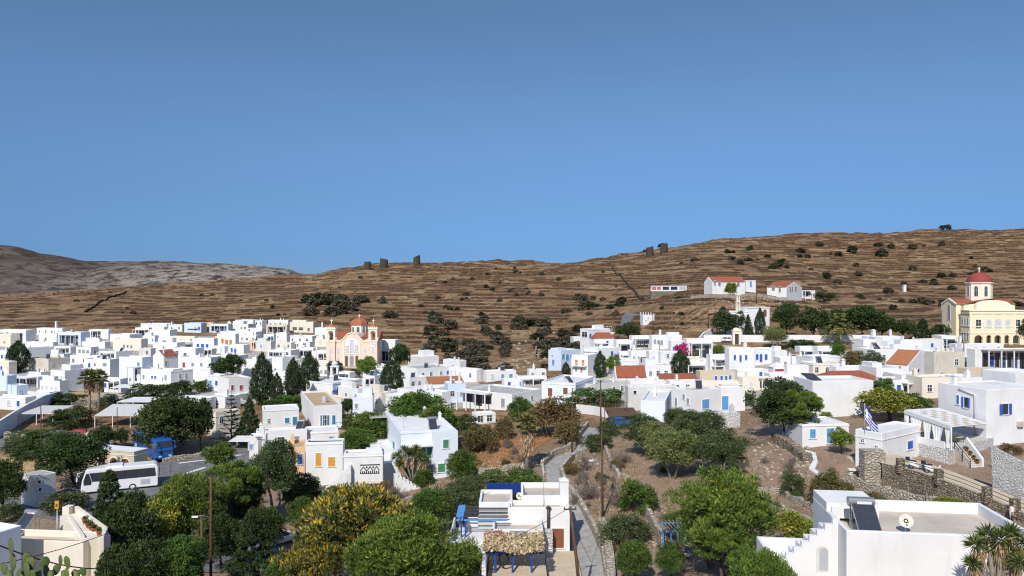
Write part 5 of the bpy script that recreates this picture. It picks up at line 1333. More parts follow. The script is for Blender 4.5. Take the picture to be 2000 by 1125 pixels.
def stones(name, polys, mat, seed):
    g = np.random.default_rng(seed); m = MB()
    for (x0, x1, y0, y1, n, s) in polys:
        for _ in range(n):
            c = G(g.uniform(x0, x1), g.uniform(y0, y1)); r = s*g.uniform(.4, 1.3); m.ball((c.x, c.y, c.z+r*.2), r, 6, 0, (g.uniform(.7, 1.4), g.uniform(.7, 1.2), g.uniform(.4, .8)))
    return tag(m.obj(name, M[mat]), kind='stuff')
stones('loose_stones', [(900, 1050, 900, 930, 60, .3), (1090, 1200, 870, 960, 110, .22), (1180, 1260, 880, 1000, 70, .2), (1470, 1580, 860, 940, 150, .32), (1590, 1800, 930, 1000, 90, .22), (1000, 1110, 640, 720, 90, .7), (1240, 1300, 990, 1070, 50, .25), (1390, 1560, 568, 600, 120, .5), (130, 200, 785, 800, 40, .3)], 'palestone', 3)
# ------------------------------------------------------------------ churches and the buildings near the viewer
def pbox(root, x0, x1, y0, y1, z0, z1, wall='W', roof='w', par=.35, t=.25, name='wall', bev=.05):
    m = MB(); ov = [(x0, y0), (x1, y0), (x1, y1), (x0, y1)]; iv = [(x0+t, y0+t), (x1-t, y0+t), (x1-t, y1-t), (x0+t, y1-t)]
    vs = [(a, b, z0) for a, b in ov] + [(a, b, z1) for a, b in ov] + [(a, b, z1) for a, b in iv] + [(a, b, z1-par-.05) for a, b in iv]; fs = []
    for k in range(4):
        k2 = (k+1) % 4; fs += [(k, k2, 4+k2, 4+k), (4+k, 4+k2, 8+k2, 8+k), (8+k, 8+k2, 12+k2, 12+k)]
    m.add(vs, fs); o = m.obj(name, M[wall], root)
    if bev: bv = o.modifiers.new('bevel', 'BEVEL'); bv.width = bev; bv.segments = 2; bv.limit_method = 'ANGLE'
    m = MB(); m.box(x0+t-.01, y0+t-.01, z1-par-.2, x1-t+.01, y1-t+.01, z1-par); m.obj('roof', M[roof], root)
    return o
def win_at(root, x, y, z, w, h, st, rz=0.0):
    fm, inner, door = win_parts(w, h, st)
    o = link('door' if door else 'window', fm, root, (x, y, z), rz)
    for n, m in inner: link(n, m, o)
    return o
def arcpts(cx, z0, w, h, n=10):
    r = w/2; return [(cx-r, z0), (cx+r, z0)] + [(cx+r*math.cos(PI*i/n), z0+h-r+r*math.sin(PI*i/n)) for i in range(n+1)]
def cross(m, x, y, z, h, mi=0):
    t = h*.06; m.box(x-t, y-t, z, x+t, y+t, z+h, mi); m.box(x-h*.3, y-t*.9, z+h*.58, x+h*.3, y+t*.9, z+h*.58+2*t, mi)

def orange_church():
    C = G(687, 717); s = C.y/F; root = empty('orange_church', C, R(2), 'peach orange church with two bell towers, a clock and an orange red dome', 'church')
    X = lambda p: (p-687)*s
    Z = lambda p: (717-p)*s
    D = 24.0; wl = M['och']; tr = M['yelc']
    for tx0, tx1, cl in ((638, 655.5, 0), (720, 737, 1)):
        x0, x1 = X(tx0), X(tx1); w_ = x1-x0; cx = (x0+x1)/2
        m = MB(); m.box(x0, -.6, -3, x1, -.6+w_, Z(666)); tw = m.obj('bell_tower', wl, root)
        m = MB()
        m.box(x0-.15, -.75, Z(716)-.2, x1+.15, -.45+w_, Z(716)+.25); m.obj('base_moulding', tr, tw); m = MB()
        for zc in (666, 642): m.box(x0-.15, -.75, Z(zc)-.2, x1+.15, -.45+w_, Z(zc)+.25)
        c4 = w_*.2; z0, z1 = Z(666)+.25, Z(642)-.2
        for ax in (x0, x1-c4):
            for ay in (-.6, -.6+w_-c4): m.box(ax, ay, z0, ax+c4, ay+c4, z1)
        for (a0, b0, a1, b1) in ((x0+c4, -.55, x1-c4, -.4), (x0+c4, w_-.85, x1-c4, w_-.65)):
            m.prism([(a0, z1), (a0, z1-1.2)] + [(cx - (a1-a0)/2*math.cos(PI*i/8), z1-1.2+(a1-a0)/2*.75*math.sin(PI*i/8)) for i in range(1, 8)] + [(a1, z1-1.2), (a1, z1)], b0, b1)
        for k in range(5): m.box(x0-.15+k*(w_+.3)/5, -.72, Z(642)+.24, x0-.15+(k+.6)*(w_+.3)/5, -.5, Z(642)+.75)
        m.obj('belfry', tr, tw)
        m = MB(); m.lathe((cx, -.6+w_/2), [(w_*.32, Z(642)+.25), (w_*.32, Z(639))], 8); m.obj('dome_drum', tr, tw)
        m = MB(); m.lathe((cx, -.6+w_/2), [(w_*.36*math.cos(t), Z(639)+w_*.42*math.sin(t)) for t in (0, .3, .6, .9, 1.2, 1.45, 1.57)], 10); m.obj('dome', M['red_dome'], tw)
        m = MB(); cross(m, cx, -.6+w_/2, Z(639)+w_*.40, 1.6); m.obj('cross', tr, tw)
        m = MB(); m.cyl((cx, -.6+w_/2), .35, .42, Z(658), Z(652), 8); m.obj('bell', M['dkmetal'], tw)
        for zc, hh in ((685, 1.9), (699, 1.9)): win_at(tw, cx, -.6, Z(zc), .7, hh, 'wA')
        if cl:
            m = MB(); n = 20; m.prism([(cx+.95*math.cos(2*PI*k/n), Z(673)+.95*math.sin(2*PI*k/n)) for k in range(n)], -.68, -.58); ck = m.obj('clock_face', M['frame'], tw)
            m = MB(); m.box(cx-.05, -.72, Z(673), cx+.05, -.685, Z(673)+.7); m.box(cx, -.72, Z(673)-.05, cx+.5, -.6851, Z(673)+.05)
            for k in range(12): a = k*PI/6; m.box(cx+.8*math.cos(a)-.05, -.70, Z(673)+.8*math.sin(a)-.05, cx+.8*math.cos(a)+.05, -.6852, Z(673)+.8*math.sin(a)+.05)
            m.obj('clock_hands', M['dark'], ck)
    xl, xr = X(655.5), X(720); zE = Z(664)
    m = MB(); m.prism([(xl, -3), (xr, -3), (xr, zE), (X(706), zE), (X(704), Z(661)), (X(696), Z(653)), (X(687.5), Z(650.5)), (X(679), Z(653)), (X(671), Z(661)), (X(669), zE), (xl, zE)], 0, D*.35); m.obj('nave', wl, root)
    m = MB(); m.box(xl, D*.35-.01, -3, xr, D, Z(668)); m.box(X(643), D*.3, -3, X(733), D*.7, Z(667)); m.obj('side_wing', wl, root)
    m = MB()  # roofs of the cross arms and the nave
    for x0, x1 in ((X(641), X(674)), (X(701), X(735))): m.add([(x0, D*.28, Z(667)), (x1, D*.28, Z(667)), (x1, D*.5, Z(651)), (x0, D*.5, Z(651)), (x0, D*.72, Z(667)), (x1, D*.72, Z(667))], [(0,1,2,3), (3,2,5,4), (0,3,4), (1,5,2)])
    for sg in (-1, 1): m.add([(X(687.5)+sg*(X(706)-X(687.5)), .3, Z(663)), (X(687.5)+sg*(xr-xl)/2, .3, Z(668)), (X(687.5)+sg*(xr-xl)/2, D, Z(668)), (X(687.5), D, Z(653)), (X(687.5), .3, Z(651.5))], [(0,1,2,3,4)])
    m.obj('roof', M['r'], root)
    m = MB(); pts = [(X(666), Z(666)), (X(671), Z(661)), (X(679), Z(652.5)), (X(687.5), Z(650)), (X(696), Z(652.5)), (X(704), Z(661)), (X(709), Z(666))]
    for a, b in zip(pts, pts[1:]): m.prism([(a[0], a[1]-.15), (b[0], b[1]-.15), (b[0], b[1]+.3), (a[0], a[1]+.3)], -.22, .4)
    m.box(xl, -.12, Z(668.5), X(666), .1, Z(667.5)); m.box(X(709), -.12, Z(668.5), xr, .1, Z(667.5))
    for p in (671, 703): m.box(X(p)-.25, -.16, 0, X(p)+.25, -.001, Z(664))
    m.obj('moulding', tr, root)
    m = MB(); m.prism(arcpts(X(687.3), Z(692), X(700.5)-X(673.5), Z(660)-Z(692), 16), -.1, -.002); bw = m.obj('great_window', M['frame'], root)
    m = MB()
    for a, b, hh in ((674.8, 682, 674), (683.5, 691.3, 662.5), (692.8, 699.8, 674)):
        n = 4
        for i in range(3):
            for j in range(5):
                z0 = Z(689)+(Z(hh)-Z(689))*j/5; z1 = Z(689)+(Z(hh)-Z(689))*(j+.72)/5; m.box(X(a)+(X(b)-X(a))*(i+.12)/3, -.13, z0, X(a)+(X(b)-X(a))*(i+.8)/3, -.101, z1)
    m.obj('pane', M['greyf'], bw)
    for a, b, st in ((674, 680, 'm'), (683, 691, 'a'), (694, 700, 'm')):
        w_ = X(b)-X(a); win_at(root, (X(a)+X(b))/2, -.02, (Z(694.5))/2, w_, Z(694.5), st+'DA')
    for p in (661, 713): win_at(root, X(p), 0, Z(685), .9, 2.0, 'wA'); win_at(root, X(p), 0, Z(701), .9, 1.6, 'wA')
    m = MB(); m.box(X(670), -2.4, -2, X(705), -.2, .25); m.box(X(668), -3.2, -2, X(707), -2.401, .05); m.obj('steps', M['pave'], root)
    cx, cy = X(690), D*.5; rr = X(706)-X(690)
    m = MB(); m.lathe((cx, cy), [(rr, Z(660)), (rr, Z(638)), (rr+.3, Z(638)), (rr+.3, Z(636.5)), (rr*.9, Z(636.5))], 8, flat8=True, smooth=False); dr = m.obj('drum', tr, root)
    for k in range(8):
        a = -PI/2 + k*PI/4; win_at(dr, cx+rr*.925*math.cos(a), cy+rr*.925*math.sin(a), Z(647.5), 1.0, 2.2, 'dA', a+PI/2)
    m = MB(); m.lathe((cx, cy), [((rr+.45)*math.cos(t)**.9, Z(637)+(Z(624)-Z(637))*math.sin(t)) for t in (0, .25, .5, .75, 1.0, 1.25, 1.45, 1.56)], 8, flat8=True, smooth=False); m.obj('dome', M['red_dome'], root)
    m = MB(); cross(m, cx, cy, Z(624.5), 1.6); m.obj('cross', tr, root)
orange_church()

def yellow_church():
    C = G(1893.5, 671); C.z = P(1893.5, 671, C.y).z; s = C.y/F; th = R(0); root = empty('yellow_church', C, th, 'pale yellow church with a crimson dome and arched porch at the right', 'church')
    W = 112*s; Z = lambda p: (671-p)*s*1.0
    wl = M['yel']; tr = M['yelc']; N = 4.6
    m = MB(); m.box(0, 0, Z(651)-.3, W, N, Z(607))
    # arcade below: piers and arches, open porch
    xs = [.155, .335, .49, .65, .815]; wd = [.145, .085, .115, .085, .12]
    prev = 0
    for c, w_ in list(zip(xs, wd)) + [(1.0, 0)]:
        x1 = (c - w_/2)*W if w_ else W
        m.box(prev*W, 0, -4, x1, .7, Z(651)-.3)
        if w_:
            a0, a1 = (c-w_/2)*W, (c+w_/2)*W; zt = Z(651)-.3; rr = (a1-a0)/2
            m.prism([(a0, zt)] + [(c*W - rr*math.cos(PI*i/10), zt-rr*.95-.25+rr*.95*math.sin(PI*i/10)) for i in range(11)] + [(a1, zt)], 0, .7)
        prev = c + w_/2
    m.box(0, .7, -4, .6, N, Z(651)-.3); m.box(0, 3.4, -4, W, 3.8, Z(651)-.3)
    m.obj('narthex', wl, root)
    m = MB(); m.box(.6, .5, -.6, W-.1, 3.4, -.02); m.obj('porch_floor', M['pave'], root)
    for c in xs: win_at(root, c*W, 3.4, 1.5, 1.5, 3.0, 'mDA')
    m = MB()
    for zz, o in ((651, .15), (637.5, .14), (612, .22), (606.5, .28)): m.box(-o, -o, Z(zz)-.12, W+o, N-.01, Z(zz)+.14)
    for k in range(6): x = W*(.02+.192*k); m.box(x-.3, -.13, Z(651)+.15, x+.3, -.001, Z(612)-.13)
    m.obj('moulding', tr, root)
    for c, w_, hh in ((.155, 1.6, 2.6), (.335, 1.5, 2.8), (.495, 2.2, 3.0), (.665, 1.5, 2.8), (.835, 1.6, 2.6)):
        win_at(root, c*W, 0, Z(632.5), w_, hh, 'd' if c in (.155, .835) else 'wA')
    for yy in (.9, 2.3, 3.7):
        win_at(root, 0, yy, Z(630), .8, 2.6, 'aA', -PI/2); win_at(root, 0, yy, Z(656), .8, 2.6, 'aA', -PI/2)
    m = MB(); m.box(1.0, N, -4, W-1.0, 17, Z(594)); m.box(-.5, 6.2, -4, W+.5, 13.8, Z(594)); m.obj('nave', wl, root)
    m = MB(); cx = W*.53; pw = W*.30   # curved front gable over the narthex
    m.prism([(cx-pw, Z(607)-.5), (cx+pw, Z(607)-.5), (cx+pw, Z(596))] + [(cx+pw*math.cos(PI*i/14), Z(596)+(Z(586.5)-Z(596))*math.sin(PI*i/14)) for i in range(1, 14)] + [(cx-pw, Z(596))], N-1.6, N-.4)
    m.obj('front_gable', tr, root)
    m = MB(); pw *= .82; m.prism([(cx+pw*math.cos(PI*i/14), Z(604)+(Z(590)-Z(604))*math.sin(PI*i/14)) for i in range(15)], N-1.68, N-1.601); m.obj('gable_panel', wl, root)
    m = MB()
    zr, ze = Z(584), Z(595); ym = 10
    m.add([(-.7, 5.9, ze), (W+.7, 5.9, ze), (W+.7, ym, zr), (-.7, ym, zr), (-.7, 14.1, ze), (W+.7, 14.1, ze)], [(0,1,2,3), (3,2,5,4)])
    xm = W*.53
    m.add([(1.0-.2, N-.5, ze), (xm, N-.5, zr), (xm, 17.2, zr), (.8, 17.2, ze), (W-.8, N-.5, ze), (W-.8, 17.2, ze)], [(0,1,2,3), (1,4,5,2)])
    m.obj('roof', M['r'], root)
    m = MB()
    for x in (-.52, W+.52): m.add([(x, 6.2, ze-.1), (x, 13.8, ze-.1), (x, ym, zr-.1)], [(0, 1, 2)])
    m.obj('gable_wall', wl, root)
    m = MB(); x = -.62
    for a, b in (((6.0, ze), (ym, zr)), ((ym, zr), (14.0, ze))): m.add([(x-.1, a[0], a[1]-.3), (x-.1, b[0], b[1]-.3), (x-.1, b[0], b[1]+.2), (x-.1, a[0], a[1]+.2), (x+.3, a[0], a[1]-.3), (x+.3, b[0], b[1]-.3), (x+.3, b[0], b[1]+.2), (x+.3, a[0], a[1]+.2)], [(0,1,2,3), (7,6,5,4), (3,2,6,7), (0,4,5,1)])
    m.obj('gable_trim', tr, root)
    win_at(root, -.5, ym, Z(612), 1.6, 5.0, 'aA', -PI/2); win_at(root, -.5, ym, Z(648), 1.4, 4.0, 'aA', -PI/2)
    cx, cy = W*.52, ym; rr = 25.5*s*.93
    m = MB(); m.lathe((cx, cy), [(rr, Z(592)), (rr, Z(553)), (rr+.35, Z(553)), (rr+.35, Z(551)), (rr*.9, Z(551))], 8, flat8=True, smooth=False); dr = m.obj('drum', tr, root)
    for k in range(8):
        a = -PI/2+k*PI/4; q = rr*.925; win_at(dr, cx+q*math.cos(a), cy+q*math.sin(a), Z(569), 1.0, 3.2, 'dA', a+PI/2)
    m = MB(); m.lathe((cx, cy), [((rr*.95)*math.cos(t), Z(551.5)+(Z(530.5)-Z(551.5))*math.sin(t)) for t in [PI/2*k/12 for k in range(12)]+[1.565]], 32); m.obj('dome', M['crimson'], root)
    m = MB(); cross(m, cx, cy, Z(530.8), 1.8); m.obj('cross', tr, root)
yellow_church()

def hill_chapel():
    C = G(1424, 655); C.z = P(1424, 655, C.y).z; s = C.y/F; root = empty('cemetery_chapel', C, R(8), 'white chapel with a slender cream belfry above the cemetery wall', 'chapel')
    Z = lambda p: (655-p)*s; X = lambda p: (p-1424)*s
    m = MB(); m.box(0, 0, -4, X(1463), 9, Z(610)); m.box(X(1463)+.001, 2, -4, X(1514), 8, Z(602)); m.box(-X(1426), -2, -4, X(1462), -.001, Z(613)); m.obj('wall', M['W'], root)
    m = MB(); m.box(-.2, -.2, Z(610)+.002, X(1463)+.2, 9.2, Z(608.5)); m.box(X(1463)+.21, 1.8, Z(602)+.002, X(1514)+.2, 8.2, Z(600.5)); m.obj('cornice', M['W'], root)
    win_at(root, X(1504), 2, Z(612), 1.1, 2.4, 'mA'); win_at(root, X(1432), -2, Z(620), 1.6, 2.4, 'wA')
    m = MB(); x0, x1 = X(1441), X(1448)
    for z0, z1, k in ((Z(608.5)+.002, Z(590), 1.0), (Z(590)+.35, Z(577), .72)):
        cx = (x0+x1)/2; w_ = (x1-x0)*k/2
        m.box(cx-w_, .4, z0, cx-w_*.5, 1.4, z1); m.box(cx+w_*.5, .4, z0, cx+w_, 1.4, z1); m.box(cx-w_*1.2, .3, z1, cx+w_*1.2, 1.5, z1+.34)
    cross(m, (x0+x1)/2, .9, Z(577)+.34, 1.4); m.obj('belfry', M['yelc'], root)
hill_chapel()

def bell_tower_small():
    C = G(654, 750); C.z = P(654, 750, C.y).z; s = C.y/F; root = empty('bell_tower', C, R(5), 'little white domed bell tower in front of the orange church', 'bell tower')
    h = 46*s; w_ = 18*s; m = MB(); m.box(-w_/2, -w_/2, -1, w_/2, w_/2, h*.38)
    k = w_*.42; z0, z1 = h*.38, h*.74
    m.box(-k-.12, -k-.12, z0, k+.12, k+.12, z0+.15)
    for a in (-k, k*.5):
        for b in (-k, k*.5): m.box(a, b, z0+.15, a+k*.5, b+k*.5, z1)
    m.prism([(-k*.5, z1), (-k*.5, z1-.5)] + [(-k*.5*math.cos(PI*i/8), z1-.5+.4*math.sin(PI*i/8)) for i in range(1, 8)] + [(k*.5, z1-.5), (k*.5, z1)], -k+.02, -k+.3)
    m.box(-k-.15, -k-.15, z1, k+.15, k+.15, z1+.2); m.obj('shaft', M['W'], root)
    m = MB(); m.lathe((0, 0), [(k*.8, z1+.2), (k*.8, z1+.6)] + [(k*.85*math.cos(t), z1+.6+k*.9*math.sin(t)) for t in (0, .4, .8, 1.2, 1.55)], 12); m.obj('dome', M['W'], root)
    m = MB(); cross(m, 0, 0, z1+.6+k*.85, .6); m.obj('cross', M['W'], root)
    m = MB(); m.cyl((0, 0), .25, .12, z1-1.1, z1-.6, 8); m.obj('bell', M['dkmetal'], root)
bell_tower_small()
def belfry_tiny():
    C = G(448, 648); s = C.y/F; root = empty('belfry', C, R(10), 'tiny white pointed belfry rising from the back row of houses', 'belfry')
    m = MB(); m.box(-.9, -.9, -1, .9, .9, 2.4); m.box(-.8, -.6, 2.4, -.35, .6, 4.4); m.box(.35, -.6, 2.4, .8, .6, 4.4); m.add([(-1, -.7, 4.4), (1, -.7, 4.4), (1, .7, 4.4), (-1, .7, 4.4), (0, 0, 5.9)], [(0,1,4), (1,2,4), (2,3,4), (3,0,4), (3,2,1,0)]); m.obj('shaft', M['W'], root)
belfry_tiny()

def dovecote():
    C = G(1256, 622); s = C.y/F; root = empty('dovecote', C, R(6), 'small white square dovecote with pinnacled parapet alone beside the lane', 'dovecote')
    w_ = 22.5*s; h = 20*s; m = MB(); m.box(0, 0, -2, w_, w_*.9, h)
    for k in range(5): x = w_*k/4.4; m.box(x, 0, h, x+.3*w_/5, .4, h+3.5*s); m.box(x, w_*.9-.4, h, x+.3*w_/5, w_*.9, h+4.5*s)
    m.obj('wall', M['W'], root)
    for a, b in ((.25, .45), (.6, .35), (.45, .7)): win_at(root, a*w_, 0, b*h, .4, .5, 'x')
dovecote()

def windmill(label, px, base, top, wpx, slant=0):
    C = P(px, base, G(px, base+3).y); C.z = gz(C.x, C.y); s = C.y/F; h = (base-top)*s+2.2; r = wpx*s/2*1.25; m = MB(); n = 16; prof = []
    g = random.Random(px)
    vs = []; 
    for z, rr in ((-3, r*1.08), (h*.4, r*1.0), (h*.75, r*.94)):
        for k in range(n): a = 2*PI*k/n; vs.append((rr*math.cos(a), rr*math.sin(a), z))
    for k in range(n): a = 2*PI*k/n; vs.append((r*.92*math.cos(a), r*.92*math.sin(a), h*(.86 + .16*slant*math.cos(a)) + g.uniform(-.5, .4)))
    for k in range(n): a = 2*PI*k/n; q = vs[3*n+k]; vs.append((r*.6*math.cos(a), r*.6*math.sin(a), q[2]-.1))
    for k in range(n): a = 2*PI*k/n; vs.append((r*.6*math.cos(a), r*.6*math.sin(a), h*.4))
    m.add(vs, [(j*n+k, j*n+(k+1) % n, (j+1)*n+(k+1) % n, (j+1)*n+k) for j in range(5) for k in range(n)])
    tag(m.obj('windmill_ruin', M['darkstone'], None, C), label, 'ruin', 'ruined windmills on the ridge')
windmill('round stone windmill stump, leftmost of three on the left part of the ridge', 718, 521, 507, 11)
windmill('round stone windmill stump, middle one of three on the left part of the ridge', 750, 518, 503, 13, -.5)
windmill('round stone windmill stump with a broken top, right one of three on the left ridge', 814, 515, 500, 11, .9)
windmill('windmill stump left one of the pair on the right part of the ridge', 1269, 497, 480, 12, .4)
windmill('taller windmill stump right one of the pair on the right part of the ridge', 1297, 490, 473, 12)

# the blue and white house with pergolas at the bottom centre
def pergola_house():
    Y = 76.0; s = Y/F; zg = CAM - (1076-562.5)*s
    x = lambda p: (p-1052)*s
    z = lambda p, yy=Y: CAM-(p-562.5)/F*yy - zg
    root = empty('courtyard_house', (52*s, Y, zg), 0, 'white cube house with blue pergolas and dried bougainvillea at the bottom centre', 'house')
    pbox(root, x(992), x(1113), 0, 2.7, -3, z(991), 'W', 's', .45)
    pbox(root, x(1019), x(1111), 2.701, 8.2, -3, z(968, Y+2.7), 'W', 's', .55)
    pbox(root, x(934), x(1001), 1.6, 6.6, -3, z(981, Y+1.6), 'W', 's', .4)
    pbox(root, x(963), x(1058), -3.6, -.002, -6, z(1034, Y-3.6), 'W', 's', .6)
    m = MB(); a = x(1103); m.box(a-.35, 2.0, z(1000), a+.55, 3.2, z(950)); m.add([(a-.45, 1.9, z(950)), (a+.65, 1.9, z(950)), (a+.65, 3.3, z(950)), (a-.45, 3.3, z(950)), (a+.1, 2.6, z(944))], [(0,1,4), (1,2,4), (2,3,4), (3,0,4), (3,2,1,0)]); m.box(a, 1.97, z(953.5), a+.25, 1.999, z(951)); m.obj('chimney', M['W'], root)
    m = MB(); m.tube([(x(1071), -.2, z(1032)), (x(1071), -.2, z(990))], .16, 8); m.cyl((x(1071), -.2), .3, .05, z(990), z(986.5), 8); m.obj('stove_pipe', M['dkmetal'], root)
    win_at(root, x(1086), 0, z(1051), 1.55, 2.1, 'nD')
    m = MB(); m.box(x(1058), -1.5, -4, x(1078), -.002, z(1030)); m.obj('stair_wall', M['whstone'], root)
    m = MB(); m.box(x(1020), 4.0, z(964, Y+4), x(1022.5), 4.15, z(944, Y+4)); m.obj('vent_pipe', M['W'], root)
    # blue sheet roof behind on the left
    m = MB(); x0, x1 = x(946), x(1019)-.05
    n = 40
    for k in range(n): a = x0+(x1-x0)*k/n; b = x0+(x1-x0)*(k+.55)/n; m.box(a, 6.7, z(960, Y+6.7)-.05, b, 10.2, z(960, Y+6.7)+.08)
    m.box(x0, 6.65, z(960, Y+6.7)-.12, x1, 10.25, z(960, Y+6.7)-.051); m.obj('blue_sheet_roof', M['blue'], root)
    # left pergola
    zb = z(1010, Y-1.5)
    pr = MB()
    for k in range(8): yy = -1.5+k*.5; pr.box(x(896), yy, zb, x(992)-.02, yy+.13, zb+.05)
    pr.obj('pergola_slats', M['dkmetal'], root)
    pb = MB()
    for xx in (x(899), x(905)): pb.box(xx-.08, -1.9, zb-.2, xx+.08, 2.4, zb-.002)
    for k in range(8): yy = -1.5+k*.5; pb.box(x(893), yy, zb+.052, x(907), yy+.17, zb+.16)
    pb.box(x(893), -1.6, zb-.35, x(991), -1.44, zb-.201)
    pb.obj('pergola_beam', M['bluelt'], root)
    for xx in (x(903), x(911)):
        m = MB(); m.box(xx-.08, -1.56, -4, xx+.08, -1.40, zb-.21); m.obj('pergola_post', M['blue'], root)
    m = MB(); m.box(x(933), .9, -3, x(990), 1.1, zb-.6); m.obj('plastic_screen', M['canvas'], root)
    # terrace with rounded white parapet
    zt = z(1056, Y-2.5)
    m = MB(); m.box(x(886), -4.2, -8, x(963)-.002, 1.58, zt); m.obj('terrace', M['w'], root)
    m = MB(); m.box(x(884), -4.5, -8, x(888), 1.6, zt+1.1); m.box(x(888)+.002, -4.5, -8, x(963)-.004, -4.201, zt+.55); m.box(x(912), 1.2, zt, x(934)-.02, 1.45, zt+1.2)
    tw = m.obj('terrace_wall', M['W'], root); bv = tw.modifiers.new('bevel', 'BEVEL'); bv.width = .12; bv.segments = 3
    # front yard with the blue arbour
    yf = -8.5; zf = z(1118, Y+yf)
    m = MB(); m.box(x(958), yf-3, -12, x(1060), -3.61, zf); m.obj('yard_floor', M['slabtan'], root)
    m = MB(); m.box(x(955)-.3, yf-2.5, -12, x(955)+.05, -3.62, zf+1.6); m.obj('yard_wall', M['W'], root)
    za = z(1081, Y+yf)
    m = MB(); m.box(x(955), yf-.1, za, x(1054), yf+.1, za+.22)
    for k in range(11): xx = x(957)+k*(x(1052)-x(957))/10; m.box(xx-.05, yf-.3, za+.222, xx+.05, -3.7, za+.36)
    m.obj('arbour_beam', M['blue'], root)
    for p in (971, 1001, 1034):
        m = MB(); m.box(x(p)-.09, yf-.09, zf, x(p)+.09, yf+.09, za-.002); m.obj('arbour_post', M['blue'], root)
    win_at(root, x(1011), -3.6, zf+1.1, 1.6, 2.2, 'aD')
    m = MB(); n = 18
    vs = []; 
    for k in range(n):
        a = 2*PI*k/n
        for q in range(6): b = 2*PI*q/6; rr = .42+.1*math.cos(b); vs.append((x(985)+rr*math.cos(a), yf+.25+.1*math.sin(b), zf+1.2+1.25*rr*math.sin(a)))
    m.add(vs, [(k*6+q, k*6+(q+1) % 6, ((k+1) % n)*6+(q+1) % 6, ((k+1) % n)*6+q) for k in range(n) for q in range(6)], 0, True); m.obj('wall_mirror', M['rubber'], root)
    m = MB(); m.box(x(1058)+.3, -9, -9, x(1124), -.004, .02); m.obj('courtyard', M['slabtan'], root)
    g = np.random.default_rng(3); n = 3600
    p = np.stack([g.uniform(x(950), x(1056), n), g.uniform(yf-.6, -5.2, n), np.zeros(n)], 1)
    ll = np.clip((p[:, 1]-yf)/4, 0, 1); p[:, 2] = za+.3 + np.abs(g.normal(size=n))*.22 + .16*np.sin(p[:, 0]*1.3+1) + ll*.25
    mi = ((p[:, 0] < x(985)) & (p[:, 1] > -7) & (g.random(n) < .13)).astype(int)
    k = empty('bougainvillea', (52*s, Y, zg), 0, 'dried straw coloured bougainvillea with a few magenta flowers covering the blue arbour', 'plant')
    link('flowers', leaves_mesh('flowers', p, g.normal(size=(n, 3)), .30, .20, [LF['straw'], LF['pink']], mi, 4), k)
    m = MB()
    for q in range(5): m.tube([(x(938)+q*.5, yf+.4+q*.3, zf-1.5), (x(948)+q*.3, yf+.3, zf+1), (x(960)+q*.4, yf, za+.5)], .05, 5, 0, .03)
    m.obj('stems', LF['twig'], k)
    return root
pergola_house()

# the large white house cut by the bottom right corner
hb = house('big plain white house with a roof terrace in the bottom right corner', 1592, 1653, 2035, 1036, 1300, -7, 'W', 's', '', Y=46, par=.75, name='white_house', d=7.4, extra=' ', ext=4)
def corner_stairs():
    rt = hb.root; W, D, H = hb.W, hb.D, hb.H
    Y = 46.5; s = Y/F
    m = MB(); x0 = -W/2; y0 = -D/2+1.6
    pts = [(x0-4.35, H-9), (x0-.01, H-9), (x0-.01, H+.25)]
    n = 8
    for k in range(n): pts += [(x0-.35-k*.48, H+.25-k*.40), (x0-.35-k*.48, H+.25-(k+1)*.40)]
    pts += [(x0-4.35, H+.25-n*.40)]
    m.prism(pts, y0, y0+.35); sw = m.obj('stair_wall', M['W'], rt)
    m = MB()
    for k in range(n): m.box(x0-.36-(k+1)*.48, y0+.351, H-9, x0-.36-k*.48-.002, y0+1.5, H-.1-(k+1)*.40)
    m.obj('steps', M['W'], rt)
    m = MB(); m.prism(arcpts(x0-1.0, H-3.2, .75, 1.65), y0-.02, y0-.004); nf = m.obj('niche', M['G'], rt)
    m = MB(); m.prism(arcpts(x0-1.0+.10, H-3.12, .55, 1.45), y0-.024, y0-.0205); m.obj('niche_painted_shade', M['greyf'], nf)  # flat panel on the wall; grey colour stands in for the niche's inner shade
    m = MB(); m.box(x0-4.6, y0+.36, H-9, x0-2.6, y0+2.2, H-3.0); m.box(x0-4.6, y0+2.21, H-9, x0-1.6, y0+2.45, H-1.9); m.box(x0-4.6, y0-.1, H-9, x0-4.4, y0+2.2, H-1.9); m.obj('landing', M['W'], rt)
    m = MB(); m.box(x0+.02, -D/2+4.2, H-.5, x0+3.4, D/2-.02, H+.55); m.box(x0+.3, -D/2+3.9, H-.5, x0+.8, -D/2+4.19, H+.3)
    o = m.obj('raised_parapet', M['W'], rt)
corner_stairs()

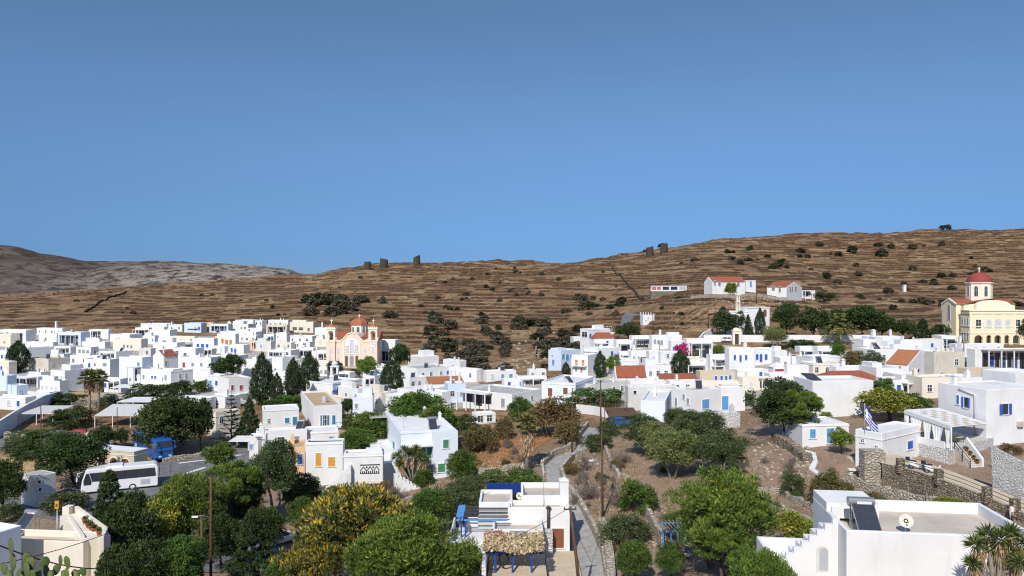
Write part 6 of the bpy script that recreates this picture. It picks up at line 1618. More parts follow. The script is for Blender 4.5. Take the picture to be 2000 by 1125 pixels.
# white house with green shutters
hg = house('two storey white house with green shutters and a solar heater on its flat roof', 753, 783, 890, 843, 944, 16, 'V', 'w', 'L 764 860 4 14 g;R 868 866 11 16 g;R 862 907 14 13 g', extra='cor .35;ch .75 .75 1.2 .45;ch .98 .5 1.0 .45', par=.3)
def green_bits():
    rt = hg.root; W, D, H = hg.W, hg.D, hg.H; m = MB(); x0 = -W/2; q = -D/2
    m.box(x0+.05, q-1.5, H*.72, x0+W*.55, q-.002, H*.72+.2); m.obj('balcony_roof', M['w'], rt)
    m = MB(); m.box(x0+.05, q-1.5, H*.36, x0+W*.55, q-.003, H*.36+.2); m.box(x0+.05, q-1.5, H*.36+.201, x0+W*.55, q-1.35, H*.36+1.0); m.obj('balcony', M['V'], rt)
    m = MB(); m.box(x0+W*.55+.002, q-1.6, -2.5, x0+W, q-.004, H-.02); m.obj('front_bay', M['V'], rt)
    win_at(rt, x0+W*.78, q-1.6, H*.76, .9, 1.3, 'g'); win_at(rt, x0+W*.70, q-1.6, H*.30, 1.0, 1.2, 'g')
    win_at(rt, x0+W*.34, q, H*.52, 1.6, 2.1, 'gD'); win_at(rt, x0+W*.52, q, H*.52, .7, 2.1, 'g'); win_at(rt, x0+W*.12, q, H*.24, .9, 1.8, 'gD')
    pm = MB(); pm.box(-W/2-2.8, D/2-2.6, H-.9, -W/2-.003, D/2-.3, H-.75); pm.obj('side_canopy', M['c'], rt)
    for yy in (D/2-2.5, D/2-.5):
        m = MB(); m.box(-W/2-2.75, yy, -2, -W/2-2.6, yy+.12, H-.902); m.obj('canopy_post', M['sh_g'], rt)
    m = MB(); m.box(-W/2-3.2, -D/2-.5, -3, -W/2-.005, D/2-.2, H*.42); m.obj('side_terrace', M['W'], rt)
    m = MB(); n = 7
    for k in range(n): m.box(x0-1.4+k*.5, q-4.2, -3, x0-1.4+(k+1)*.5, q-2.9, H*.30-k*.32)
    m.obj('steps', M['W'], rt)
green_bits()

# house with ochre doors
hy = house('white house with two ochre yellow doors and a stair up its front', 592, 597, 670, 864, 950, 7, 'W', 's', 'R 622 898 11 26 yD;R 648 902 13 18 yD', extra='cor .4', par=.3)
hy2 = house('white and beige house with a patterned black ornament on its upper wall', 668, 671, 748, 886, 985, 7, 'W', 's', 'R 654 972 8 8 d', extra='cor .5;base 3.1 I;ch .95 .5 1.5 .4;up .55 .97 .3 .6 .9', par=.35)
def ornament():
    rt = hy2.root; W, D, H = hy2.W, hy2.D, hy2.H; x0 = -W/2+W*.42; w_ = W*.5; z0 = H*.60; h_ = w_*.46; y = -D/2-.005
    m = MB(); m.box(x0, y-.02, z0, x0+w_, y, z0+h_); o = m.obj('ornament_panel', M['W'], rt)
    m = MB(); m.box(x0, y-.05, z0+h_*.88, x0+w_, y-.0205, z0+h_); m.box(x0, y-.05, z0-.05, x0+w_, y-.0205, z0+.03)
    n = 10
    for k in range(n):
        a = x0+w_*k/n; b = x0+w_*(k+.5)/n; m.prism([(a, z0+.03), (b, z0+.03), (b, z0+h_*.25), (a, z0+h_*.25)], y-.05, y-.0206)
    for t in range(3):
        c = x0+w_*(t+.5)/3
        for k in range(5):
            q = w_/6*(1-k/5); m.box(c-q, y-.05, z0+h_*(.3+.1*k), c-q+.16, y-.0207, z0+h_*(.37+.1*k)); m.box(c+q-.16, y-.05, z0+h_*(.3+.1*k), c+q, y-.0207, z0+h_*(.37+.1*k))
    for t in range(1, 3):
        c = x0+w_*t/3; zc = z0+h_*.68; m.prism([(c+.13*math.cos(PI*k/4), zc+.13*math.sin(PI*k/4)) for k in range(8)], y-.05, y-.0208)
    m.obj('ornament', M['dark'], o)
    m = MB(); n = 9; xa = -W/2-2.7
    for k in range(n): m.box(xa+k*.42, -D/2-.9, -3, xa+(k+1)*.42-.002, -D/2+.02-.03, H*.32+k*.40)
    m.obj('steps', M['W'], rt)
    m = MB()
    pts = [(xa-.5, H*.28), (xa-.2, H*.28)] + [(xa+.42*n, H*.32+.4*n+.9), (xa+.42*n-.02, H*.28)]
    m.box(-W/2+.5, -D/2-.92, H*.45, -W/2+1.1, -D/2-.9005, H*.45+1.3) 
    m.obj('niche', M['G'], rt)
ornament()
# blue windowed pair
house('long white house with two teal blue shutters and one dark square window', 495, 514, 584, 801, 846, 20, 'W', 's', 'R 525 822 5 9 d;R 561 821 8 11 t;R 576 822 9 16 t', extra='cor .3')
house('white house with teal blue French doors and balcony under a tan flat roof', 580, 612, 668, 793, 842, 22, 'W', 't', 'R 634 822 9 22 d;R 628 822 4 22 t;R 641 822 4 22 t;R 652 820 6 18 t', extra='bal R .3 .98 .12 1.3 sh_t')
house('low white house with two dark solar collectors lying on its roof', 486, 500, 600, 842, 884, 16, 'W', 's', '', extra='ch .05 .2 1.4 .5')
house('low white house with a wide blank roof between collectors and ochre doors', 560, 575, 662, 846, 880, 16, 'W', 'w', '', extra='cor .3')
house('peach walled house with one deep blue door', 535, 562, 594, 874, 932, 16, 'P', 't', 'R 586 897 10 20 bD', name='peach_house')
house('white house corner with a blue window frame behind the utility pole', 484, 487, 506, 852, 898, 12, 'W', 's', 'R 491 872 4 10 k')
# foreground left
hp = house('ivory house with a red edged roof and a flower pot staircase in the bottom left', 42, 163, 200, 1058, 1190, 84, 'I', 'slabtan' if False else 's', '', Y=62, par=.55, name='ivory_house', d=8.6, extra=' ', ext=4)
def pot_stairs():
    rt = hp.root; W, D, H = hp.W, hp.D, hp.H
    m = MB(); m.box(-W/2+.32, -D/2+.3, H-.546, -W/2+.95, D/2-.3, H-.26); m.obj('roof_tiles', M['terracotta'], rt)
    inv = (Matrix.Translation(rt.location) @ Matrix.Rotation(rt.rotation_euler[2], 4, 'Z')).inverted()
    q = lambda a, b, c: inv @ P(a, b, c)
    def strip(nm, A, B, t, dn):
        m = MB(); d = (B-A); d.z = 0; d.normalize(); nv = Vector((-d.y, d.x, 0))*t
        vs = []
        for p_ in (A, B): vs += [(p_.x, p_.y, p_.z-dn), tuple(p_), (p_.x+nv.x, p_.y+nv.y, p_.z), (p_.x+nv.x, p_.y+nv.y, p_.z-dn)]
        m.add(vs, [(0,1,5,4), (1,2,6,5), (2,3,7,6), (0,3,2,1), (4,5,6,7)]); return m.obj(nm, M['I'], rt)
    strip('stair_wall', q(146, 989, 71.5), q(203, 1031, 64.5), .3, 8)
    strip('stair_wall', q(137, 1004, 70.5), q(166, 1046, 63.0), -.25, 8)
    strip('stair_wall', q(203.5, 1031, 64.4), q(196, 1050, 61.5), .25, 8)
    m = MB(); c = q(134, 988, 71.4); m.box(c.x-.4, c.y-.35, c.z-3, c.x+.4, c.y+.35, c.z); m.obj('chimney', M['I'], rt)
    A, B = q(143, 1003, 70.8), q(188, 1050, 63.0); n = 9
    m = MB(); d = (B-A)/n; dd = Vector((d.x, d.y, 0)).normalized(); nv = Vector((-dd.y, dd.x, 0))*1.1
    for k in range(n):
        p0 = A+d*k; p1 = A+d*(k+1); m.slab([(p0.x-nv.x, p0.y-nv.y), (p1.x-nv.x, p1.y-nv.y), (p1.x+nv.x, p1.y+nv.y), (p0.x+nv.x, p0.y+nv.y)][::1], p0.z-6, p0.z)
    m.obj('steps', M['I'], rt)
    for px_, py_ in ((166, 1023), (172, 1030), (178, 1035), (184, 1040), (194, 1046)):
        pot('terracotta pot with a plant on the staircase of the bottom left ivory house', P(px_, py_, 66.5-(px_-166)*.1), .22, 'pots on the ivory house staircase')
def pot(label, loc, r=.16, group=None):
    root = empty('flower_pot', loc, 0, label, 'flower pot', group)
    m = MB(); m.lathe((0, 0), [(r*.65, 0), (r, r*1.6), (r*1.12, r*1.6), (r*1.12, r*1.9), (r*.9, r*1.9), (r*.9, r*1.7)], 10); m.obj('pot', M['terracotta'], root)
    g = np.random.default_rng(int(abs(loc[0]*91+loc[2]*37))); n = 60; d = g.normal(size=(n, 3)); d /= np.linalg.norm(d, axis=1, keepdims=True); d[:, 2] = np.abs(d[:, 2])
    link('plant', leaves_mesh('plant', d*r*1.1*g.uniform(.4, 1.2, (n, 1))+[0, 0, r*2.1], d, r*.9, r*.45, [LF['green']], np.zeros(n, int), 2), root)
    return root
pot_stairs()
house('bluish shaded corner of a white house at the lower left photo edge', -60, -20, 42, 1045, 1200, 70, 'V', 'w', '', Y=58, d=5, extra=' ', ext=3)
house('white electricity kiosk with a flat lid and two small dark vents', 42, 70, 86, 931, 992, 62, 'G', 'c', 'R 77 941 4 5 x;R 78 956 3 6 x', name='kiosk', cat='kiosk', extra=' ', par=.05)
def bus_shelter():
    C = G(277, 915); h = house('pale stone shelter with arched openings behind the white coach', 168, 262, 278, 882, 922, 72, 'B', 's', '', name='bus_shelter', cat='shelter', extra='cor .7;cor .1', par=.25, d=9)
    rt = h.root; W, D, H = h.W, h.D, h.H
    for k in range(3):
        m = MB(); c = -D/2+1.6+k*2.3; m.prism(arcpts(0, .2, 1.7, H*.62), -.03, -.003); o = m.obj('arch', M['yelc'], rt, (-W/2, c, 0), -PI/2)
        m = MB(); m.prism(arcpts(0, .2, 1.4, H*.56), -.05, -.0305); m.obj('arch_opening', M['B'] if False else M['sh_m'], o)
bus_shelter()
# right: house with blue shutters, patchwork pergola, flag house, cottage
hr = house('large white house with deep blue shutters and a grey shaded gable side at right', 1832, 1927, 2040, 761, 872, 16, 'W', 'w', 'L 1869 783 8 21 q;L 1885 783 5 16 b;R 1963 799 12 20 q', par=.15, extra='ch .02 .75 1.4 .5', ext=4)
house('upper white storey set back behind the big house with deep blue shutters', 1918, 1984, 2040, 728, 800, 20, 'W', 'w', '', extra=' ', Y=hr.Y+9)
def blue_bits():
    rt = hr.root; W, D, H = hr.W, hr.D, hr.H; m = MB()
    x = -W/2; m.tube([(x-.12, D/2*.10, H-.4), (x-.12, -D/2*.55, H-.9), (x-.12, -D/2*.55, 0)], .09, 6); m.obj('drain_pipe', M['W'], rt)
    m = MB(); m.box(x+5.0, -D/2-.42, H*.32, x+5.9, -D/2-.003, H*.32+.65); ac = m.obj('air_conditioner', M['B'], rt)
    m = MB(); m.cyl((0, 0), .25, .25, 0, .02, 14); o = m.obj('fan_grille', M['greyf'], ac, (x+5.35, -D/2-.425, H*.32+.33)); o.rotation_euler = (PI/2, 0, 0)
blue_bits()
house('white cottage with a sky blue door and a blue shuttered window', 1558, 1567, 1658, 829, 876, 6, 'W', 'w', 'R 1587 847 11 16 k;R 1621 851 14 30 kD', extra='cor .3', d=6)
hf = house('low white house flying a flag, with one blue shutter on its sunny side', 1670, 1722, 1798, 846, 922, 36, 'W', 'w', 'L 1680 870 4 9 d;L 1707 864 5 7 d;R 1777 869 11 17 b', par=.2, extra='cor .9', ext=3)
# ------------------------------------------------------------------ walls, poles, vehicles and small things
def wall_line(label, pts, h, mat='drystone', t=.5, name='stone_wall', cat='wall', below=1.0, rag=.12, cap=None):
    """wall along ground pixels"""
    A = [G(*p) for p in pts]; o = A[0].copy(); vs = []; fs = []; n = 0; g = random.Random(len(label)); top = MB()
    stn = []
    for a, b in zip(A, A[1:]):
        k = max(2, int((b-a).length/.6))
        for i in range(k): stn.append(a.lerp(b, i/k))
    stn.append(A[-1])
    for i, p in enumerate(stn):
        q = stn[min(i+1, len(stn)-1)] - stn[max(i-1, 0)]; q.z = 0; nn = Vector((-q.y, q.x, 0)).normalized()*t/2
        z = gz(p.x, p.y); hh = h + g.uniform(-rag, rag)
        for off, zz in ((-1, z-below), (-1.0, z+hh*.5), (-.9, z+hh), (.9, z+hh+g.uniform(-rag, rag)*.5), (1.0, z+hh*.5), (1, z-below)):
            v = p + nn*off*(1+g.uniform(-rag, rag)*.8); vs.append((v.x-o.x, v.y-o.y, zz-o.z))
    m = 6; L = len(stn)
    for i in range(L-1):
        for k in range(m-1): fs.append((i*m+k, (i+1)*m+k, (i+1)*m+k+1, i*m+k+1))
    fs += [tuple(range(m)), tuple(range(L*m-1, (L-1)*m-1, -1))]
    mb = MB(); mb.add(vs, fs); return tag(mb.obj(name, M[mat], None, o), label, cat)

wall_line('rough stone wall along the left side of the upper path by the rust plot', [(1062, 930), (1058, 912), (1080, 890), (1122, 872), (1134, 848), (1148, 832)], .8, 'palestone')
wall_line('dry stone wall along the right side of the winding path', [(1186, 1130), (1178, 1080), (1160, 1038), (1132, 985), (1104, 950), (1096, 922), (1120, 896), (1150, 884)], .9, 'palestone')
wall_line('thick stone garden wall right of the path at the bottom', [(1196, 1200), (1192, 1120), (1186, 1060), (1172, 1030)], 1.3, 'palestone', .9)
wall_line('low pale stone wall under the rust coloured plot', [(932, 926), (975, 922), (1015, 915), (1050, 912)], .8, 'palestone')
wall_line('loose stone wall left of the brown olive plot', [(1180, 868), (1186, 890), (1196, 915), (1210, 935)], .7, 'palestone')
wall_line('retaining wall with stone steps left of the blue arbour', [(1258, 1000), (1270, 1018), (1282, 1045), (1296, 1065)], 1.2, 'palestone')
wall_line('rubble stone slope wall left of the blue cottage', [(1468, 872), (1510, 862), (1548, 880), (1578, 905)], 1.1, 'drystone', 1.2, rag=.3)
wall_line('white painted curved kerb path in front of the blue cottage', [(1568, 882), (1588, 888), (1592, 905), (1585, 918), (1602, 930)], .25, 'W', .7, 'garden_kerb', 'kerb', .3, .03)
wall_line('pale concrete kerb beside the flag house', [(1660, 895), (1700, 925), (1745, 955)], .25, 'slabtan', 1.0, 'garden_kerb', 'kerb', .4, .03)
wall_line('low dry stone wall below the garden soil', [(1652, 942), (1700, 958), (1760, 975), (1830, 990)], .9, 'palestone', .6)
wall_line('dry stone wall below the field at the right', [(1480, 962), (1525, 965), (1560, 985), (1592, 1000)], .7, 'palestone', .6)
wall_line('lower terrace edge wall behind the bottom right house', [(1500, 985), (1545, 1005), (1592, 1030)], .6, 'palestone', .5)
wall_line('white garden wall with a railing below the long green hedge', [(1126, 806), (1160, 810), (1224, 822)], 1.7, 'W', .35, 'garden_wall', rag=.02)
wall_line('long white cemetery wall under the dark pines', [(1374, 668), (1430, 668), (1500, 668), (1560, 668), (1640, 668), (1700, 668)], 2.2, 'W', .5, 'cemetery_wall', rag=.02)
wall_line('long shaded white street wall in the far left foreground', [(-10, 860), (40, 826), (84, 800), (120, 788)], 3.0, 'W', .5, 'street_wall', rag=.03)
wall_line('whitewashed stone wall below the playground at left', [(88, 868), (130, 872), (185, 876), (235, 884), (256, 886)], 1.0, 'whstone', .5)
wall_line('stone wall at the corner of the upper road, far left', [(8, 862), (40, 860), (48, 866)], 1.6, 'palestone', .6)
wall_line('low stone wall on the bank below the fan palms', [(140, 796), (170, 792), (192, 790)], 1.2, 'palestone', .6)
wall_line('low stone wall along the edge of the car park', [(318, 905), (360, 899), (398, 893)], .8, 'palestone', .5)
wall_line('stone plot wall in front of the green shuttered house', [(770, 985), (820, 975), (870, 965), (930, 955)], .6, 'palestone', .5)
wall_line('straight field wall running down the hillside in the centre', [(1195, 525), (1222, 548), (1246, 570), (1258, 580)], 1.4, 'darkstone', 1.0)
wall_line('field wall running down the left hillside', [(248, 560), (210, 585), (165, 608)], 1.4, 'darkstone', 1.0)
wall_line('field wall below the schoolhouse on the hillside', [(1350, 574), (1420, 574), (1500, 580), (1540, 588)], 1.1, 'palestone', .8)
wall_line('stone wall above the street beside the small bell tower', [(1055, 640), (1050, 668), (1044, 700)], 1.2, 'drystone', .8)
wall_line('white curved wall of the street left of the cemetery gate', [(1365, 676), (1374, 664), (1392, 655)], 2.4, 'W', .5, 'street_wall', rag=.02)
wall_line('white yard wall left of the street lamp by the church', [(737, 716), (770, 722), (800, 724)], 1.4, 'W', .4, 'yard_wall', rag=.02)

# raised lane, retaining walls, patchwork pergola, stairs (right)
def lane():
    cpts = [(1722, 905), (1760, 914), (1800, 924), (1835, 936), (1880, 952), (1930, 972), (1985, 996), (2060, 1030)]
    base = [G(px, py+k) for (px, py), k in zip(cpts, (46, 48, 48, 46, 40, 32, 24, 20))]
    top = []
    for (px, py), b in zip(cpts, base): q = P(px, py, b.y+.6); top.append(q)
    o = base[0].copy(); m = MB(); vs = []
    bk = [Vector((q.x+1.6, q.y+3.2, q.z)) for q in top]
    n = len(top)
    for i in range(n-1):
        for s in range(6):
            pass
    for q, b in zip(top, base): vs += [(b.x-o.x, b.y-.2-o.y, b.z-1.5-o.z), (q.x-o.x, q.y-o.y, q.z-o.z)]
    m.add(vs, [(2*i, 2*i+2, 2*i+3, 2*i+1) for i in range(n-1)])
    b2 = [(q.x-o.x, q.y+.55-o.y, q.z-o.z) for q in top]; v2 = [(q.x-o.x, q.y-o.y, q.z-o.z) for q in top] + b2
    m.add(v2, [(i, i+1, n+i+1, n+i) for i in range(n-1)])
    tag(m.obj('retaining_wall', M['drystone'], None, o), 'tall dark dry stone retaining wall below the scooter lane', 'wall')
    m = MB(); v = []
    for k in range(7):
        for q, b in zip(top, bk):
            r = Vector((q.x, q.y+.55, q.z)).lerp(Vector((q.x+2.8, q.y+6.4, q.z)), k/6); r.z = max(q.z-.01, gz(r.x, r.y)+.09) if k else q.z-.01; v.append((r.x-o.x, r.y-o.y, r.z-o.z))
    m.add(v, [(k*n+i, k*n+i+1, (k+1)*n+i+1, (k+1)*n+i) for k in range(6) for i in range(n-1)]); tag(m.obj('lane', M['slabtan'], None, o), kind='structure')
    # rails with stone posts
    rail = empty('pipe_railing', top[0], 0, 'two bar dark railing with stone piers along the edge of the scooter lane', 'railing'); r0 = top[0]
    m = MB()
    for hh in (.45, .85): m.tube([tuple(q - r0 + Vector((0, .2, hh))) for q in top[1:]], .035, 5)
    m.obj('bar', M['dkmetal'], rail)
    for i in (1, 3, 5, 6):
        q = top[i] - r0; m = MB(); m.box(q.x-.35, q.y-.1, q.z-.6, q.x+.35, q.y+.5, q.z+1.0); m.obj('pier', M['drystone'], rail)
    # stone corner pier
    q = top[0]; m = MB(); m.box(-1.7, -.2, -5.0, .7, 1.2, 2.9); tag(m.obj('stone_pier', M['palestone'], None, q+Vector((0, .7, -1.6))), 'squared stone corner pier against the flag house', 'wall')
    # whitewashed back wall with a garden terrace above
    w0 = [P(1935, 870, bk[4].y+.7), P(1990, 899, bk[5].y+.4), P(2060, 934, bk[6].y+.2)]
    m = MB(); vs = []
    for q in w0: vs += [(q.x-o.x, q.y-.3-o.y, q.z-6-o.z), (q.x-o.x, q.y-o.y, q.z-o.z), (q.x-o.x+.3, q.y+.5-o.y, q.z-o.z)]
    m.add(vs, [(3*i, 3*i+3, 3*i+4, 3*i+1) for i in range(2)] + [(3*i+1, 3*i+4, 3*i+5, 3*i+2) for i in range(2)])
    tag(m.obj('retaining_wall', M['whstone'], None, o), 'flaking whitewashed retaining wall at the right edge above the lane', 'wall')
    return top, bk, o
LT, LB, LO = lane()

def patch_pergola():
    A = hr  # leans on the big blue shutter house
    yl = hr.C.y
    p = [P(1766, 801, yl-1.0), P(1832, 797, yl+5.5), P(1926, 826, yl-.6), P(1856, 832, yl-7.0)]
    zt = sum(q.z for q in p)/4; o = Vector((p[0].x, p[0].y, zt))
    root = empty('reed_pergola', o, 0, 'pergola roofed with white and brown chequered mats and hung with white curtains', 'pergola')
    q = [Vector((a.x-o.x, a.y-o.y, a.z-zt)) for a in p]
    L = lambda u, v, dz=0: tuple(q[0].lerp(q[3], u).lerp(q[1].lerp(q[2], u), v) + Vector((0, 0, dz)))
    n, k = 9, 7
    for mi, nm in ((0, 'white_mats'), (1, 'brown_mats')):
        m = MB()
        for i in range(n):
            for j in range(k):
                br = ((i+j) % 2 == 1 and 0 < j < k-1 and 0 < i)
                if br == bool(mi):
                    e = .02; a, b, c, d = L((i+e)/n, (j+e)/k), L((i+1-e)/n, (j+e)/k), L((i+1-e)/n, (j+1-e)/k), L((i+e)/n, (j+1-e)/k)
                    m.add([a, b, c, d] + [(t[0], t[1], t[2]+.06) for t in (a, b, c, d)], [(0,1,2,3), (4,5,6,7), (0,1,5,4), (1,2,6,5), (2,3,7,6), (3,0,4,7)])
        m.obj(nm, M['fabric'] if mi == 0 else M['B'], root)
    zfl = -2.9; m = MB()
    for i in range(2):
        a, b = (L(0, 0, -.1), L(1, 0, -.1)) if i == 0 else (L(1, 0, -.1), L(1, 1, -.1))
        m.tube([a, b], .08, 4)
    for j in range(10): m.tube([L(j/9, 0, -.06), L(j/9, 1, -.06)], .05, 4)
    m.obj('beams', M['W'], root)
    pp = [0, .26, .5, .74, 1.0]
    for u in pp:
        a = L(u, .02, 0); m = MB(); m.box(a[0]-.07, a[1]-.07, zfl-1.2, a[0]+.07, a[1]+.07, a[2]-.05); m.obj('post', M['W'], root)
    # curtains tied in the middle
    for i in range(5):
        u0, u1 = [(0, .12), (.14, .40), (.42, .60), (.60, .84), (.88, 1.0)][i]
        m = MB(); rows = 8; cols = 16; vs = []
        for r in range(rows+1):
            t = r/rows; pinch = 1 - .5*(min(t, .7)/.7)**1.6 if t < .7 else .5 + .25*(t-.7)/.3
            for c in range(cols+1):
                w_ = c/cols; uc = (u0+u1)/2 + (w_-.5)*(u1-u0)*pinch
                a = Vector(L(uc, 0, 0)); dv = .10*math.sin(w_*cols*1.3+i)
                vs.append((a.x, a.y+dv, a.z-.12 + t*(zfl+.1-a.z+.12)))
        m.add(vs, [(r*(cols+1)+c, r*(cols+1)+c+1, (r+1)*(cols+1)+c+1, (r+1)*(cols+1)+c) for r in range(rows) for c in range(cols)], 0, True)
        m.obj('curtain', M['fabric'], root)
    m = MB(); nn = 30; vs = []
    for c in range(nn+1): a = L(c/nn, -.01, 0); vs += [(a[0], a[1], a[2]-.02), (a[0], a[1]-.03, a[2]-.35-.12*abs(math.sin(c*PI/2*1.0+.8)))]
    m.add(vs, [(2*c, 2*c+2, 2*c+3, 2*c+1) for c in range(nn)]); m.obj('scalloped_edge', M['canvas'], root)
    # terrace it stands on
    fl = [Vector(L(a, b)) for a, b in ((-.02, -.03), (1.03, -.03), (1.03, 1.2), (-.02, 1.2))]
    t = MB(); t.slab([(v.x, v.y) for v in fl], zfl-6, zfl-.02); tr = t.obj('terrace', M['whstone'], None, o); tag(tr, 'stone faced white terrace carrying the curtained pergola', 'terrace')
    m = MB(); a, b = fl[0], fl[1]; d = (b-a).normalized(); nv = Vector((-d.y, d.x, 0))*-.12
    m.slab([(a.x, a.y), (b.x-.9*d.x, b.y-.9*d.y), (b.x-.9*d.x-nv.x*2, b.y-.9*d.y-nv.y*2), (a.x-nv.x*2, a.y-nv.y*2)], zfl-.018, zfl+.8); m.obj('parapet', M['W'], tr)
    # table and chairs in the shade
    c = o + Vector(L(.8, .45)); tb = empty('table', (c.x, c.y, o.z+zfl-.02), .4, 'small wooden table in the shade of the curtained pergola', 'table')
    m = MB(); m.box(-.7, -.45, .70, .7, .45, .75); m.obj('tabletop', M['B'], tb)
    for sx in (-.6, .6):
        for sy in (-.38, .38): m = MB(); m.box(sx-.03, sy-.03, 0, sx+.03, sy+.03, .699); m.obj('leg', M['wood'], tb)
    # stairs with flower pots down to the lane
    A_ = o + Vector(L(1.03, .10)); A_.z = o.z+zfl; B_ = G(1897, 914); B_.y = min(B_.y, A_.y-2.2); B_.x = (897/F)*B_.y; B_.z = max(gz(B_.x, B_.y)+.1, A_.z-2.4)
    n = 9; d = (B_-A_)/n; dd = Vector((d.x, d.y, 0)).normalized(); nv = Vector((-dd.y, dd.x, 0))
    sr = empty('stone_stairs', A_, 0, 'white edged stone stairs from the lane to the curtained pergola', 'stairs'); st = MB(); ed = MB()
    for k2 in range(n):
        p0, p1 = d*k2, d*(k2+1); q4 = [p0-nv*.1, p1-nv*.1, p1+nv*1.4, p0+nv*1.4]; z = p1.z+.02
        st.slab([(v.x, v.y) for v in q4], z-2.5, z); e0 = p1-dd*.06; q5 = [e0-nv*.1, p1+dd*.01-nv*.1, p1+dd*.01+nv*1.4, e0+nv*1.4]; ed.slab([(v.x, v.y) for v in q5], z+.002, z+.03)
    st.obj('steps', M['pave'], sr); ed.obj('step_edges', M['W'], sr)
    m = MB()
    for hh in (.9, .5): m.tube([(-nv.x*.15, -nv.y*.15, hh), tuple(d*n-nv*.15+Vector((0, 0, hh)))], .05 if hh > .6 else .035, 5)
    for t_ in (0, .5, 1): v = d*n*t_-nv*.15; m.box(v.x-.04, v.y-.04, v.z-.4, v.x+.04, v.y+.04, v.z+.9)
    m.obj('handrail', M['dkmetal'], sr)
    for k2 in (1, 3, 5, 7): pot('terracotta pot with a green plant on the stairs to the curtained pergola', A_+d*(k2+.5)+nv*1.15+Vector((0, 0, d.z*.5+.02)), .2, 'pots on the stairs beside the pergola')
    m = MB(); v0, v1 = nv*1.42, d*n+nv*1.42; v2, v3 = v1+nv*.3, v0+nv*.3
    m.add([(v0.x, v0.y, -4), (v1.x, v1.y, v1.z-2), (v1.x, v1.y, v1.z+.9), (v0.x, v0.y, 1.3), (v3.x, v3.y, -4), (v2.x, v2.y, v1.z-2), (v2.x, v2.y, v1.z+.9), (v3.x, v3.y, 1.3)], [(0,1,2,3), (7,6,5,4), (3,2,6,7), (1,5,6,2), (0,3,7,4)])
    m.obj('side_wall', M['W'], sr)
patch_pergola()

def flag():
    a = P(1697, 822, hf.Y+1.5); zb = hf.zb+hf.H-.25; root = empty('flag_pole', (a.x, a.y, zb), 0, 'blue and white striped national flag on a pole on the low white house', 'flag')
    h = P(1680, 792, hf.Y+1.5).z - zb; m = MB(); m.tube([(-.5, 0, 0), (-.5, 0, h+.3)], .03, 5); m.obj('pole', M['W'], root)
    wv = lambda x, z: (-.48+x*.55, .22*math.sin(x*4+z)*x, h - z*1.05 - x*.9)
    for col_i, nm in ((0, 'blue_stripes'), (1, 'white_stripes')):
        m = MB(); n = 9; L = 2.5; q = 8
        for k in range(n):
            for i in range(q):
                x0, x1 = L*i/q, L*(i+1)/q; z0, z1 = 1.7*k/n, 1.7*(k+1)/n
                can = (x1 <= .8 and k < 5)
                blue = (k % 2 == 0)
                if can: blue = not (k == 2 or abs((x0+x1)/2-.36) < .13)
                if blue == (col_i == 0): m.quad(wv(x0, z0), wv(x1, z0), wv(x1, z1), wv(x0, z1))
        m.obj(nm, M['blue'] if col_i == 0 else M['fabric'], root)
flag()

def pole(label, px, base, top, r=.13, lean=0.0, arms=1, mat='wood', lamp=False, Y=None, name='utility_pole'):
    C = G(px, base) if Y is None else P(px, base, Y); h = (base-top)/F*C.y
    root = empty(name, C, 0, label, 'utility pole' if not lamp else 'street lamp')
    m = MB(); m.tube([(0, 0, -.8), (lean*.5, 0, h*.5), (lean, 0, h)], r, 8, 0, r*.65); m.obj('pole', M[mat], root)
    for k in range(arms):
        m = MB(); z = h-.25-k*.5; m.box(lean-.55, -.05, z, lean+.55, .05, z+.1)
        for x in (-.48, 0, .48): m.cyl((lean+x, 0), .05, .03, z+.1, z+.28, 6)
        m.obj('crossarm', M['dkmetal'], root)
    if lamp:
        m = MB(); z = h*.62 if lamp == 2 else h-.1; m.tube([(lean*.7, 0, z), (lean*.7-.6, -.3, z+.3), (lean*.7-1.1, -.5, z+.28)], .035, 5); a = m.obj('lamp_arm', M['metal'], root)
        m = MB(); m.box(lean*.7-1.6, -.65, z+.2, lean*.7-1.0, -.4, z+.32); m.obj('lamp_head', M['W'], a)
    return C + Vector((lean, 0, h-.05))
p1 = pole('tall dark wooden utility pole in the middle of the picture with a lamp arm', 1177, 1012, 834, .14, -.1, 1, lamp=2)
p2 = pole('utility pole behind the tall central one, its foot hidden by grey brush', 1173, 846, 742, .14, 0, 1)
p3 = pole('thin wooden utility pole on the left of the upper path', 1117, 884, 758, .12, .1, 0)
p4 = pole('thick leaning brown pole beside the white cube house with blue pergolas', 1136, 1175, 990, .17, -1.0, 1, Y=64)
p5 = pole('wooden utility pole in the left foreground in front of the pine', 412, 1150, 926, .16, 0, 1, Y=72, lamp=2)
p6 = pole('second shorter wooden pole left of the foreground utility pole', 394, 1160, 1005, .16, 0, 0, Y=70)
p7 = pole('utility pole behind the low house with collectors, beside the car park', 506, 900, 852, .13, 0, 1)
p8 = pole('dark pole in front of the grey canopied restaurant', 229, 848, 795, .1, 0, 0)
p9 = pole('dark pole at the left behind the stone corner wall', 80, 872, 788, .11, 0, 1)
p10 = pole('slim pole rising behind the white coach', 193, 950, 905, .1, 0, 0)
p11 = pole('weathered grey wooden pole in front of the stone house at right', 1882, 738, 668, .2, 0, 1, 'woodlight')
p12 = pole('dark pole beside the white dovecote', 1275, 650, 598, .16, 0, 0)
p13 = pole('thin dark pole in front of the citrus tree at right', 1731, 790, 742, .1, 0, 0)
p14 = pole('pole beside the dark pine right of the white schoolhouse', 1477, 592, 548, .2, 0, 0)
p15 = pole('pole on the bare slope left of the cemetery', 1383, 640, 592, .2, 0, 0)
p16 = pole('tall grey street lamp right of the orange church', 785, 716, 674, .12, 0, 0, 'metal', 1, name='street_lamp')
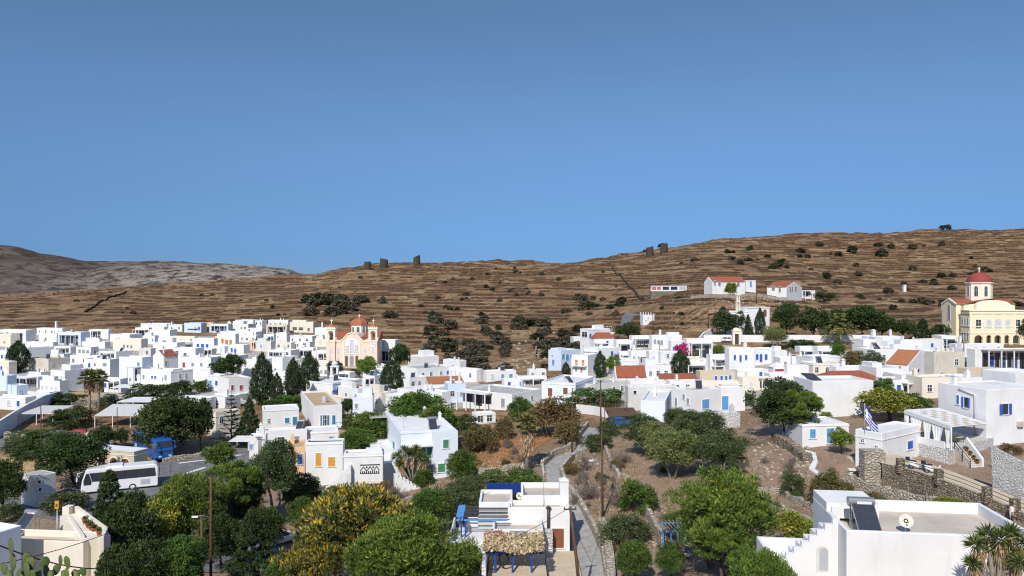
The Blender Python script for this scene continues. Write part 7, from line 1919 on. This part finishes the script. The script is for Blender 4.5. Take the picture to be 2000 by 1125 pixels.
p17 = pole('slim grey street lamp just beside the orange church wall', 753, 712, 682, .1, 0, 0, 'metal', 1, name='street_lamp')
p18 = pole('pole beside the brown stone front in the right village', 1545, 724, 694, .12, 0, 0)
p19 = pole('pole against the hillside left of the yellow church', 1847, 660, 565, .16, 0, 0)
p20 = pole('thin pole high on the right terraces', 1764, 560, 515, .16, 0, 0)
p21 = pole('slim pole at the left street corner of the far left houses', 14, 775, 715, .09, 0, 0, 'metal')
p22 = pole('pole by the arched window house in the right village', 1288, 718, 668, .1, 0, 0)

def wire(label, a, b, sag, r=.022):
    n = 14; pts = [a.lerp(b, i/n) - Vector((0, 0, sag*4*(i/n)*(1-i/n))) - a for i in range(n+1)]
    m = MB(); m.tube(pts, r, 4); tag(m.obj('power_cable', M['wire'], None, a), label, 'cable')
wire('cable from the leaning pole sweeping left over the dark trees', p4, P(430, 1105, 60), 3.2)
wire('cable from the leaning pole up to the tall central pole', p4, p1, 1.6)
wire('cable between the two central poles', p1, p2, .6)
wire('cable between the rear central pole and the thin path pole', p2, p3, .6)
wire('thick black cable drooping across the bottom left corner', P(-40, 1048, 30), P(330, 1075, 52), 1.3, .03)
wire('thin cable crossing from the left edge to the foreground pole', P(-40, 1110, 36), p5, 1.2)
wire('guy wire of the leaning brown pole', p4 + Vector((0, 0, -1)), P(1155, 1098, 66), .05)
wire('cable from the foreground pole to the pole beside the car park', p5, p7, 1.2)
wire('cable crossing the lower right garden to the white stairs', P(1180, 1018, 84), P(1490, 1100, 50), .6)
wire('cable from the grey wooden pole into the right village', p11, P(2020, 716, 120), .5)
wire('pale cable from the left trees to the blue pergola roof', P(860, 985, 88), P(960, 960, 80), .3)

def wheel_part(root, x, y, z, r, w_=.28):
    m = MB(); n = 16; vs = []
    for yy, rr in ((-w_/2, r*.62), (-w_/2, r*.95), (-w_*.3, r), (w_*.3, r), (w_/2, r*.95), (w_/2, r*.62)):
        for k in range(n): a = 2*PI*k/n; vs.append((rr*math.cos(a), yy, rr*math.sin(a)))
    m.add(vs, [(j*n+k, j*n+(k+1) % n, (j+1)*n+(k+1) % n, (j+1)*n+k) for j in range(5) for k in range(n)], 0, True)
    wh = empty('wheel', (x, y, z)); wh.parent = root
    m2 = MB(); m2.add([(r*.63*math.cos(2*PI*k/n), q*w_*.4, r*.63*math.sin(2*PI*k/n)) for q in (-1, 1) for k in range(n)], [tuple(range(n)), tuple(range(2*n-1, n-1, -1))])
    m.obj('tyre', M['rubber'], wh); m2.obj('rim', M['metal'], wh)

def coach(label, pf, pr, mat, L=12.2, name='coach'):
    """pf, pr: ground pixels of the front and rear ends of the visible long side (its right-hand or left-hand side faces the viewer)"""
    a, b = G(*pf), G(*pr); d = (b-a); ang = math.atan2(d.y, d.x); L = d.length if L is None else L
    c = a + d.normalized()*L/2; nrm = Vector((-d.y, d.x, 0)).normalized()
    if nrm.y < 0: nrm = -nrm
    c = c + nrm*1.27; c.z = min(a.z, b.z) + .03
    root = empty(name, c, ang, label, 'coach')
    w_, h0, h1 = 1.27, .35, 3.45; mt = M[mat]; X = L/2
    prof = [(-X+.05, h0), (X-.05, h0), (X, .6), (X, 3.0), (X-.15, 3.3), (X-.5, h1), (-X+1.1, h1), (-X+.55, 3.3), (-X+.12, 1.9), (-X, 1.1), (-X, .55)]
    m = MB(); m.prism(prof, -w_, w_); o = m.obj('body', mt, root); bv = o.modifiers.new('bevel', 'BEVEL'); bv.width = .12; bv.segments = 3; bv.limit_method = 'ANGLE'
    for s in (-1, 1):
        m = MB(); y = s*(w_+.012); m.prism([(-X+1.35, 1.75), (X-.35, 1.75), (X-.25, 1.85), (X-.4, 2.95), (-X+1.0, 2.95)], min(y, y-s*.02), max(y, y-s*.02)); sw = m.obj('side_windows', M['glass'], root)
        m = MB()
        for k in range(7): x = -X+2.4+k*1.45; m.box(x-.03, min(y, y+s*.01), 1.76, x+.03, max(y, y+s*.01), 2.94)
        m.obj('window_divider', M['dark'], sw)
        m = MB(); y2 = s*(w_+.016); m.prism([(-X+.35, 1.35), (-X+1.2, 1.35), (-X+1.3, 1.75), (-X+.95, 2.9), (-X+.62, 2.9), (-X+.3, 1.9)], min(y2, y2-s*.02), max(y2, y2-s*.02)); m.obj('door', M['glass'], root)
        m = MB(); m.tube([(-X+.25, s*w_*.9, 3.15), (-X-.35, s*(w_+.1), 3.1), (-X-.45, s*(w_+.12), 2.4)], .06, 6); m.box(-X-.55, s*(w_+.12)-.12, 2.0, -X-.38, s*(w_+.12)+.12, 2.5); m.obj('mirror', mt, root)
        m = MB(); m.box(X-2.2, min(y, y+s*.005), .75, X-1.0, max(y, y+s*.005), 1.45); m.obj('vent_grille', M['greyf'], root)
    m = MB(); e = .02
    def fp(z0, z1, w2): 
        f = lambda z: -X + (0 if z < 1.1 else (z-1.1)*.15 if z < 1.9 else .12 + (z-1.9)*.307)
        m.add([(f(z0)-e, -w2, z0), (f(z0)-e, w2, z0), (f((z0+z1)/2)-e, w2, (z0+z1)/2), (f((z0+z1)/2)-e, -w2, (z0+z1)/2), (f(z1)-e, w2, z1), (f(z1)-e, -w2, z1)], [(0,1,2,3), (3,2,4,5)])
    fp(1.45, 3.15, w_-.12); m.obj('windscreen', M['glass'], root)
    for s in (-1, 1):
        m = MB(); m.box(-X-.02, s*.75-.22, .75, -X+.06, s*.75+.22, .98); m.obj('headlight', M['frame'], root)
        for x in (-X+2.6, X-3.2): wheel_part(root, x, s*(w_-.13), .5, .5)
    m = MB(); m.box(-X+3, -.9, h1-.01, -X+5, .9, h1+.2); m.obj('roof_unit', mt, root)
    return root
coach('white touring coach parked beside the stone shelter', (158, 969), (309, 953), 'carwhite', None)
coach('blue touring coach parked under the big carob tree', (306, 904), (262, 874), 'carblue')

def car(label, px, py, ang, mat, Y=None):
    c = G(px, py); root = empty('parked_car', (c.x, c.y, c.z+.1), ang, label, 'car'); w_ = .84
    m = MB(); m.prism([(-2.05, .28), (2.05, .28), (2.1, .55), (2.0, .85), (1.1, .95), (-1.85, .98), (-2.1, .85), (-2.12, .5)], -w_, w_); o = m.obj('body', M[mat], root); bv = o.modifiers.new('bevel', 'BEVEL'); bv.width = .09; bv.segments = 3; bv.limit_method = 'ANGLE'
    m = MB(); a, b = [(-1.8, .97), (1.05, .94), (.35, 1.42), (-1.25, 1.45)], .1
    vs = [(x, -w_+.05+(z-.95)*.35, z) for x, z in a] + [(x, w_-.05-(z-.95)*.35, z) for x, z in a]; m.add(vs, [(0,1,2,3), (7,6,5,4), (0,4,5,1), (1,5,6,2), (3,2,6,7), (0,3,7,4)]); g = m.obj('windows', M['glass'], root)
    m = MB(); m.box(-1.28, -w_+.2, 1.43, .36, w_-.2, 1.49)
    for x in (-.35,): m.box(x-.04, -w_+.03, .95, x+.04, -w_+.23, 1.43); m.box(x-.04, w_-.23, .95, x+.04, w_-.03, 1.43)
    m.obj('roof', M[mat], root)
    for s in (-1, 1):
        for x in (-1.3, 1.3): wheel_part(root, x, s*(w_-.07), .31, .31, .2)
        m = MB(); m.box(2.0, s*.55-.18, .6, 2.09, s*.55+.18, .74); m.obj('headlight', M['frame'], root)
    return root
car('white parked car in front of the cemetery wall', 1421, 668, .1, 'carwhite')
car('silver car parked in the shade under the flat crowned pine', 448, 985, 1.2, 'carsilver')
car('dark blue car parked in the street at the foot of the pines', 462, 1060, 1.1, 'carblack')
car('white car glimpsed between the big conifer and the golden cypress', 548, 1062, .9, 'carwhite')
car('blue car under the corrugated carport', 1214, 833, .3, 'carblue')

def scooter(label, loc, ang):
    root = empty('scooter', loc, ang, label, 'scooter')
    m = MB(); m.prism([(-.75, .45), (-.2, .30), (.35, .28), (.62, .5), (.72, 1.0), (.58, 1.02), (.42, .55), (.25, .42), (-.1, .45), (-.2, .8), (-.85, .85)], -.16, .16); o = m.obj('body', M['carwhite'], root); bv = o.modifiers.new('bevel', 'BEVEL'); bv.width = .05; bv.segments = 2
    m = MB(); m.box(-.85, -.14, .86, -.1, .14, .95); m.obj('seat', M['rubber'], root)
    m = MB(); m.tube([(.60, -.34, 1.08), (.62, 0, 1.02), (.60, .34, 1.08)], .025, 5); m.obj('handlebar', M['dkmetal'], root)
    for x in (-.62, .72): wheel_part(root, x, 0, .27, .27, .12)
    m = MB(); m.box(-1.15, -.2, .9, -.75, .2, 1.25); m.obj('top_box', M['carblack'], root)
q = LT[2].lerp(LT[3], .75); scooter('white scooter parked on the lane by the two bar railing', (q.x+.8, q.y+1.7, q.z), -.7)
q = LT[2].lerp(LT[3], .25); scooter('dark scooter leaning behind the white scooter on the lane', (q.x+.3, q.y+2.2, q.z), -.6)
q = G(216, 872); scooter('white scooter parked by the upper road behind the shelter', (q.x, q.y, q.z+.1), .4)

def solar_heater(label, loc, rz, k=1.0, txt=False):
    root = empty('solar_heater', loc, rz, label, 'solar heater')
    m = MB(); m.add([(-.6, -.9, .15), (.6, -.9, .15), (.6, .55, 1.45), (-.6, .55, 1.45), (-.6, -.98, .23), (.6, -.98, .23), (.6, .47, 1.53), (-.6, .47, 1.53)], [(0,1,2,3), (4,5,6,7), (0,1,5,4), (1,2,6,5), (2,3,7,6), (3,0,4,7)]); o = m.obj('collector', M['panel'], root); o.scale = (k,)*3
    m = MB()
    for a in ((-.62, -.98, .23), (.60, -.98, .23)): m.add([(a[0], a[1], a[2]-.1), (a[0]+.03, a[1], a[2]-.1), (a[0]+.03, a[1]+1.45, a[2]+1.2), (a[0], a[1]+1.45, a[2]+1.2), (a[0], a[1], a[2]+.03), (a[0]+.03, a[1], a[2]+.03), (a[0]+.03, a[1]+1.45, a[2]+1.33), (a[0], a[1]+1.45, a[2]+1.33)], [(0,1,2,3), (4,5,6,7), (0,1,5,4), (1,2,6,5), (2,3,7,6), (3,0,4,7)])
    m.box(-.6, -.96, .12, .6, -.93, .16)
    m.obj('collector_frame', M['metal'], root).scale = (k,)*3
    m = MB(); n = 14; vs = [(x, .75+.27*math.cos(2*PI*i/n), 1.6+.27*math.sin(2*PI*i/n)) for x in (-.7, .7) for i in range(n)]; m.add(vs, [(i, (i+1) % n, n+(i+1) % n, n+i) for i in range(n)] + [tuple(range(n-1, -1, -1)), tuple(range(n, 2*n))], 0, False); tk = m.obj('tank', M['tank'], root); tk.scale = (k,)*3
    m = MB()
    for x in (-.5, .5): m.box(x-.03, .6, 0, x+.03, .66, 1.35); m.box(x-.03, .95, 0, x+.03, 1.0, 1.4); m.box(x-.03, -.95, 0, x+.03, -.9, .2)
    m.obj('stand', M['metal'], root).scale = (k,)*3
    if txt:
        m = MB(); m.box(-.28, .47, 1.53, .5, .479, 1.68); m.obj('maker_plate', M['frame'], tk)
    return root
zr = hb.zb + hb.H - .75
a = P(1690, 1032, 47.6); solar_heater('big solar heater with a grey tank on the bottom right house roof', (a.x, a.y, zr), -.12, 1.15, True)
a = P(845, 838, hg.Y+3.4); solar_heater('solar heater on the roof of the green shuttered house', (a.x, a.y, hg.zb+hg.H-.3), .25, .95)
a = P(50, 1040, 66); sh_ = solar_heater('solar heater with a lettered tank on the bottom left ivory roof', (a.x, a.y, hp.zb+hp.H-.55), -.25, 1.0, True)
fc = bpy.data.curves.new('lettering', 'FONT'); fc.body = 'LIFE'; fc.size = .26; fc.extrude = .004; fc.materials.append(M['sh_r'])
ft = bpy.data.objects.new('font_source', fc); col.objects.link(ft); bpy.context.view_layer.update()
fm_ = bpy.data.meshes.new_from_object(ft.evaluated_get(bpy.context.evaluated_depsgraph_get())); bpy.data.objects.remove(ft)
fo = link('lettering', fm_, [c for c in sh_.children if c.name.startswith('tank')][0], (-.24, .466, 1.53)); fo.rotation_euler = (PI/2, 0, 0)
roofs = [(1112, 745, .7, 'dark solar collector on the roof of the rust shuttered house'), (1198, 752, .6, 'dark solar collector on the grey slab roof'), (1352, 752, -.2, 'solar collector on the tan roof behind the pale blue shutter house'), (985, 748, .7, 'leaning dark solar collector at the left end of the gully roofs'),
         (204, 698, .2, 'double solar collector on the white roof left of the red gable'), (560, 676, .1, 'small solar collector left of the orange church'), (808, 736, .2, 'solar collector, left one behind the parapet in mid village'), (818, 737, .2, 'solar collector, right one behind the parapet in mid village'), (865, 716, .4, 'solar collector above the house with the round terrace'),
         (570, 840, .0, 'solar collector, left one lying on the low white roof'), (586, 838, .0, 'solar collector, right one lying on the low white roof'), (757, 672, .2, 'solar collector on the roof right of the orange church'), (1915, 676, .1, 'solar collector in front of the yellow church'), (1500, 686, .1, 'dark collector above the three arched blue doors'), (398, 648, .1, 'collector on a roof below the pale blue pair')]
def roof_under(px, py):
    best = None; t = (px-1000)/F; dz = -(py-562.5)/F
    for h in HOUSES:
        zt = h.zb + h.H - .3
        yy = (zt-CAM)/dz if abs(dz) > 1e-5 else 0
        if yy <= 0: continue
        v = Vector((t*yy, yy, 0)) - Vector((h.C.x, h.C.y, 0)); a = v.dot(h.u); b = v.dot(h.v)
        if -.5 <= a <= h.W+.5 and -.5 <= b <= h.D+.5 and (best is None or yy < best[0]): best = (yy, Vector((t*yy, yy, zt)), h, min(max(a, .9), h.W-.9), min(max(b, 1.2), h.D-1.2))
    if best:
        h = best[2]; q = h.C + h.u*best[3] + h.v*best[4]; return Vector((q.x, q.y, best[1].z-.08)), h
    return None, None
for px_, py_, rz_, lb in roofs:
    q, h = roof_under(px_, py_+4)
    if q: solar_heater(lb, q, rz_, .9)
def dish(label, loc, rz, r=.45):
    root = empty('satellite_dish', loc, rz, label, 'satellite dish'); m = MB(); n = 18; vs = [(0, .02, 0)]
    for j in (1, 2, 3):
        for k in range(n): a = 2*PI*k/n; q = r*j/3; vs.append((q*math.cos(a), -.22*(q/r)**2*r/.45*.5, q*math.sin(a)))
    fs = [(0, 1+k, 1+(k+1) % n) for k in range(n)] + [(1+j*n+k, 1+j*n+(k+1) % n, 1+(j+1)*n+(k+1) % n, 1+(j+1)*n+k) for j in range(2) for k in range(n)]
    m.add(vs, fs, 0, True); o = m.obj('dish', M['I'], root, (0, 0, r+.35)); o.rotation_euler = (-.35, 0, 0)
    m = MB(); m.tube([(0, .1, 0), (0, .06, r+.35)], .035, 6); m.tube([(0, 0, r), (.02, -.45, r+.4)], .015, 4); m.box(-.04, -.5, r+.36, .06, -.4, r+.46); m.obj('mast', M['metal'], root)
a = P(1769, 1034, 47.8); dish('cream satellite dish on the bottom right house roof', (a.x, a.y, zr), -.25, .43)
dish('white satellite dish on the roof of the blue pergola house', P(1014, 982, 79), .3, .38)
for px_, py_, lb in ((842, 760, 'round satellite dish on the long red strip house'), (296, 702, 'satellite dish beside the red gabled roof'), (776, 716, 'white round dish on the house right of the dark cypress')):
    q, h = roof_under(px_, py_)
    if q: dish(lb, q, -.2, .5)
def antenna(label, px, py, hpx):
    q, h = roof_under(px, py)
    if not q: return
    m = MB(); hh = hpx/F*q.y; m.tube([(0, 0, 0), (0, 0, hh)], .025, 4); m.tube([(-.5, 0, hh-.1), (.5, .1, hh-.1)], .015, 3)
    for k in range(5): m.tube([(-.45+k*.22, -.22, hh-.1), (-.45+k*.22, .25, hh-.1)], .01, 3)
    tag(m.obj('tv_antenna', M['metal'], None, q), label, 'antenna', 'roof antennas')
for i, (px_, py_, h_) in enumerate([(775, 838, 22), (480, 664, 16), (300, 664, 14), (120, 650, 14), (560, 640, 12), (660, 760, 18), (1090, 752, 18), (1280, 752, 18), (1330, 758, 16), (1010, 770, 18), (820, 728, 16), (1540, 690, 12), (1250, 666, 12), (190, 690, 14), (415, 700, 16), (1960, 766, 22)]):
    antenna('thin metal television antenna standing on a flat white roof', px_, py_, h_)
rc = random.Random(21); far_ = [h for h in HOUSES if 135 < h.Y < 420 and h.W > 3.4 and h.D > 3]; rc.shuffle(far_)
for i, h in enumerate(far_[:58]):
    q = h.C + h.u*h.W*rc.uniform(.25, .75) + h.v*h.D*rc.uniform(.3, .75); q.z = h.zb + h.H - .42
    if i < 30:
        m = MB(); hh = rc.uniform(1.8, 3.2); m.tube([(0, 0, 0), (0, 0, hh)], .035, 4); m.tube([(-.5, 0, hh-.1), (.5, .1, hh-.1)], .022, 3)
        for k in range(5): m.tube([(-.45+k*.22, -.22, hh-.1), (-.45+k*.22, .25, hh-.1)], .015, 3)
        tag(m.obj('tv_antenna', M['metal'], None, q), 'thin metal television antenna standing on a flat white roof', 'antenna', 'roof antennas')
    elif i < 44: solar_heater('dark solar water heater seen small on a flat roof in the middle of the village', q, rc.uniform(-.3, .5), .9)['group'] = 'small solar heaters on the village roofs'
    else:
        m = MB(); r = rc.uniform(.45, .6); m.lathe((0, 0), [(r, 0), (r, 1.0), (r*.8, 1.2), (.2, 1.28), (.02, 1.28)], 12); tag(m.obj('water_tank', M['W'] if i % 2 else M['greyf'], None, q), 'small round water tank standing on a flat roof in the village', 'water tank', 'water tanks on the village roofs')
m = MB(); a = P(1018, 985, 78); m.tube([(0, 0, 0), (0, 0, 4.6)], .03, 5); m.tube([(-.8, 0, 4.5), (.8, 0, 4.3)], .02, 4)
tag(m.obj('tv_antenna', M['metal'], None, P(1061, 990, 78)), 'tall thin antenna mast on the blue pergola house roof', 'antenna')

# photovoltaic sheet on the roof of the big blank white house
def pv():
    c = P(1600, 742, G(1584, 818).y+3); root = empty('solar_panel_array', (c.x-1, c.y, c.z-.6), .1, 'sloping dark blue solar panel sheet above the big blank white wall', 'solar panel')
    m = MB(); m.add([(-.4, -.2, .3), (1.9, -.4, .1), (.9, 1.6, 1.5), (-1.3, 1.8, 1.6), (-.4, -.26, .2), (1.9, -.46, 0), (.9, 1.54, 1.4), (-1.3, 1.74, 1.5)], [(0,1,2,3), (4,5,6,7), (0,1,5,4), (1,2,6,5), (2,3,7,6), (3,0,4,7)]); m.obj('panel', M['panel'], root)
    m = MB()
    for x, y, z in ((-1.1, 1.7, 1.45), (.8, 1.5, 1.35), (-.35, -.1, .2), (1.7, -.3, .0)): m.box(x-.04, y-.04, -1.2, x+.04, y+.04, z)
    m.obj('stand', M['metal'], root)
pv()

def awning(label, px0, px1, py, ybase, dep, mat, posts=True, name='awning', slope=.25, Y=None, pmat='W'):
    a = G((px0+px1)/2, ybase) if Y is None else P((px0+px1)/2, ybase, Y); s = a.y/F; w_ = (px1-px0)*s; h = (ybase-py)*s
    root = empty(name, a, 0, label, 'awning'); m = MB()
    m.add([(-w_/2, 0, h), (w_/2, 0, h), (w_/2, dep, h+slope), (-w_/2, dep, h+slope), (-w_/2, 0, h-.08), (w_/2, 0, h-.08), (w_/2, dep, h+slope-.08), (-w_/2, dep, h+slope-.08)], [(0,1,2,3), (4,5,6,7), (0,1,5,4), (1,2,6,5), (2,3,7,6), (3,0,4,7)]); m.obj('cover', M[mat], root)
    n = max(2, int(w_/3)+1)
    for i in range(n):
        for yy in (.1, dep-.1): m = MB(); x = -w_/2+.1+(w_-.2)*i/(n-1); m.box(x-.06, yy-.06, -1, x+.06, yy+.06, h-.09+(slope if yy > 1 else 0)); m.obj('post', M[pmat], root)
    return root
awning('wide grey canvas restaurant roof on white posts at left', 184, 290, 812, 835, 6.5, 'canvas', slope=1.2)
awning('low white flat roof joined behind the grey canvas restaurant roof', 228, 292, 785, 806, 6, 'w', slope=.2)
awning('grey canvas roof on thin posts left of the fan palms', 38, 104, 808, 830, 7, 'canvas', slope=.5)
awning('pale flat shade roof below the dark hedge by the canopied restaurant', 215, 258, 757, 772, 5, 'w', slope=.2)
awning('bright blue awning on a blue frame left of the red shed roof', 648, 684, 765, 779, 3.5, 'blue', slope=.5, pmat='blue')
awning('brown corrugated carport roof beside the plain white cube', 1188, 1248, 812, 830, 6, 'wood', slope=.5, pmat='wood')
awning('grey canvas sheet left of the red shuttered house', 346, 398, 788, 806, 5, 'canvas', slope=.4)
awning('slatted white pergola at the side of the low collector house', 446, 486, 862, 880, 4, 'w', slope=.2)
def arbour():
    a = G(1325, 1085); s = a.y/F; root = empty('garden_arbour', a, .1, 'small light blue wooden arbour among the bushes at lower centre right', 'arbour'); h = 46*s
    m = MB(); w_ = 50*s; m.box(-w_/2, -.06, h, w_/2, .06, h+.15); m.obj('beam', M['bluelt'], root); m = MB(); m.box(-w_/2, 2.4, h, w_/2, 2.52, h+.15); m.obj('beam', M['bluelt'], root)
    m = MB()
    for k in range(7): x = -w_/2+.1+k*(w_-.2)/6; m.box(x-.04, -.5, h+.152, x+.04, 3.0, h+.24)
    m.obj('slats', M['woodlight'], root)
    for x in (-w_*.3, w_*.3):
        for y in (0, 2.46): m = MB(); m.box(x-.06, y-.06, -.5, x+.06, y+.06, h-.002); m.obj('post', M['bluelt'], root)
arbour()
def table_rock():
    a = G(1672, 927); root = empty('stone_bench', a, -.1, 'white stone slab bench on two blocks in the garden soil', 'bench'); m = MB(); m.slab([(-1.0, -.5), (.9, -.55), (1.1, 0), (.3, .35), (-.9, .4)], .55, .68); m.obj('slab', M['I'], root)
    for x in (-.7, .5): m = MB(); m.box(x-.25, -.3, -.2, x+.25, .2, .548); m.obj('support', M['whstone'], root)
    a = G(1335, 1093); root = empty('stone_bench', a, .1, 'pale flat bench beneath the light blue arbour', 'bench'); m = MB(); m.box(-.8, -.3, .4, .8, .3, .5); m.obj('slab', M['pave'], root)
    for x in (-.6, .6): m = MB(); m.box(x-.12, -.25, -.1, x+.12, .25, .398); m.obj('support', M['whstone'], root)
table_rock()
def chair(label, px, py, rz):
    a = G(px, py); root = empty('garden_chair', a, rz, label, 'chair'); m = MB(); m.box(-.25, -.25, .40, .25, .25, .45); m.obj('seat', M['frame'], root)
    m = MB(); m.box(-.25, .22, .451, .25, .27, .85); m.obj('backrest', M['frame'], root)
    for x in (-.22, .22):
        for y in (-.22, .22): m = MB(); m.box(x-.03, y-.03, -.05, x+.03, y+.03, .399); m.obj('leg', M['frame'], root)
chair('white plastic chair under the tall dark pine at the field edge', 1478, 866, .5)
chair('second white plastic chair beside the first at the field edge', 1488, 868, -.6)
def fence_stakes():
    pts = [(1655, 945), (1690, 955), (1720, 962), (1745, 970), (1775, 978), (1810, 990), (1500, 965), (1512, 958), (1470, 955)]
    for i, p in enumerate(pts):
        a = G(*p); m = MB(); m.tube([(0, 0, -.3), (random.Random(i).uniform(-.08, .08), 0, 1.5)], .035, 5); tag(m.obj('fence_stake', M['woodlight'], None, a), 'thin weathered wooden stake along the edge of a garden plot', 'stake', 'stakes of the garden fence')
fence_stakes()
def railing():
    A = [G(1126, 806), G(1160, 810), G(1224, 822)]; o = A[0]; m = MB(); root = empty('railing', o, 0, 'dark iron railing on the white wall below the long green hedge', 'railing')
    for a, b in zip(A, A[1:]):
        n = int((b-a).length/.9)
        for i in range(n+1): q = a.lerp(b, i/n)-o; m.box(q.x-.04, q.y-.04, q.z+1.5, q.x+.04, q.y+.04, q.z+3.4)
        for hh in (1.9, 2.6, 3.3): m.tube([tuple(a-o+Vector((0, 0, hh))), tuple(b-o+Vector((0, 0, hh)))], .03, 4)
    m.obj('bars', M['wood'], root)
railing()
def gate():
    C = G(1438, 672); s = C.y/F; root = empty('cemetery_gate', C, .05, 'cream stone gateway with an arched top in the cemetery wall', 'gate'); w_ = 15*s; h = 32*s
    m = MB(); m.box(-w_/2, -.6, -1, -w_*.28, .6, h*.78); m.box(w_*.28, -.6, -1, w_/2, .6, h*.78); m.box(-w_*.55, -.7, h*.78, w_*.55, .7, h*.86); m.box(-w_*.28, -.5, h*.62, w_*.28, .5, h*.779)
    m.prism([(-w_*.4, h*.86), (w_*.4, h*.86)] + [(w_*.4*math.cos(PI*i/8), h*.86+h*.14*math.sin(PI*i/8)) for i in range(1, 8)], -.5, .5); m.obj('arch', M['yelc'], root)
    m = MB(); m.box(-w_*.28, -.1, 0, w_*.28, .1, h*.62); m.obj('gate_leaf', M['dkmetal'], root)
gate()
def container():
    C = G(1272, 577); s = C.y/F; C.z = max(gz(C.x+t*69*s, C.y) for t in (0, .2, .4, .6, .8, 1))-.5; root = empty('container_row', C, 0, 'long low pavilion with coral and blue grey panels on the hillside', 'pavilion'); w_ = 69*s; h = 10*s
    m = MB(); m.box(0, 0, 0, w_, 3, h); m.obj('wall', M['V'], root); m = MB(); m.box(-.1, -.1, -5, w_+.1, 3.1, -.002); m.obj('plinth', M['drystone'], root)
    m = MB(); m.box(-.2, -.2, h+.002, w_+.2, 3.2, h+.25); m.obj('roof', M['greyf'], root)
    for a, b, mt in ((.02, .14, 'coral'), (.16, .27, 'coral'), (.32, .50, 'glass'), (.55, .74, 'glass'), (.79, .98, 'greyf')):
        m = MB(); m.box(a*w_, -.05, h*.25, b*w_, -.003, h*.85); m.obj('panel', M[mt], root)
M['coral'] = paint('coral_panel', (.55, .16, .13), .6)
container()
def shrine():
    C = G(1766, 562); root = empty('roadside_shrine', C, 0, 'tiny white shrine pillar on the right hillside terrace', 'shrine'); m = MB(); m.box(-.8, -.8, -1, .8, .8, 4.0); m.obj('pillar', M['W'], root); m = MB(); m.box(-1, -1, 4.002, 1, 1, 4.4); m.obj('cap', M['W'], root)
shrine()
def sign():
    a = P(112, 1002, 74); root = empty('sign_lantern', (a.x, a.y, gz(a.x, a.y)), 0, 'orange yellow sign box on a post behind the bottom left ivory house', 'sign'); z = P(112, 993, 74).z - gz(a.x, a.y); m = MB(); m.tube([(0, 0, -.3), (0, 0, z)], .05, 6); m.obj('post', M['metal'], root); m = MB(); m.box(-.2, -.1, z, .2, .1, z+.75); m.obj('box', M['sh_y'], root)
    m = MB(); m.box(-.1, -.115, z+.2, .1, -.1005, z+.5); m.obj('emblem', M['wood'], root)
sign()
def play():
    a = G(155, 862); root = empty('playground_frame', a, .1, 'red play frame with white boards below the canopied restaurant', 'play frame'); m = MB()
    for x in (-.9, .9):
        for y in (-.6, .6): m.box(x-.08, y-.08, -.2, x+.08, y+.08, 1.9)
    m.box(-1, -.7, 1.9, 1, .7, 2.05); m.obj('frame', M['sh_r'], root); m = MB(); m.box(1.2, -.3, 0, 2.6, .1, 1.5); m.obj('board', M['W'], root)
    a = G(192, 858); o = MB(); o.box(-1.3, 0, 0, 1.3, 1.5, 1.4); tag(o.obj('counter', M['sh_o'], None, a), 'orange fronted counter under the grey canvas restaurant roof', 'counter')
play()
def hiker():
    q = P(1976, 1004, 0.001); a = G(1976, 1017); a.z += .05; h = 31/F*a.y
    o = empty('person', (a.x, a.y, a.z), -.5, 'person in white and dark clothes with a blue backpack below the stone wall', 'person')
    k = h/1.72
    J = [(0, 0, .95), (0, .02, 1.2), (0, .03, 1.42), (0, -.01, 1.53), (0, -.03, 1.64), (.10, 0, .9), (.11, -.06, .5), (.11, .04, .08), (.11, -.10, .04), (-.10, 0, .9), (-.12, .08, .5), (-.12, .18, .1), (-.12, .06, .05), (.20, .03, 1.38), (.27, -.02, 1.12), (.22, -.22, .98), (-.20, .03, 1.38), (-.27, .04, 1.12), (-.24, -.14, .95)]
    E = [(0,1),(1,2),(2,3),(3,4),(0,5),(5,6),(6,7),(7,8),(0,9),(9,10),(10,11),(11,12),(2,13),(13,14),(14,15),(2,16),(16,17),(17,18)]
    Rd = [.15, .15, .16, .065, .105, .10, .07, .05, .045, .10, .07, .05, .045, .075, .05, .035, .075, .05, .035]
    me = bpy.data.meshes.new('body'); me.from_pydata([tuple(c*k for c in j) for j in J], E, []); me.materials.append(paint('skin', (.45, .27, .19), .6))
    b = link('body', me, o); sk = b.modifiers.new('skin', 'SKIN')
    for i, v in enumerate(me.skin_vertices[0].data): v.radius = (Rd[i]*k, Rd[i]*k); v.use_root = (i == 0)
    sb = b.modifiers.new('sub', 'SUBSURF'); sb.levels = 1; sb.render_levels = 1
    m = MB(); m.lathe((0, .02*k), [(.17*k, .9*k), (.19*k, 1.1*k), (.20*k, 1.35*k), (.16*k, 1.46*k), (.07*k, 1.5*k)], 12); m.obj('shirt', M['fabric'], o)
    for x, y1 in ((.11, -.05), (-.12, .10)): m = MB(); m.tube([(x*k, 0, .98*k), (x*k, y1*k, .5*k), (x*k, (y1+.08)*k, .14*k)], .12*k, 8, 0, .075*k); m.obj('trousers', M['greyf'], o)
    m = MB(); m.ball((0, -.01*k, 1.68*k), .115*k, 10, 0, (1, 1.1, .9)); m.obj('hair', M['carblack'], o)
    bp = MB(); bp.ball((0, 0, .30*k), .3*k, 10, 0, (.65, .5, 1.0)); tag(bp.obj('backpack', M['bluelt'], None, (a.x+.16*k, a.y+.18*k, a.z+.92*k)), 'blue backpack carried by the person below the stone wall', 'backpack')
hiker()
